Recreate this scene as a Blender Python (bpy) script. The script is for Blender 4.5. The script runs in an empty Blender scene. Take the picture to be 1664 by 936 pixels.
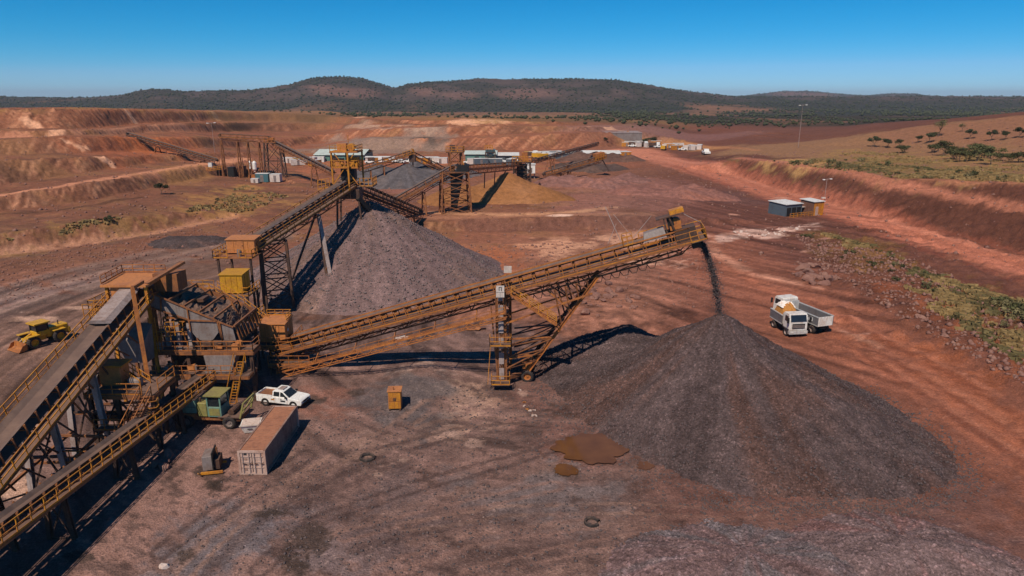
import bpy, bmesh, math, random
import numpy as np
from mathutils import Vector, Matrix
random.seed(7)
RNG = np.random.default_rng(11)
SC = bpy.context.scene
COL = SC.collection

# ------------------------------------------------------------------ camera
CAM_H, FPX, CX, CY = 30.0, 1100.0, 832.0, 468.0      # height in metres, focal length in photo pixels
PITCH = math.atan(311.0 / FPX)
SP, CP = math.sin(PITCH), math.cos(PITCH)
cam = bpy.data.cameras.new('camera')
cam.sensor_width = 36.0
cam.lens = 36.0 * FPX / 1664.0
cam.clip_start, cam.clip_end = 0.5, 60000.0
camo = bpy.data.objects.new('camera', cam)
COL.objects.link(camo)
camo.location = (0, 0, CAM_H)
camo.rotation_euler = (math.pi / 2 - PITCH, 0, 0)
SC.camera = camo

# ------------------------------------------------------------------ sky and sun
SUN_EL, SUN_AZ = math.radians(53), math.radians(25)   # the sun stands behind the camera, to its left
world = bpy.data.worlds.new('World')
SC.world = world
world.use_nodes = True
wn, wl = world.node_tree.nodes, world.node_tree.links
bg = wn['Background']
sky = wn.new('ShaderNodeTexSky')
sky.sky_type = 'NISHITA'
sky.sun_disc = False
sky.sun_elevation = SUN_EL
sky.sun_rotation = math.pi + SUN_AZ
sky.altitude = 200
sky.air_density = 0.7
sky.dust_density = 0.0
sky.ozone_density = 6.0
hs = wn.new('ShaderNodeHueSaturation')
hs.inputs['Hue'].default_value = 0.482
hs.inputs['Saturation'].default_value = 1.25
hs.inputs['Value'].default_value = 1.0
wl.new(sky.outputs[0], hs.inputs['Color'])
tint = wn.new('ShaderNodeMix'); tint.data_type = 'RGBA'; tint.blend_type = 'MULTIPLY'
tint.inputs[0].default_value = 1.0; tint.inputs[7].default_value = (0.68, 0.95, 1.26, 1)
wl.new(hs.outputs[0], tint.inputs[6])
# deepen the blue overhead: a tone curve on red, the same all over the sky
sp_ = wn.new('ShaderNodeSeparateColor'); cb_ = wn.new('ShaderNodeCombineColor')
pw = wn.new('ShaderNodeMath'); pw.operation = 'POWER'; pw.inputs[1].default_value = 2.3
mu = wn.new('ShaderNodeMath'); mu.operation = 'MULTIPLY'; mu.inputs[1].default_value = 0.27
mn = wn.new('ShaderNodeMath'); mn.operation = 'MINIMUM'
wl.new(tint.outputs[2], sp_.inputs[0]); wl.new(sp_.outputs[0], pw.inputs[0]); wl.new(pw.outputs[0], mu.inputs[0])
wl.new(mu.outputs[0], mn.inputs[0]); wl.new(sp_.outputs[0], mn.inputs[1])
wl.new(mn.outputs[0], cb_.inputs[0]); wl.new(sp_.outputs[1], cb_.inputs[1]); wl.new(sp_.outputs[2], cb_.inputs[2])
wl.new(cb_.outputs[0], bg.inputs['Color'])
bg.inputs['Strength'].default_value = 0.076
sun = bpy.data.lights.new('sun', 'SUN')
sun.energy = 4.6
sun.angle = math.radians(0.53)
sun.color = (1.0, 0.89, 0.73)
suno = bpy.data.objects.new('sun', sun)
COL.objects.link(suno)
SUN_FROM = Vector((-math.sin(SUN_AZ) * math.cos(SUN_EL), -math.cos(SUN_AZ) * math.cos(SUN_EL), math.sin(SUN_EL)))
suno.rotation_euler = SUN_FROM.to_track_quat('Z', 'Y').to_euler()
suno.location = (-40, -60, 120)
SC.view_settings.view_transform = 'Standard'
SC.view_settings.look = 'None'
SC.view_settings.exposure = 0.0
SC.view_settings.gamma = 1.0
SC.cycles.max_bounces = 5
SC.cycles.diffuse_bounces = 3
SC.cycles.use_denoising = True
SC.cycles.volume_bounces = 0
HAZE = 6.5e-5

# ------------------------------------------------------------------ helpers: noise
_TAB = np.random.default_rng(5).random(65536).astype(np.float32) * 2 - 1
def vnoise(x, y, seed=0):
    x = np.asarray(x, np.float64); y = np.asarray(y, np.float64)
    ix = np.floor(x); iy = np.floor(y)
    fx = (x - ix).astype(np.float32); fy = (y - iy).astype(np.float32)
    ix = ix.astype(np.int32); iy = iy.astype(np.int32)
    fx = fx * fx * (3 - 2 * fx); fy = fy * fy * (3 - 2 * fy)
    k0 = np.atleast_1d(ix) * np.int32(7919) + np.int32(seed * 1013 % 60000); k1 = k0 + np.int32(7919)
    y0 = np.atleast_1d(iy) * np.int32(10007); y1 = y0 + np.int32(10007)
    def hh(k, j):
        q = k ^ (j * np.int32(31)); q = q ^ (q >> 9) ^ (j >> 3)
        return _TAB[q & 65535]
    a, b, c, d = hh(k0, y0), hh(k1, y0), hh(k0, y1), hh(k1, y1)
    u = a + (b - a) * fx
    r = u + ((c + (d - c) * fx) - u) * fy
    return r if np.ndim(x) else r[0]
def fbm(x, y, o=4, seed=0, g=0.5):
    s, a, t = 0.0, 1.0, 0.0
    for i in range(o):
        s = s + a * vnoise(x * 2.03 ** i + i * 17.3, y * 2.03 ** i - i * 9.1, seed + i)
        t += a; a *= g
    return s / t
def sstep(a, b, x):
    t = np.clip((x - a) / (b - a), 0, 1)
    return t * t * (3 - 2 * t)

# ------------------------------------------------------------------ helpers: image pixels to world points
def row(py):
    """slope (drop per metre forward) and forward share of the sight line through a photo row"""
    v = (py - CY) / FPX
    return (SP + v * CP) / (CP - v * SP), CP - v * SP
def at_y(px, py, Y):
    r, f = row(py)
    return Vector(((px - CX) / FPX * Y / f, Y, CAM_H - r * Y))
def at_h(px, py, h):
    r, f = row(py)
    return at_y(px, py, (CAM_H - h) / r)

# terrain benches: bearing of the point (photo column), toe row, crest row
BENCH = [
  # first step: left bench, ledge behind the middle, verge of the access road on the right
  (0.60, [(-250,455,412),(0,415,382),(150,395,362),(300,366,347),(380,352,346),(460,385,381),(560,384,376),(690,378,362),(780,375,355),(1050,372,352),(1150,366,357),(1250,362,361),(1330,420,419),(1400,502,499),(1492,542,534),(1664,648,630),(1900,790,765)]),
  (0.55, [(-250,375,350),(0,345,321),(150,325,297),(340,286,267),(400,272,264),(500,305,304),(800,310,309.5),(1050,300,299.5),(1120,275,272),(1200,287,259),(1350,331,277),(1450,360,300),(1550,382,319),(1664,412,341),(1900,470,385)]),
  (0.60, [(-250,330,272),(0,300,261),(100,285,258),(240,265,254),(340,257,251),(450,251,248),(520,246,243),(600,242,224),(720,244,226),(800,244,223),(950,240,216),(1050,234,215),(1150,240,239),(1300,255,254.5),(1350,271,269),(1440,297,290),(1550,315,295),(1664,337,302),(1900,382,318)]),
  (0.60, [(-250,258,230),(0,252,227),(100,250,224),(240,246,223),(340,241,225),(450,239,226),(520,232,222),(600,221,209),(720,222,206),(800,218,204),(950,212,206),(1050,210,207),(1150,224,223.5),(1300,238,237),(1370,238,230),(1421,240,214),(1530,250,202),(1664,262,187),(1900,280,165)]),
  (0.60, [(-250,224,214),(0,222,212),(150,220,212),(240,216,204),(330,214,200),(450,213,200),(600,206,203),(720,204,202),(800,202,201),(950,204,203.5),(1050,205,204.5),(1150,215,214),(1300,225,224),(1370,226,225.5),(1421,213,212.5),(1530,201,200.5),(1664,186,185.7),(1900,164,163.8)]),
  (0.60, [(-250,209,178),(0,208,178),(150,208,178),(240,201,179),(330,197,181),(450,196,184),(600,201,194),(720,200,195),(800,200,196),(950,202,200),(1050,203,202),(1150,210,208),(1300,220,219),(1370,223,222),(1421,212,211.7),(1530,200,199.7),(1664,185.3,185),(1900,163.5,163.3)]),
]
A_TAB = np.linspace(-2.4, 2.4, 1921)
def _bench_table():
    h = np.zeros_like(A_TAB)
    ys, hs_ = [np.full_like(A_TAB, 1.0)], [h.copy()]
    for k, (s, pts) in enumerate(BENCH):
        arr = []
        for px, toe, crest in pts:
            rt, f = row(toe); rc, _ = row(crest)
            arr.append(((px - CX) / FPX / f, rt, rc))
        arr.sort()
        a = np.array([p[0] for p in arr])
        rt = np.interp(A_TAB, a, [p[1] for p in arr]); rc = np.interp(A_TAB, a, [p[2] for p in arr])
        sl = np.full_like(A_TAB, s)
        if k == 3:
            sl = np.where(A_TAB > 0.42, 0.16, s)
        if k in (1, 2):
            sl = np.where(A_TAB > 0.2, 0.45, s)
        yt = (CAM_H - h) / rt
        yt = np.maximum(yt, ys[-1] + 0.3)
        yc = np.maximum((CAM_H - h + sl * yt) / (rc + sl), yt + 0.01)
        hn = h + sl * (yc - yt)
        ys += [yt, yc]; hs_ += [h.copy(), hn.copy()]
        h = hn
    # behind the last crest the land falls back to the plain
    ys.append(ys[-1] + 60); hs_.append(h - 0.3)
    ys.append(ys[-1] + 420); hs_.append(np.minimum(h * 0.25, 5.0))
    ys.append(ys[-1] + 500); hs_.append(np.zeros_like(h))
    return np.array(ys), np.array(hs_)
KY, KH = _bench_table()
for _ in range(3):        # round the bench lines off sideways
    KY[:, 1:-1] = (KY[:, :-2] + 2 * KY[:, 1:-1] + KY[:, 2:]) / 4
    KH[:, 1:-1] = (KH[:, :-2] + 2 * KH[:, 1:-1] + KH[:, 2:]) / 4

HILL_A = [(-300,158),(150,158),(200,154),(225,148),(250,145),(300,149),(350,147),(400,146),(430,142),(470,138),(500,127),(525,124),(560,124),(590,127),(615,134),(640,142),(665,136),(700,133),(740,131),(780,128),(820,131),(860,130),(920,129),(960,129),(1000,131),(1040,137),(1080,144),(1120,149),(1160,153),(1200,157),(1900,159)]
HILL_B = [(-300,160),(1150,160),(1200,156),(1240,152),(1275,148),(1310,148),(1340,150),(1380,154),(1410,155),(1445,152),(1480,152),(1510,155),(1540,158),(1900,160)]
def _ridge(tab, dist):
    a = np.array([(p[0] - CX) / FPX / row(p[1])[1] for p in tab])
    hh = np.array([CAM_H - row(p[1])[0] * dist for p in tab])
    return a, np.maximum(hh, 0)
HA, HB = _ridge(HILL_A, 2300.0), _ridge(HILL_B, 4600.0)

# ---- the low mounds and dips of the yard
def mounds(X, Y):
    h = np.zeros_like(X)
    for px, py, r, a in ((690, 612, 4.5, 0.9), (650, 640, 3.0, 0.5), (560, 905, 5.0, 0.5), (400, 890, 4.0, 0.35), (955, 560, 1.0, 0.0)):
        g = at_h(px, py, 0)
        h += a * np.exp(-((X - g.x) ** 2 + (Y - g.y) ** 2) / (r * r))
    for px, py, r, a in ((958, 730, 3.0, 0.28), (920, 765, 1.2, 0.15), (1048, 758, 0.9, 0.15), (500, 890, 1.6, 0.12)):
        g = at_h(px, py, 0)
        h -= a * np.exp(-(((X - g.x) ** 2 + (Y - g.y) ** 2) / (r * r)) ** 2)
    return h

def hfun(X, Y, detail=True):
    X = np.asarray(X, float); Y = np.asarray(Y, float)
    a = np.clip(X / np.maximum(Y, 1.0), -2.39, 2.39)
    f = (a - A_TAB[0]) / (A_TAB[1] - A_TAB[0])
    i = np.clip(f.astype(int), 0, len(A_TAB) - 2); f = f - i
    R = np.hypot(X, Y)
    w = sstep(110, 200, Y)
    w = w * (1 - 0.75 * sstep(0.15, 0.3, a))
    Yp = Y + w * (fbm(X * 0.045, Y * 0.045, 4, 5) * 4.0 + fbm(X * 0.25, Y * 0.25, 3, 25) * 0.7) * (0.5 + Y / 500.0)
    h = np.zeros_like(Yp)
    for k in range(KY.shape[0] - 1):
        y0 = KY[k][i] * (1 - f) + KY[k][i + 1] * f
        y1 = KY[k + 1][i] * (1 - f) + KY[k + 1][i + 1] * f
        h0 = KH[k][i] * (1 - f) + KH[k][i + 1] * f
        h1 = KH[k + 1][i] * (1 - f) + KH[k + 1][i + 1] * f
        t = np.clip((Yp - y0) / np.maximum(y1 - y0, 1e-3), 0, 1)
        h = np.where(Yp >= y0, h0 + (h1 - h0) * t, h)
    if detail:
        far = sstep(90, 260, R)
        h = h + far * (1 - 0.55 * sstep(0.15, 0.3, a)) * (fbm(X * 0.02, Y * 0.02, 3, 31) * 0.9 + fbm(X * 0.16, Y * 0.16, 4, 32) * 0.55)
        h = h + sstep(35, 60, R) * (fbm(X * 0.06, Y * 0.06, 2, 33) * 0.12) + fbm(X * 0.9, Y * 0.9, 3, 34) * 0.05
        # rough verge on the right
        ver = sstep(0.42, 0.55, a + fbm(X * 0.05, Y * 0.05, 2, 36) * 0.05) * sstep(60, 85, Y) * (1 - sstep(150, 190, Y))
        h = h + ver * (np.abs(fbm(X * 0.3, Y * 0.3, 4, 35)) * 1.3 - 0.15)
        if np.min(Y) < 100: h = h + mounds(X, Y)
    far2 = sstep(600, 1000, R)
    h = h + far2 * fbm(X * 0.004, Y * 0.004, 4, 41) * 6.0
    # the hills
    for (ra, rh), dist, wid in ((HA, 2300.0, 900.0), (HB, 4600.0, 1000.0)):
        aw = a + fbm(X * 0.0011, Y * 0.0011, 3, 51) * 0.0 
        pk = np.interp(aw, ra, rh)
        t = (Y - dist) / wid
        prof = np.where(t < 0, np.clip(1 + t, 0, 1), np.clip(1 - t, 0, 1))
        prof = prof * prof * (3 - 2 * prof)
        spur = fbm(X * 0.0045, Y * 0.0022, 4, 61 + int(dist))
        hh = pk * np.clip(prof * (1 + 0.75 * spur * (1 - prof)), 0, 1.0)
        hh = hh + (pk > 4) * prof * fbm(X * 0.012, Y * 0.012, 4, 71) * np.minimum(pk * 0.16, 7.0) * (1 - 0.7 * sstep(0.8, 1.0, prof))
        h = np.maximum(h, hh) if dist > 4000 else h + hh
    return h

def ground(px, py):
    """where the sight line through a photo pixel meets the terrain"""
    r, f = row(py)
    Y = np.geomspace(16, 3000, 420)
    for _ in range(2):
        X = (px - CX) / FPX * Y / f
        d = (CAM_H - r * Y) - hfun(X, Y)
        k = int(np.argmax(d < 0)) if (d < 0).any() else len(Y) - 1
        k = max(k, 1)
        t = min(max(d[k - 1] / (d[k - 1] - d[k] + 1e-9), 0), 1)
        y = Y[k - 1] + (Y[k] - Y[k - 1]) * t
        Y = np.linspace(Y[k - 1], Y[k], 12)
    x = (px - CX) / FPX * y / f
    return Vector((x, y, float(hfun(x, y))))
def gz(x, y):
    return float(hfun(x, y))

# ------------------------------------------------------------------ helpers: materials
def lin(r, g, b):
    return tuple(((c / 255.0 + 0.055) / 1.055) ** 2.4 if c > 10 else c / 255.0 / 12.92 for c in (r, g, b))
class NT:
    def __init__(s, name):
        s.m = bpy.data.materials.new(name); s.m.use_nodes = True
        s.n, s.l = s.m.node_tree.nodes, s.m.node_tree.links
        s.b = s.n['Principled BSDF']
        s.b.inputs['Specular IOR Level'].default_value = 0.25
    def node(s, t, **kw):
        o = s.n.new(t)
        for k, v in kw.items():
            if k in o.inputs: o.inputs[k].default_value = v
            else: setattr(o, k, v)
        return o
    def link(s, a, b): s.l.new(a, b)
    def noise(s, scale, detail=4, rough=0.55, vec=None, dist=0.0):
        o = s.node('ShaderNodeTexNoise', Scale=scale, Detail=detail, Roughness=rough, Distortion=dist)
        if vec is not None: s.link(vec, o.inputs['Vector'])
        return o
    def ramp(s, fac, stops):
        o = s.node('ShaderNodeValToRGB')
        e = o.color_ramp.elements
        while len(e) < len(stops): e.new(0.5)
        for el, (p, c) in zip(e, stops):
            el.position = p; el.color = (*c, 1) if len(c) == 3 else c
        s.link(fac, o.inputs[0]); return o
    def mix(s, fac, a, b, mode='MIX'):
        o = s.node('ShaderNodeMix', data_type='RGBA', blend_type=mode)
        if isinstance(fac, float): o.inputs[0].default_value = fac
        else: s.link(fac, o.inputs[0])
        for v, k in ((a, 6), (b, 7)):
            if isinstance(v, tuple): o.inputs[k].default_value = (*v, 1)
            else: s.link(v, o.inputs[k])
        return o.outputs[2]
    def bump(s, h, strength, dist, prev=None):
        o = s.node('ShaderNodeBump', Strength=strength, Distance=dist)
        s.link(h, o.inputs['Height'])
        if prev is not None: s.link(prev, o.inputs['Normal'])
        return o.outputs[0]
def coords(nt, kind='Object'):
    return nt.node('ShaderNodeTexCoord').outputs[kind]
def gcoords(nt):
    return nt.node('ShaderNodeNewGeometry').outputs['Position']

def earth_mat(name, gravel=1.0, speck=0.0, attr='col', far=False):
    nt = NT(name)
    p = gcoords(nt)
    at = nt.node('ShaderNodeAttribute', attribute_name=attr)
    if far:
        n1 = nt.noise(0.03, 6, 0.7, p); n2 = nt.noise(0.15, 3, 0.6, p)
    else:
        n1 = nt.noise(0.7, 7, 0.68, p); n2 = nt.noise(5.5, 4, 0.7, p)
    r1 = nt.ramp(n1.outputs[0], [(0.25, (0.62, 0.60, 0.60)), (0.5, (1, 1, 1)), (0.78, (1.42, 1.40, 1.38))])
    r2 = nt.ramp(n2.outputs[0], [(0.25, (0.45, 0.45, 0.46)), (0.5, (1, 1, 1)), (0.8, (1.8, 1.77, 1.75))])
    c = nt.mix(1.0, at.outputs['Color'], r1.outputs[0], 'MULTIPLY')
    c = nt.mix(0.75, c, r2.outputs[0], 'MULTIPLY')
    if speck > 0:
        v = nt.node('ShaderNodeTexVoronoi', Scale=7.0); nt.link(p, v.inputs['Vector'])
        sep = nt.node('ShaderNodeSeparateColor'); nt.link(v.outputs['Color'], sep.inputs[0])
        sr = nt.ramp(sep.outputs[0], [(0.0, (0.62, 0.62, 0.62)), (0.5, (0.95, 0.95, 0.95)), (0.88, (1.2, 1.2, 1.22)), (1.0, (1.9, 1.86, 1.9))])
        c = nt.mix(speck, c, sr.outputs[0], 'MULTIPLY')
    nt.link(c, nt.b.inputs['Base Color'])
    nt.b.inputs['Roughness'].default_value = 0.93
    nt.b.inputs['Specular IOR Level'].default_value = 0.12
    if far:
        nrm = nt.bump(n2.outputs[0], 0.7, 3.0)
    else:
        nrm = nt.bump(n1.outputs[0], 0.55 * gravel, 0.35)
        nrm = nt.bump(n2.outputs[0], 0.6 * gravel, 0.10, nrm)
        if speck > 0:
            nrm = nt.bump(v.outputs['Distance'], 0.7, 0.07, nrm)
    nt.link(nrm, nt.b.inputs['Normal'])
    return nt.m

def paint_mat(name, base, wear, dirt=(0.10, 0.045, 0.025), scale=1.3, wear_amt=0.5, rough=0.6, dust=0.35, metallic=0.0):
    """painted or bare steel: patches of wear, streaks, and ore dust on the faces that look up"""
    nt = NT(name)
    p = gcoords(nt)
    n1 = nt.noise(scale, 6, 0.7, p); n2 = nt.noise(scale * 7, 4, 0.65, p)
    mp = nt.node('ShaderNodeMapping'); mp.inputs['Scale'].default_value = (3.0, 3.0, 0.35); nt.link(p, mp.inputs[0])
    n3 = nt.noise(scale * 1.6, 4, 0.6, mp.outputs[0])
    f1 = nt.ramp(n1.outputs[0], [(0.62 - 0.3 * wear_amt, (0, 0, 0)), (0.78 - 0.22 * wear_amt, (1, 1, 1))])
    c = nt.mix(f1.outputs[0], base, wear)
    f3 = nt.ramp(n3.outputs[0], [(0.52, (0, 0, 0)), (0.80, (0.8, 0.8, 0.8))])
    c = nt.mix(f3.outputs[0], c, dirt)
    r2 = nt.ramp(n2.outputs[0], [(0.2, (0.72, 0.72, 0.72)), (0.8, (1.22, 1.22, 1.22))])
    c = nt.mix(1.0, c, r2.outputs[0], 'MULTIPLY')
    if dust > 0:
        g = nt.node('ShaderNodeNewGeometry')
        sx = nt.node('ShaderNodeSeparateXYZ'); nt.link(g.outputs['True Normal'], sx.inputs[0])
        mr = nt.node('ShaderNodeMapRange'); mr.inputs[1].default_value = 0.35; mr.inputs[2].default_value = 0.95; mr.inputs[4].default_value = dust
        nt.link(sx.outputs[2], mr.inputs[0])
        c = nt.mix(mr.outputs[0], c, (0.17, 0.095, 0.07))
    nt.link(c, nt.b.inputs['Base Color'])
    nt.b.inputs['Roughness'].default_value = rough
    nt.b.inputs['Metallic'].default_value = metallic
    nt.link(nt.bump(n2.outputs[0], 0.25, 0.03), nt.b.inputs['Normal'])
    return nt.m

# ------------------------------------------------------------------ helpers: meshes and scene tree
def mesh_np(name, V, F, mat=None, smooth=False, cols=None, fmat=None):
    V = np.asarray(V, np.float32); F = np.asarray(F, np.int32)
    me = bpy.data.meshes.new(name)
    k = F.shape[1]
    me.vertices.add(len(V)); me.vertices.foreach_set('co', V.ravel())
    me.loops.add(F.size); me.loops.foreach_set('vertex_index', F.ravel())
    me.polygons.add(len(F))
    me.polygons.foreach_set('loop_start', np.arange(0, F.size, k, dtype=np.int32))
    me.polygons.foreach_set('loop_total', np.full(len(F), k, np.int32))
    if smooth: me.polygons.foreach_set('use_smooth', np.ones(len(F), bool))
    me.update(calc_edges=True)
    if cols is not None:
        ca = me.color_attributes.new('col', 'FLOAT_COLOR', 'POINT')
        c4 = np.ones((len(V), 4), np.float32); c4[:, :3] = cols
        ca.data.foreach_set('color', c4.ravel())
    if mat is not None: me.materials.append(mat)
    return me
def link(name, me, parent=None, loc=None, label=None, category=None, group=None, kind=None):
    o = bpy.data.objects.new(name, me)
    COL.objects.link(o)
    if parent is not None: o.parent = parent
    if loc is not None: o.location = loc
    if label: o['label'] = label
    if category: o['category'] = category
    if group: o['group'] = group
    if kind: o['kind'] = kind
    return o
def thing(name, label, category, loc=(0, 0, 0), rotz=0.0, group=None, matrix=None):
    o = link(name, None, None, loc, label, category, group)
    if matrix is not None: o.matrix_world = matrix
    else: o.rotation_euler = (0, 0, rotz)
    o['_m'] = 1
    del o['_m']
    return o
def wmat(o):
    m = Matrix.LocRotScale(o.location, o.rotation_euler, o.scale)
    return m
def copy_tree(o, parent=None, **kw):
    c = o.copy(); COL.objects.link(c); c.parent = parent
    if parent is None:
        for k, v in kw.items():
            if k == 'loc': c.location = v
            elif k == 'rotz': c.rotation_euler = (0, 0, v)
            elif k == 'scale': c.scale = v if hasattr(v, '__len__') else (v, v, v)
            else: c[k] = v
    for ch in list(o.children): copy_tree(ch, c)
    return c
class MB:
    """collects simple solids and builds them as one mesh"""
    def __init__(s): s.v, s.f = [], []
    def add(s, vs, fs):
        b = len(s.v); s.v += [tuple(v) for v in vs]; s.f += [tuple(i + b for i in f) for f in fs]; return s
    BOXF = [(0, 3, 2, 1), (4, 5, 6, 7), (0, 1, 5, 4), (1, 2, 6, 5), (2, 3, 7, 6), (3, 0, 4, 7)]
    def box(s, c, d, rz=0.0):
        x, y, z = d[0] / 2, d[1] / 2, d[2] / 2
        co, si = math.cos(rz), math.sin(rz)
        vs = []
        for dz in (-z, z):
            for dx, dy in ((-x, -y), (x, -y), (x, y), (-x, y)):
                vs.append((c[0] + dx * co - dy * si, c[1] + dx * si + dy * co, c[2] + dz))
        return s.add(vs, s.BOXF)
    def bb(s, x0, x1, y0, y1, z0, z1):
        return s.box(((x0 + x1) / 2, (y0 + y1) / 2, (z0 + z1) / 2), (x1 - x0, y1 - y0, z1 - z0))
    def hexa(s, b, t): return s.add(list(b) + list(t), s.BOXF)
    def beam(s, p, q, w, d=None, up=(0, 0, 1)):
        p, q = Vector(p), Vector(q); d = d or w
        u = (q - p).normalized(); up = Vector(up)
        if abs(u.dot(up)) > 0.98: up = Vector((0, 1, 0))
        a = u.cross(up).normalized() * (w / 2); b = a.cross(u).normalized() * (d / 2)
        return s.add([p - a - b, p + a - b, p + a + b, p - a + b, q - a - b, q + a - b, q + a + b, q - a + b],
                     [(0, 1, 2, 3), (7, 6, 5, 4), (0, 4, 5, 1), (1, 5, 6, 2), (2, 6, 7, 3), (3, 7, 4, 0)])
    def ibeam(s, p, q, w, d=None, up=(0, 0, 1)):
        """steel I-section between two points"""
        p, q = Vector(p), Vector(q); d = d or w
        u = (q - p).normalized(); up = Vector(up)
        if abs(u.dot(up)) > 0.98: up = Vector((0, 1, 0))
        a = u.cross(up).normalized(); b = a.cross(u).normalized()
        t = d * 0.09
        for k in (-1, 1): s.beam(p + b * k * (d / 2 - t), q + b * k * (d / 2 - t), w, t * 2, b)
        return s.beam(p, q, w * 0.14, d - t * 4.2, b)
    def cyl(s, p, q, r, n=10, r2=None):
        p, q = Vector(p), Vector(q); r2 = r if r2 is None else r2
        u = (q - p).normalized(); up = Vector((0, 0, 1)) if abs(u.z) < 0.9 else Vector((0, 1, 0))
        a = u.cross(up).normalized(); b = a.cross(u)
        vs = []
        for c, rr in ((p, r), (q, r2)):
            for i in range(n):
                t = 2 * math.pi * i / n; vs.append(c + a * math.cos(t) * rr + b * math.sin(t) * rr)
        fs = [(i, (i + 1) % n, n + (i + 1) % n, n + i) for i in range(n)]
        fs += [tuple(range(n))[::-1], tuple(range(n, 2 * n))]
        return s.add(vs, fs)
    def lathe(s, prof, c=(0, 0, 0), axis='z', n=14):
        vs, fs = [], []
        for r, z in prof:
            for i in range(n):
                t = 2 * math.pi * i / n; x, y = r * math.cos(t), r * math.sin(t)
                vs.append({'z': (x, y, z), 'y': (x, z, y), 'x': (z, x, y)}[axis])
        vs = [(v[0] + c[0], v[1] + c[1], v[2] + c[2]) for v in vs]
        for k in range(len(prof) - 1):
            for i in range(n):
                j = (i + 1) % n
                fs.append((k * n + i, k * n + j, (k + 1) * n + j, (k + 1) * n + i))
        return s.add(vs, fs)
    def prism(s, poly, off):
        """a flat outline pushed along a vector"""
        n = len(poly); off = Vector(off)
        vs = [Vector(p) for p in poly] + [Vector(p) + off for p in poly]
        fs = [tuple(range(n))[::-1], tuple(range(n, 2 * n))] + [(i, (i + 1) % n, n + (i + 1) % n, n + i) for i in range(n)]
        return s.add(vs, fs)
    def rail(s, pts, h=1.05, w=0.06, step=1.5, up=(0, 0, 1)):
        """posts, top rail, knee rail and kick board along a line"""
        up = Vector(up)
        for p, q in zip(pts[:-1], pts[1:]):
            p, q = Vector(p), Vector(q); L = (q - p).length; n = max(1, round(L / step))
            for i in range(n + 1):
                m = p.lerp(q, i / n); s.beam(m, m + up * h, w, w)
            for k in (1.0, 0.52): s.beam(p + up * h * k, q + up * h * k, w, w)
            s.beam(p + up * 0.06, q + up * 0.06, 0.02, 0.14)
        return s
    def mesh(s, name, mat, M=None, smooth=False, bevel=0.0):
        me = bpy.data.meshes.new(name)
        vs = s.v if M is None else [M @ Vector(v) for v in s.v]
        me.from_pydata([tuple(v) for v in vs], [], s.f)
        bm = bmesh.new(); bm.from_mesh(me)
        if bevel > 0:
            bmesh.ops.bevel(bm, geom=[e for e in bm.edges], offset=bevel, segments=1, affect='EDGES', clamp_overlap=True)
        bmesh.ops.recalc_face_normals(bm, faces=bm.faces)
        bm.to_mesh(me); bm.free()
        if smooth:
            me.polygons.foreach_set('use_smooth', np.ones(len(me.polygons), bool))
        me.materials.append(mat)
        return me
    def build(s, name, mat, parent=None, world=False, smooth=False, bevel=0.0, label=None):
        M = wmat(parent).inverted() if (world and parent is not None) else None
        return link(name, s.mesh(name, mat, M, smooth, bevel), parent, label=label)

# ================================================================== THE GROUND
E_YARD = (0.150, 0.102, 0.094)
E_BROWN = (0.178, 0.090, 0.062)
E_RED = (0.228, 0.112, 0.078)
E_ORANGE = (0.42, 0.155, 0.062)
E_PALE = (0.56, 0.345, 0.255)
E_GREY = (0.155, 0.125, 0.125)
E_DARK = (0.075, 0.052, 0.050)
E_PURPLE = (0.21, 0.112, 0.100)
E_GRASS = (0.36, 0.255, 0.105)
E_OLIVE = (0.205, 0.165, 0.070)
E_WHITE = (0.70, 0.55, 0.48)

def gm(pts):  # image pixels cast onto the terrain, coordinates centred on the camera
    """bearing and log distance of photo points on the terrain"""
    pts = np.array(pts, float)
    v = (pts[:, 1] - CY) / FPX; f = CP - v * SP; r = (SP + v * CP) / f
    Yg = np.geomspace(12, 2500, 330)[None, :].repeat(len(pts), 0)
    aa = (pts[:, 0] - CX) / FPX / f
    d = (CAM_H - r[:, None] * Yg) - hfun(aa[:, None] * Yg, Yg, False)
    k = np.where((d < 0).any(1), np.argmax(d < 0, 1), Yg.shape[1] - 1).clip(1)
    i = np.arange(len(pts))
    t = np.clip(d[i, k - 1] / (d[i, k - 1] - d[i, k] + 1e-9), 0, 1)
    return list(zip(aa, np.log(Yg[i, k - 1] + (Yg[i, k] - Yg[i, k - 1]) * t)))
def seg_d(U, W, pts, closed=False):
    d = np.full(U.shape, 9.0)
    n = len(pts)
    for i in range(n if closed else n - 1):
        (x0, y0), (x1, y1) = pts[i], pts[(i + 1) % n]
        dx, dy = x1 - x0, y1 - y0
        t = np.clip(((U - x0) * dx + (W - y0) * dy) / (dx * dx + dy * dy + 1e-12), 0, 1)
        d = np.minimum(d, np.hypot(U - x0 - t * dx, W - y0 - t * dy))
    return d
def inside(U, W, pts):
    r = np.zeros(U.shape, bool); n = len(pts)
    for i in range(n):
        (x0, y0), (x1, y1) = pts[i], pts[(i + 1) % n]
        if y0 == y1: continue
        c = (y0 > W) != (y1 > W)
        r ^= c & (U < (x1 - x0) * (W - y0) / (y1 - y0) + x0)
    return r
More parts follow.
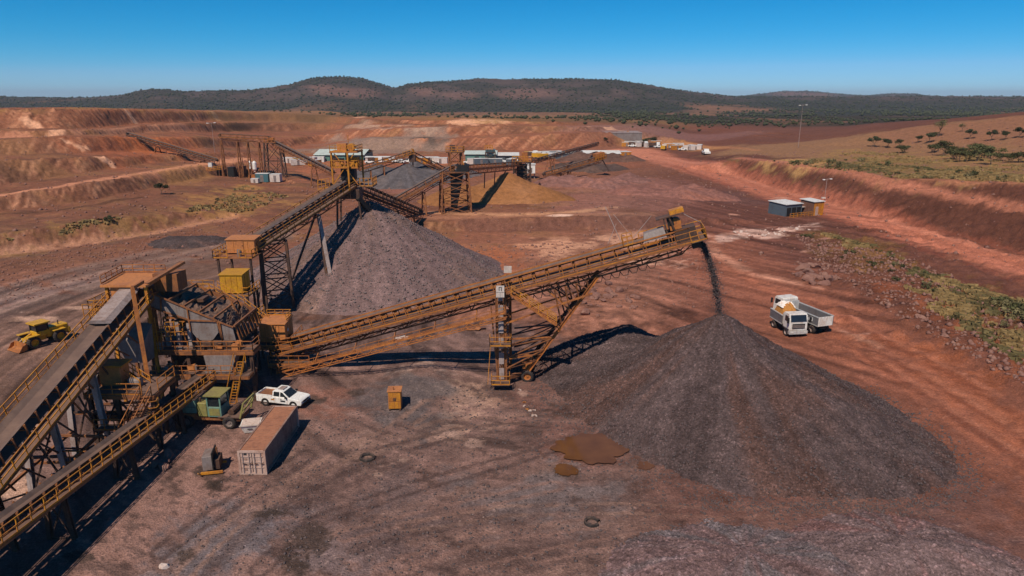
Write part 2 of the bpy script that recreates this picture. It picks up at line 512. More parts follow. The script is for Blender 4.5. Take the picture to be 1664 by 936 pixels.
class Painter:
    """lays earth colours on the terrain: fields, patches and wheel tracks, edges broken up by noise"""
    def __init__(s, X, Y, C):
        s.X, s.Y, s.C = X, Y, C
        s.U, s.W = X / Y, np.log(Y)
        s.n1 = fbm(s.U * 28, s.W * 28, 5, 101)
        s.n2 = fbm(s.U * 110, s.W * 110, 4, 111)
        s.n3 = fbm(s.U * 9, s.W * 9, 3, 121)
    def _box(s, pts, pad):
        us = [p[0] for p in pts]; ws = [p[1] for p in pts]
        return s.win(min(us) - pad, max(us) + pad, min(ws) - pad, max(ws) + pad)
    def win(s, u0, u1, w0, w1):
        i0, i1 = np.searchsorted(s.W, [w0, w1])          # samples run outwards row by row
        return i0 + np.nonzero((s.U[i0:i1] > u0) & (s.U[i0:i1] < u1))[0]
    def mixin(s, idx, m, col):
        s.C[idx] = s.C[idx] * (1 - m[:, None]) + np.asarray(col)[None] * m[:, None]
    def field(s, pix, col, soft=0.02, amp=0.02, amt=1.0, spots=0.0):
        pts = gm(pix); idx = s._box(pts, soft * 2 + amp * 2)
        if not len(idx): return
        U, W = s.U[idx], s.W[idx]
        d = seg_d(U, W, pts, True); d = np.where(inside(U, W, pts), d, -d)
        d = d + s.n1[idx] * amp * 1.6 + s.n2[idx] * amp * 0.6
        m = sstep(-soft, soft, d) * amt
        if spots: m = m * sstep(spots - 0.34, spots + 0.06, s.n2[idx] * 0.7 + s.n1[idx] * 0.6)
        s.mixin(idx, m, col)
    def track(s, pix, col, w, amt=0.7, soft=0.6, brk=0.35, pair=0.0, amp=0.3):
        """w: half width as a share of the distance; pair: gap of the two wheel lines"""
        pts = gm(pix); idx = s._box(pts, w * 4 + pair)
        if not len(idx): return
        U, W = s.U[idx], s.W[idx]
        d = seg_d(U, W, pts) + s.n2[idx] * w * amp
        if pair: d = np.abs(d - pair)
        m = 1 - sstep(w * (1 - soft), w * (1 + soft), d)
        m = m * amt * sstep(-brk - 0.45, -brk + 0.2, s.n1[idx] + 0.6 * s.n2[idx])
        s.mixin(idx, m, col)
    def blot(s, px, py, rx, ry, col, amt=0.8, amp=0.35):
        (u0, w0), (_, w1), (u1, _) = gm([(px, py), (px, py - ry), (px + rx, py)])
        su, sw = abs(u1 - u0) + 1e-5, min(abs(w1 - w0), 0.05) + 1e-4
        idx = s.win(u0 - 2.2 * su, u0 + 2.2 * su, w0 - 2.2 * sw, w0 + 2.2 * sw)
        q = np.hypot((s.U[idx] - u0) / su, (s.W[idx] - w0) / sw)
        m = 1 - sstep(0.6, 1.25, q + s.n2[idx] * amp * 2 + s.n1[idx] * amp)
        s.mixin(idx, m * amt, col)

def fan(a, Y):
    A, YY = np.meshgrid(a, Y)
    X = (A * YY).ravel(); YY = YY.ravel()
    na, ny = len(a), len(Y)
    i = np.arange((ny - 1) * na).reshape(ny - 1, na)[:, :-1].ravel()
    F = np.stack([i, i + 1, i + na + 1, i + na], 1)
    return X, YY, F

# a fan of ground samples: closer together near the camera, reaching the horizon
a_in = np.linspace(-0.86, 0.86, 505)
a_out = np.array([0.95, 1.08, 1.25, 1.5, 1.9, 2.4])
a_all = np.concatenate([-a_out[::-1], a_in, a_out])
ys = [14.0]
while ys[-1] < 1050:
    y = ys[-1]
    st = max(y * y / (CAM_H * FPX) * 2.0, 0.05)
    if 115 < y < 470: st = min(st, 0.58)
    elif y >= 470: st = min(st, 4.0)
    ys.append(y + st)
ys = np.array(ys)
ys_far = np.concatenate([np.linspace(ys[-1], 3400, 260), np.geomspace(3420, 16500, 60)])

def slope_of(H, na, ny, A, Y):
    G = H.reshape(ny, na)
    gy = np.gradient(G, axis=0) / np.maximum(np.gradient(Y.reshape(ny, na), axis=0), 1e-4)
    return np.abs(gy).ravel()

X, Y, F = fan(a_all, ys)
H = hfun(X, Y)
SL = slope_of(H, len(a_all), len(ys), X, Y)
face = sstep(0.16, 0.42, SL) * sstep(90, 130, Y)
_u = X / Y; H = H + face * (np.abs(fbm(_u * 260 - H * .6, np.log(Y) * 30, 3, 135)) * 1.1 + fbm(_u * 700, np.log(Y) * 160, 2, 136) * .35) * np.clip(Y / 220, .5, 1.4)
C = np.empty((len(X), 3)); C[:] = E_BROWN

P = Painter(X, Y, C)
a = P.U
near = 1 - sstep(95, 190, Y)
# broad fields
P.field([(430, 395), (560, 400), (760, 372), (1060, 350), (1280, 300), (1700, 420), (2400, 700), (2400, 1300), (1700, 1300), (1560, 900), (1500, 800), (1250, 790), (1040, 700), (920, 560), (700, 520), (560, 470)], E_RED, 0.05, 0.05)
P.field([(-900, 1500), (-900, 600), (-200, 505), (60, 470), (240, 440), (400, 420), (470, 500), (640, 520), (820, 520), (900, 540), (960, 620), (1060, 730), (1190, 800), (1420, 806), (1540, 850), (1640, 930), (1800, 1500)], E_YARD, 0.05, 0.06)
P.field([(-900, 700), (-300, 560), (0, 505), (250, 440), (400, 392), (420, 420), (260, 520), (100, 600), (-100, 760), (-500, 1100)], (0.165, 0.105, 0.083), 0.05, 0.05, 0.85)
P.field([(740, 405), (800, 390), (1000, 378), (1130, 385), (1200, 420), (1180, 520), (1000, 530), (820, 500), (720, 460)], (0.250, 0.126, 0.090), 0.04, 0.04, 0.9)
# purple-grey ore floor in the middle and back
P.field([(860, 330), (920, 300), (1000, 290), (1150, 300), (1290, 330), (1160, 345), (1000, 345), (900, 342)], (0.24, 0.125, 0.105), 0.03, 0.04, 0.8)
P.field([(590, 310), (720, 285), (780, 300), (740, 320), (640, 330)], E_PURPLE, 0.03, 0.03, 0.8)
P.field([(470, 262), (1020, 256), (1060, 270), (900, 285), (500, 290)], (0.23, 0.105, 0.066), 0.03, 0.03, 0.8)
# grey floor of the pit behind the stockpile and the bare purple shelf on the right

P.field([(900, 213), (940, 204), (1060, 204), (1250, 213), (1180, 226), (1050, 226)], (0.20, 0.125, 0.115), 0.02, 0.02, 0.9)
# scree on the bench faces, streaked down the slope
st1 = fbm(P.U * 300 - H * .9, P.W * 20 + H * .05, 3, 131); st2 = fbm(P.U * 90 - H * .35, P.W * 12, 4, 141)
C *= (1 + 0.22 * fbm(P.U * 16, P.W * 16, 4, 151)[:, None] + 0.10 * P.n2[:, None])
lft = 1 - sstep(0.02, 0.2, a)
m = face * lft * sstep(0.0, 0.4, st1 * 0.8 + st2 * 0.7)
C[:] = C * (1 - m[:, None] * 0.7) + np.array((0.36, 0.215, 0.15)) * m[:, None] * 0.7
m = face * sstep(0.05, 0.5, -st1 * 0.6 - st2 * 0.7)
C[:] = C * (1 - m[:, None] * 0.55) + np.array((0.085, 0.048, 0.036)) * m[:, None] * 0.35
lay = face * sstep(0.05, 0.4, fbm(P.U * 30, H * 0.9, 4, 145))
C[:] = C * (1 - lay[:, None] * 0.3) + np.array((0.25, 0.125, 0.082)) * lay[:, None] * 0.3
mid = sstep(200, 330, Y) * (1 - sstep(0.25, 0.4, a))
C[:] = C * (1 - 0.5 * mid[:, None]) + C * np.array((1.22, 1.02, 0.95)) * 0.5 * mid[:, None]
pat = sstep(0.05, 0.4, fbm(P.U * 22, P.W * 30, 4, 147)) * sstep(110, 150, Y) * lft
C[:] = C * (1 - pat[:, None] * 0.40) + np.array((0.215, 0.135, 0.070)) * pat[:, None] * 0.40
pat = sstep(0.08, 0.4, fbm(P.U * 18, P.W * 34, 4, 149)) * sstep(110, 150, Y) * lft
C[:] = C * (1 - pat[:, None] * 0.55) + np.array((0.098, 0.058, 0.045)) * pat[:, None] * 0.55
P.field([(500, 248), (545, 226), (600, 214), (700, 208), (735, 222), (722, 238), (690, 246)], (0.185, 0.155, 0.150), 0.02, 0.04, 0.85)
P.field([(640, 232), (690, 222), (722, 228), (700, 238)], (0.060, 0.052, 0.052), 0.012, 0.02, 0.85)
P.field([(560, 206), (640, 203), (700, 206), (690, 214), (600, 214)], (0.33, 0.26, 0.23), 0.012, 0.03, 0.7, spots=-0.05)
# right: red embankment faces, dry grass above
P.field([(1140, 300), (1290, 330), (1664, 470), (2200, 640), (2200, 900), (1664, 640), (1480, 530), (1380, 470), (1200, 400), (1100, 366)], (0.165, 0.082, 0.062), 0.03, 0.03, 0.9)
P.field([(1090, 246), (1300, 262), (1420, 290), (1530, 292), (1700, 300), (2300, 330), (2300, 560), (1664, 420), (1450, 365), (1300, 318), (1180, 285)], (0.128, 0.062, 0.044), 0.02, 0.02, 0.92)
P.field([(1150, 252), (1200, 236), (1350, 225), (1421, 214), (1530, 202), (1700, 184), (2300, 150), (2300, 325), (1664, 298), (1520, 290), (1430, 288), (1300, 262)], (0.315, 0.205, 0.115), 0.02, 0.03, 0.95)
P.field([(1421, 215), (1530, 203), (1700, 186), (2300, 150), (2300, 250), (1664, 235), (1540, 232), (1430, 226)], (0.31, 0.180, 0.110), 0.02, 0.02, 0.9)
P.field([(1290, 258), (1400, 245), (1664, 255), (2300, 300), (1664, 296), (1450, 285)], E_GRASS, 0.03, 0.05, 0.85, spots=0.05)
P.field([(1200, 262), (1330, 256), (1420, 262), (1640, 272), (2000, 300), (1600, 290), (1400, 284)], E_OLIVE, 0.02, 0.04, 0.7, spots=0.1)
P.field([(1225, 268), (1290, 258), (1345, 270), (1330, 278)], (0.52, 0.36, 0.16), 0.01, 0.02, 0.8)
# the haul road on the right
P.track([(1030, 244), (1060, 256), (1130, 277), (1240, 309), (1370, 345), (1500, 388), (1664, 438), (2000, 545)], (0.47, 0.205, 0.135), 0.036, 0.97, 0.3, 0.9)
for off, c_, w_ in ((-7, (0.60, 0.29, 0.20), 0.008), (4, (0.56, 0.25, 0.17), 0.009), (14, (0.26, 0.10, 0.07), 0.006), (-14, (0.30, 0.12, 0.08), 0.005)):
    P.track([(1060, 256 + off * .5), (1240, 309 + off), (1370, 345 + off * 1.2), (1500, 388 + off * 1.4), (1664, 438 + off * 1.7), (2000, 545 + off * 2)], c_, w_, 0.7, 0.7, 0.2)
P.track([(1200, 257), (1350, 275), (1450, 300), (1550, 318), (1664, 340), (2000, 400)], (0.50, 0.24, 0.16), 0.010, 0.85, 0.6, 0.6)
P.track([(1500, 292), (1590, 298), (1664, 300), (1900, 310)], (0.48, 0.25, 0.15), 0.008, 0.9, 0.7, 0.4)
P.track([(1230, 192), (1245, 184), (1275, 180), (1300, 176)], (0.52, 0.26, 0.13), 0.01, 1, 0.6, 0.9)
P.track([(1120, 236), (1180, 240), (1230, 245)], (0.45, 0.25, 0.13), 0.008, 0.7, 0.6, 0.6)
# vegetated verge between the two roads
P.field([(1280, 372), (1340, 378), (1440, 405), (1540, 445), (1664, 490), (2100, 650), (2100, 860), (1664, 620), (1500, 530), (1400, 470), (1330, 420)], (0.155, 0.074, 0.048), 0.02, 0.03, 0.85)
P.field([(1290, 375), (1350, 380), (1450, 408), (1480, 430), (1400, 440), (1330, 405)], (0.21, 0.135, 0.055), 0.02, 0.04, 0.75, spots=-0.05)
P.field([(1460, 430), (1560, 465), (1700, 520), (2000, 640), (1700, 610), (1560, 520)], (0.225, 0.140, 0.055), 0.02, 0.04, 0.7, spots=0.08)
P.field([(1420, 470), (1520, 525), (1700, 640), (1700, 600), (1560, 500), (1450, 450)], (0.30, 0.118, 0.062), 0.02, 0.03, 0.6, spots=0.1)
# access road: orange dust and pale wheel tracks
P.track([(1135, 392), (1180, 440), (1280, 490), (1400, 560), (1540, 640), (1720, 760), (2100, 1000)], (0.31, 0.142, 0.092), 0.075, 0.85, 0.8, 0.6)
P.field([(1420, 548), (1500, 560), (1640, 650), (1900, 800), (1664, 720), (1520, 630)], (0.40, 0.155, 0.072), 0.03, 0.04, 0.6)
for o in range(9):
    k = (o - 4) * 0.9
    P.track([(1150 + k * 3, 400), (1200 + k * 4, 445 + k * 2), (1290 + k * 3, 490 + k * 5), (1400 + k * 2, 558 + k * 8), (1540, 640 + k * 12), (1760, 790 + k * 16)],
            [(0.50, 0.245, 0.160), (0.20, 0.078, 0.048), (0.46, 0.20, 0.12)][o % 3], 0.006 + 0.003 * (o % 2), 0.6, 0.8, 0.05)
P.track([(1110, 370), (1150, 385), (1160, 410), (1220, 445), (1330, 468)], (0.60, 0.36, 0.26), 0.010, 0.75, 0.8, 0.1)
P.track([(1330, 520), (1380, 545), (1430, 565)], (0.60, 0.36, 0.26), 0.006, 0.8, 0.8, 0.1)
# pale dust in the middle
P.field([(860, 402), (900, 392), (1000, 384), (1070, 380), (1060, 394), (980, 402), (900, 418), (872, 420)], (0.56, 0.34, 0.24), 0.02, 0.04, 0.75, spots=-0.12)
P.field([(1010, 420), (1110, 410), (1130, 430), (1060, 430)], (0.58, 0.36, 0.27), 0.012, 0.03, 0.8, spots=0.15)
P.field([(1168, 392), (1190, 376), (1240, 372), (1330, 364), (1310, 374), (1250, 386)], (0.66, 0.52, 0.45), 0.010, 0.025, 0.85, spots=-0.05)
P.field([(730, 420), (800, 400), (860, 410), (840, 440), (760, 460)], (0.36, 0.135, 0.066), 0.03, 0.03, 0.7)
P.field([(690, 440), (745, 400), (790, 430), (740, 460)], (0.30, 0.145, 0.085), 0.03, 0.03, 0.8)
P.field([(740, 356), (900, 356), (1060, 353), (1150, 360), (1060, 372), (760, 377)], (0.135, 0.072, 0.060), 0.012, 0.01, 0.85)
P.field([(690, 352), (930, 348), (1060, 346), (1060, 351), (900, 354), (700, 357)], (0.34, 0.19, 0.13), 0.01, 0.01, 0.6)
P.track([(700, 345), (830, 349), (930, 345), (1000, 338)], (0.50, 0.31, 0.20), 0.012, 0.7, 0.8, 0.1)
P.blot(910, 351, 22, 2, E_WHITE, 0.9, 0.15)
P.field([(1090, 312), (1200, 305), (1240, 330), (1120, 330)], (0.15, 0.092, 0.085), 0.02, 0.03, 0.7)
for px, py, rx, ry in ((1268, 322, 14, 2), (1340, 388, 12, 1.5), (1190, 349, 9, 1.5), (1310, 408, 10, 2), (1180, 382, 14, 2), (1400, 545, 14, 2)):
    P.blot(px, py, rx, ry, (0.60, 0.38, 0.29), 0.8)
# left: benches, pale haul tracks, slips
P.track([(-200, 352), (0, 318), (100, 303), (200, 287), (300, 272), (345, 265), (400, 258)], (0.46, 0.245, 0.165), 0.010, 0.9, 0.6, 0.6)
P.track([(-200, 450), (0, 413), (150, 396), (260, 378), (380, 352)], (0.40, 0.235, 0.165), 0.010, 0.8, 0.7, 0.4)
P.track([(-200, 470), (0, 424), (150, 402), (300, 376)], (0.125, 0.085, 0.07), 0.007, 0.6, 0.7, 0.3)
for k, c_ in enumerate([(0.22, 0.165, 0.15), (0.11, 0.08, 0.075), (0.27, 0.20, 0.175), (0.13, 0.10, 0.10), (0.24, 0.18, 0.16), (0.12, 0.088, 0.08)]):
    P.track([(-300, 600 + k * 18), (0, 468 + k * 9), (130, 437 + k * 8), (280, 404 + k * 6), (400, 383 + k * 4), (470, 372 + k * 3)], c_, 0.012, 0.7, 0.8, 0.15)
P.track([(-100, 382), (0, 378), (140, 358), (250, 330), (300, 312)], (0.13, 0.075, 0.052), 0.010, 0.7, 0.7, 0.3)
P.track([(-100, 227), (0, 223), (40, 221)], (0.40, 0.21, 0.15), 0.012, 0.8, 0.6, 0.6)
P.track([(150, 215), (200, 206), (240, 203), (330, 200), (450, 199)], (0.055, 0.036, 0.028), 0.006, 0.85, 0.5, 0.3)  # ledge shadows painted on as dark lines, here and just below
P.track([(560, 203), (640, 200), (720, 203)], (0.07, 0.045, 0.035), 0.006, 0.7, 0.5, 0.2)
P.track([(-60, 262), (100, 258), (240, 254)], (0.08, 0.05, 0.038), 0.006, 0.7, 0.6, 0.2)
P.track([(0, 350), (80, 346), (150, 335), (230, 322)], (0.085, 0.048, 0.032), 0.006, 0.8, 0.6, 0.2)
P.track([(120, 216), (160, 212), (300, 205)], (0.36, 0.20, 0.15), 0.010, 0.6, 0.7, 0.3)
P.field([(195, 228), (230, 224), (270, 232), (282, 248), (240, 250), (205, 240)], E_ORANGE, 0.015, 0.02, 0.75)
P.field([(140, 222), (300, 232), (290, 262), (180, 268), (130, 240)], (0.27, 0.095, 0.050), 0.04, 0.04, 0.6)
for px, py, rx, ry in ((48, 201, 12, 8), (62, 206, 8, 4), (92, 216, 12, 5), (112, 232, 10, 4), (124, 239, 16, 4), (140, 243, 9, 2), (165, 259, 10, 4), (178, 266, 11, 4), (348, 188, 10, 5), (355, 193, 7, 3), (605, 188, 22, 4), (585, 190, 12, 3), (760, 196, 30, 3), (800, 195, 25, 3), (985, 208, 26, 2), (215, 196, 9, 5)):
    P.blot(px, py, rx, ry, (0.56, 0.36, 0.27), 0.75, 0.4)
P.field([(330, 318), (400, 300), (470, 318), (480, 330), (400, 348), (300, 350)], (0.30, 0.185, 0.075), 0.02, 0.04, 0.75, spots=0.05)
P.field([(-60, 395), (40, 372), (160, 356), (260, 352), (220, 372), (60, 398)], (0.22, 0.145, 0.062), 0.02, 0.04, 0.65, spots=0.12)
P.field([(230, 288), (330, 270), (345, 285), (300, 300)], (0.27, 0.165, 0.075), 0.02, 0.03, 0.6, spots=0.05)
P.field([(-100, 180), (14, 178), (150, 178), (300, 180), (420, 186), (300, 186), (0, 186)], (0.21, 0.145, 0.062), 0.008, 0.01, 0.6)
P.field([(640, 192), (760, 180), (1000, 184), (1180, 186), (1260, 196), (1100, 205), (800, 200)], (0.22, 0.15, 0.06), 0.04, 0.05, 0.6, spots=0.0)
P.track([(1030, 233), (1100, 237), (1160, 243)], (0.55, 0.33, 0.14), 0.02, 0.6, 0.8, 0.1)
# sweeping wear: marks that run along the access road and round the piles
rd = np.array((0.62, -0.78)); al, ac = X * rd[0] + Y * rd[1], -X * rd[1] + Y * rd[0]
sw = fbm(al * 0.035, ac * 0.55, 4, 301) * 0.7 + fbm(al * 0.09, ac * 1.6, 3, 311) * 0.5
rm = sstep(0.12, 0.3, a) * (1 - sstep(150, 230, Y)) * (1 - sstep(0.55, 0.7, a))
rc_ = np.hypot(X - 8, Y - 88); rt_ = np.arctan2(Y - 88, X - 8)
sy = fbm(rc_ * 0.55, rt_ * 3.5, 4, 321) * 0.7 + fbm(rc_ * 1.7, rt_ * 6, 3, 331) * 0.5
ym = (1 - sstep(0.2, 0.4, a)) * (1 - sstep(100, 140, Y))
k_ = (np.clip(sw, -.6, .6) * rm * 0.85 + np.clip(sy, -.6, .6) * ym * 1.05)[:, None]
C[:] = C * (1 + k_) + np.clip(k_, 0, 1) * np.array((0.035, 0.016, 0.012))
# yard: pale dust smears, dark oil and wet patches, sweeping wheel marks
P.field([(700, 640), (760, 620), (800, 660), (790, 720), (740, 740), (700, 700)], (0.44, 0.305, 0.245), 0.03, 0.06, 0.75, spots=0.12)
P.field([(560, 720), (650, 690), (720, 700), (640, 760), (560, 780)], (0.27, 0.19, 0.165), 0.03, 0.05, 0.7, spots=0.12)
P.field([(640, 600), (700, 595), (720, 610), (660, 622)], (0.40, 0.29, 0.25), 0.02, 0.04, 0.8, spots=0.15)
P.field([(480, 640), (560, 625), (620, 650), (560, 690), (490, 670)], (0.20, 0.098, 0.075), 0.03, 0.05, 0.7, spots=-0.05)
P.field([(240, 760), (300, 700), (380, 690), (440, 780), (380, 840), (200, 936), (120, 936)], (0.265, 0.168, 0.148), 0.03, 0.06, 0.85, spots=-0.1)
P.field([(640, 780), (840, 700), (900, 760), (820, 860), (640, 936), (560, 936)], (0.225, 0.145, 0.130), 0.05, 0.08, 0.85, spots=-0.05)
P.field([(440, 880), (640, 790), (760, 800), (640, 900), (560, 940)], (0.170, 0.140, 0.150), 0.05, 0.08, 0.85, spots=-0.05)
P.field([(820, 610), (900, 600), (980, 690), (1020, 740), (960, 780), (860, 700)], (0.195, 0.108, 0.095), 0.04, 0.05, 0.65, spots=-0.1)
P.field([(1100, 800), (1300, 812), (1480, 806), (1600, 850), (1640, 930), (1500, 880), (1300, 846), (1120, 840)], (0.205, 0.128, 0.112), 0.05, 0.06, 0.9)
P.field([(1040, 740), (1120, 790), (1300, 806), (1480, 800), (1560, 770), (1640, 800), (1660, 900), (1560, 870), (1300, 850), (1060, 830)], (0.195, 0.120, 0.104), 0.05, 0.06, 0.75)
P.field([(1040, 936), (1080, 895), (1180, 872), (1340, 880), (1360, 936), (1380, 1100), (900, 1100)], (0.135, 0.12, 0.13), 0.03, 0.05, 0.9, spots=-0.25)
P.field([(1340, 860), (1500, 840), (1600, 890), (1660, 960), (1700, 1100), (1400, 1100)], (0.145, 0.098, 0.098), 0.03, 0.05, 0.9, spots=-0.25)
P.field([(560, 760), (700, 800), (860, 760), (1000, 800), (1060, 860), (900, 900), (600, 900), (500, 860)], (0.120, 0.082, 0.077), 0.05, 0.07, 0.6)
P.field([(300, 850), (420, 830), (470, 870), (380, 936), (260, 936)], (0.140, 0.128, 0.145), 0.04, 0.06, 0.95)
P.field([(780, 790), (900, 770), (980, 800), (960, 850), (820, 850)], (0.158, 0.138, 0.146), 0.05, 0.06, 0.85)
P.field([(600, 620), (720, 620), (730, 690), (640, 700), (590, 670)], (0.110, 0.100, 0.108), 0.03, 0.05, 0.9)
yt = [((300, 936), (420, 820), (560, 740), (720, 690), (860, 680)), ((420, 936), (520, 850), (680, 790), (860, 740), (980, 700)),
      ((620, 936), (760, 880), (960, 850), (1160, 850), (1400, 830), (1560, 850)), ((660, 860), (820, 830), (1020, 826), (1200, 836), (1400, 822)),
      ((480, 800), (600, 740), (760, 700), (880, 690)), ((760, 936), (900, 900), (1060, 870), (1180, 850)), ((520, 760), (640, 700), (700, 660)),
      ((260, 900), (330, 850), (420, 790), (500, 740)), ((560, 880), (720, 830), (900, 790))]
for k, t in enumerate(yt):
    P.track(t, [(0.24, 0.16, 0.135), (0.075, 0.052, 0.050), (0.21, 0.135, 0.118)][k % 3], 0.0050, 0.75, 0.7, 0.15, pair=0.014, amp=1.0)
    P.track([(x + 12, y + 26) for x, y in t], [(0.085, 0.058, 0.055), (0.22, 0.145, 0.125)][k % 2], 0.012, 0.6, 0.9, 0.1, amp=1.2)
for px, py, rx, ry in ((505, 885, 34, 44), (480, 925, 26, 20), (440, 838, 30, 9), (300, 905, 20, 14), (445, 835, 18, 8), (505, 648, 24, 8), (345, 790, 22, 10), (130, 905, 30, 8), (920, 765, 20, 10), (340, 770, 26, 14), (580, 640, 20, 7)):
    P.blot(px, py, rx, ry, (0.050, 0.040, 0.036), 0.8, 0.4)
for px, py, rx, ry in ((760, 650, 14, 8), (735, 705, 16, 8), (770, 720, 12, 6), (850, 640, 7, 6), (655, 748, 8, 4), (615, 772, 9, 4), (1215, 735, 10, 3), (690, 605, 24, 3)):
    P.blot(px, py, rx, ry, (0.40, 0.29, 0.25), 0.55, 0.6)
# damp red margin round the puddle
P.blot(958, 730, 70, 24, (0.16, 0.075, 0.055), 0.6, 0.3)
for px, py, rx, ry in ((60, 519, 34, 6), (130, 500, 26, 3), (30, 780, 30, 12), (25, 790, 26, 12), (60, 690, 24, 6), (20, 800, 40, 14)):
    P.blot(px, py, rx, ry, (0.48, 0.33, 0.26), 0.8, 0.3)
# everything far is scrub and dark woodland
fw = sstep(430, 640, Y + fbm(X * 0.006, Y * 0.006, 3, 161) * 220) * (1 - sstep(0.38, 0.5, a) * (1 - sstep(430, 560, Y)))
wood = np.array((0.052, 0.048, 0.030)); scr = np.array((0.215, 0.130, 0.072))
ww = sstep(-0.15, 0.25, fbm(X * 0.004, Y * 0.0025, 4, 171) + 0.15)
C[:] = C * (1 - fw[:, None]) + (wood * ww[:, None] + scr * (1 - ww[:, None])) * fw[:, None]
spk = fbm(X * 3.1, Y * 3.1, 2, 341); pz = np.clip(spk - 0.42, 0, 1)[:, None] * (near * sstep(-0.2, 0.3, P.n1))[:, None] * 0.55
C[:] = C + pz * np.array((0.55, 0.42, 0.37))
C[:] = np.clip(C * (1 + 0.16 * fbm(X * 0.5, Y * 0.5, 3, 181)[:, None] * near[:, None]), 0.004, 0.9)
# ground colours multiplied zone by zone, factors tuned against colours in the image
rt = sstep(0.16, 0.30, a)[:, None]; lf = (lft * sstep(105, 160, Y))[:, None]; lf2 = (lft * sstep(190, 260, Y))[:, None]
C *= np.array((1.02, 0.88, 0.80))
C *= 1 + rt * (np.array((0.78, 0.70, 0.70)) - 1)
C *= 1 + lf * (np.array((1.12, 1.03, 0.95)) - 1)
C *= 1 + lf2 * (np.array((1.12, 1.14, 1.10)) - 1) * (1 - fw[:, None])
M_GROUND = earth_mat('earth', 1.0, 0.30)
link('ground', mesh_np('ground', np.stack([X, Y, H], 1), F, M_GROUND, True, C), kind='structure')

# ---- plain and hills behind
a_in2 = np.linspace(-0.86, 0.86, 540)
a_all2 = np.concatenate([-a_out[::-1], a_in2, a_out])
X2, Y2, F2 = fan(a_all2, ys_far)
H2 = hfun(X2, Y2)
H2[:len(a_all2)] -= 0.0
wd = fbm(X2 * 0.004, Y2 * 0.0025, 4, 171); rock = fbm(X2 * 0.010, Y2 * 0.006, 5, 191)
up = sstep(6, 30, H2)
w = sstep(-0.15, 0.25, wd + 0.15 + 0.35 * sstep(1300, 2200, Y2))
C2 = np.array((0.040, 0.040, 0.027)) * w[:, None] + np.array((0.205, 0.112, 0.062)) * (1 - w[:, None])
rk = up * sstep(0.02, 0.45, rock + 0.10)
C2 = C2 * (1 - up[:, None]) + np.array((0.050, 0.044, 0.030)) * up[:, None]
C2 = C2 * (1 - 0.8 * rk[:, None]) + np.array((0.098, 0.070, 0.058)) * 0.8 * rk[:, None]
for px, py, rx, ry in ((545, 150, 45, 7), (585, 152, 40, 8), (520, 143, 30, 4), (690, 150, 26, 8), (860, 152, 60, 9), (740, 155, 40, 7), (1280, 152, 30, 4), (1330, 154, 30, 3)):
    g = at_y(px, py, 2100 if px < 1200 else 4400)
    q = np.hypot((X2 / Y2 - g.x / g.y) / (rx / FPX), (H2 - g.z) / (ry / FPX * g.y))
    m = (1 - sstep(0.5, 1.2, q + 0.5 * rock)) * up * 0.7
    C2 = C2 * (1 - m[:, None]) + np.array((0.19, 0.110, 0.085)) * m[:, None]
M_HILL = earth_mat('hill_scrub', 1.0, far=True)
link('hills', mesh_np('hills', np.stack([X2, Y2, H2], 1), F2, M_HILL, True, np.clip(C2 * np.array((0.90, 0.80, 0.78)), 0.004, 0.9)), kind='structure')

# ================================================================== MATERIALS
M_RUST = paint_mat('rusty_steel', (0.200, 0.078, 0.036), (0.350, 0.128, 0.040), (0.070, 0.038, 0.028), 1.1, 0.6, 0.75, 0.22)
M_DARK = paint_mat('dark_steel', (0.068, 0.040, 0.032), (0.150, 0.070, 0.040), (0.03, 0.022, 0.02), 1.1, 0.5, 0.7, 0.25)
M_RUSTO = paint_mat('weathered_orange_paint', (0.46, 0.160, 0.036), (0.29, 0.098, 0.034), (0.09, 0.045, 0.028), 1.1, 0.75, 0.65, 0.20)
M_YEL = paint_mat('yellow_safety_paint', (0.60, 0.245, 0.020), (0.38, 0.135, 0.030), (0.13, 0.060, 0.032), 1.1, 0.75, 0.55, 0.18)
M_YEL2 = paint_mat('faded_yellow_paint', (0.50, 0.180, 0.026), (0.32, 0.108, 0.030), (0.11, 0.052, 0.032), 1.1, 0.8, 0.6, 0.12)
M_CABO = paint_mat('orange_cabin_paint', (0.52, 0.195, 0.060), (0.38, 0.140, 0.055), (0.20, 0.08, 0.045), 0.6, 0.45, 0.6, 0.25)
M_CABY = paint_mat('yellow_cabin_paint', (0.54, 0.265, 0.018), (0.40, 0.180, 0.028), (0.24, 0.10, 0.04), 0.6, 0.4, 0.5, 0.25)
M_GREYP = paint_mat('grey_steel_plate', (0.225, 0.185, 0.175), (0.165, 0.115, 0.098), (0.120, 0.068, 0.050), 0.7, 0.5, 0.6, 0.25)
M_PALE = paint_mat('pale_galvanised_steel', (0.36, 0.285, 0.265), (0.23, 0.155, 0.130), (0.15, 0.085, 0.065), 0.8, 0.5, 0.65, 0.2)
M_WALK = paint_mat('dusty_walkway_grating', (0.125, 0.078, 0.062), (0.20, 0.115, 0.075), (0.07, 0.045, 0.038), 1.5, 0.5, 0.85, 0.45)
M_BELT = paint_mat('conveyor_rubber', (0.085, 0.066, 0.060), (0.190, 0.130, 0.100), (0.055, 0.040, 0.036), 0.8, 0.65, 0.85, 0.60)
M_TYRE = paint_mat('tyre_rubber', (0.035, 0.030, 0.029), (0.11, 0.075, 0.06), (0.07, 0.045, 0.038), 1.6, 0.4, 0.9, 0.25)
M_WHITE = paint_mat('white_vehicle_paint', (0.78, 0.76, 0.73), (0.70, 0.66, 0.62), (0.52, 0.40, 0.33), 0.8, 0.35, 0.35, 0.04)
M_WHITED = paint_mat('dusty_white_sheet', (0.62, 0.54, 0.49), (0.50, 0.38, 0.32), (0.36, 0.22, 0.16), 0.8, 0.45, 0.6, 0.12)
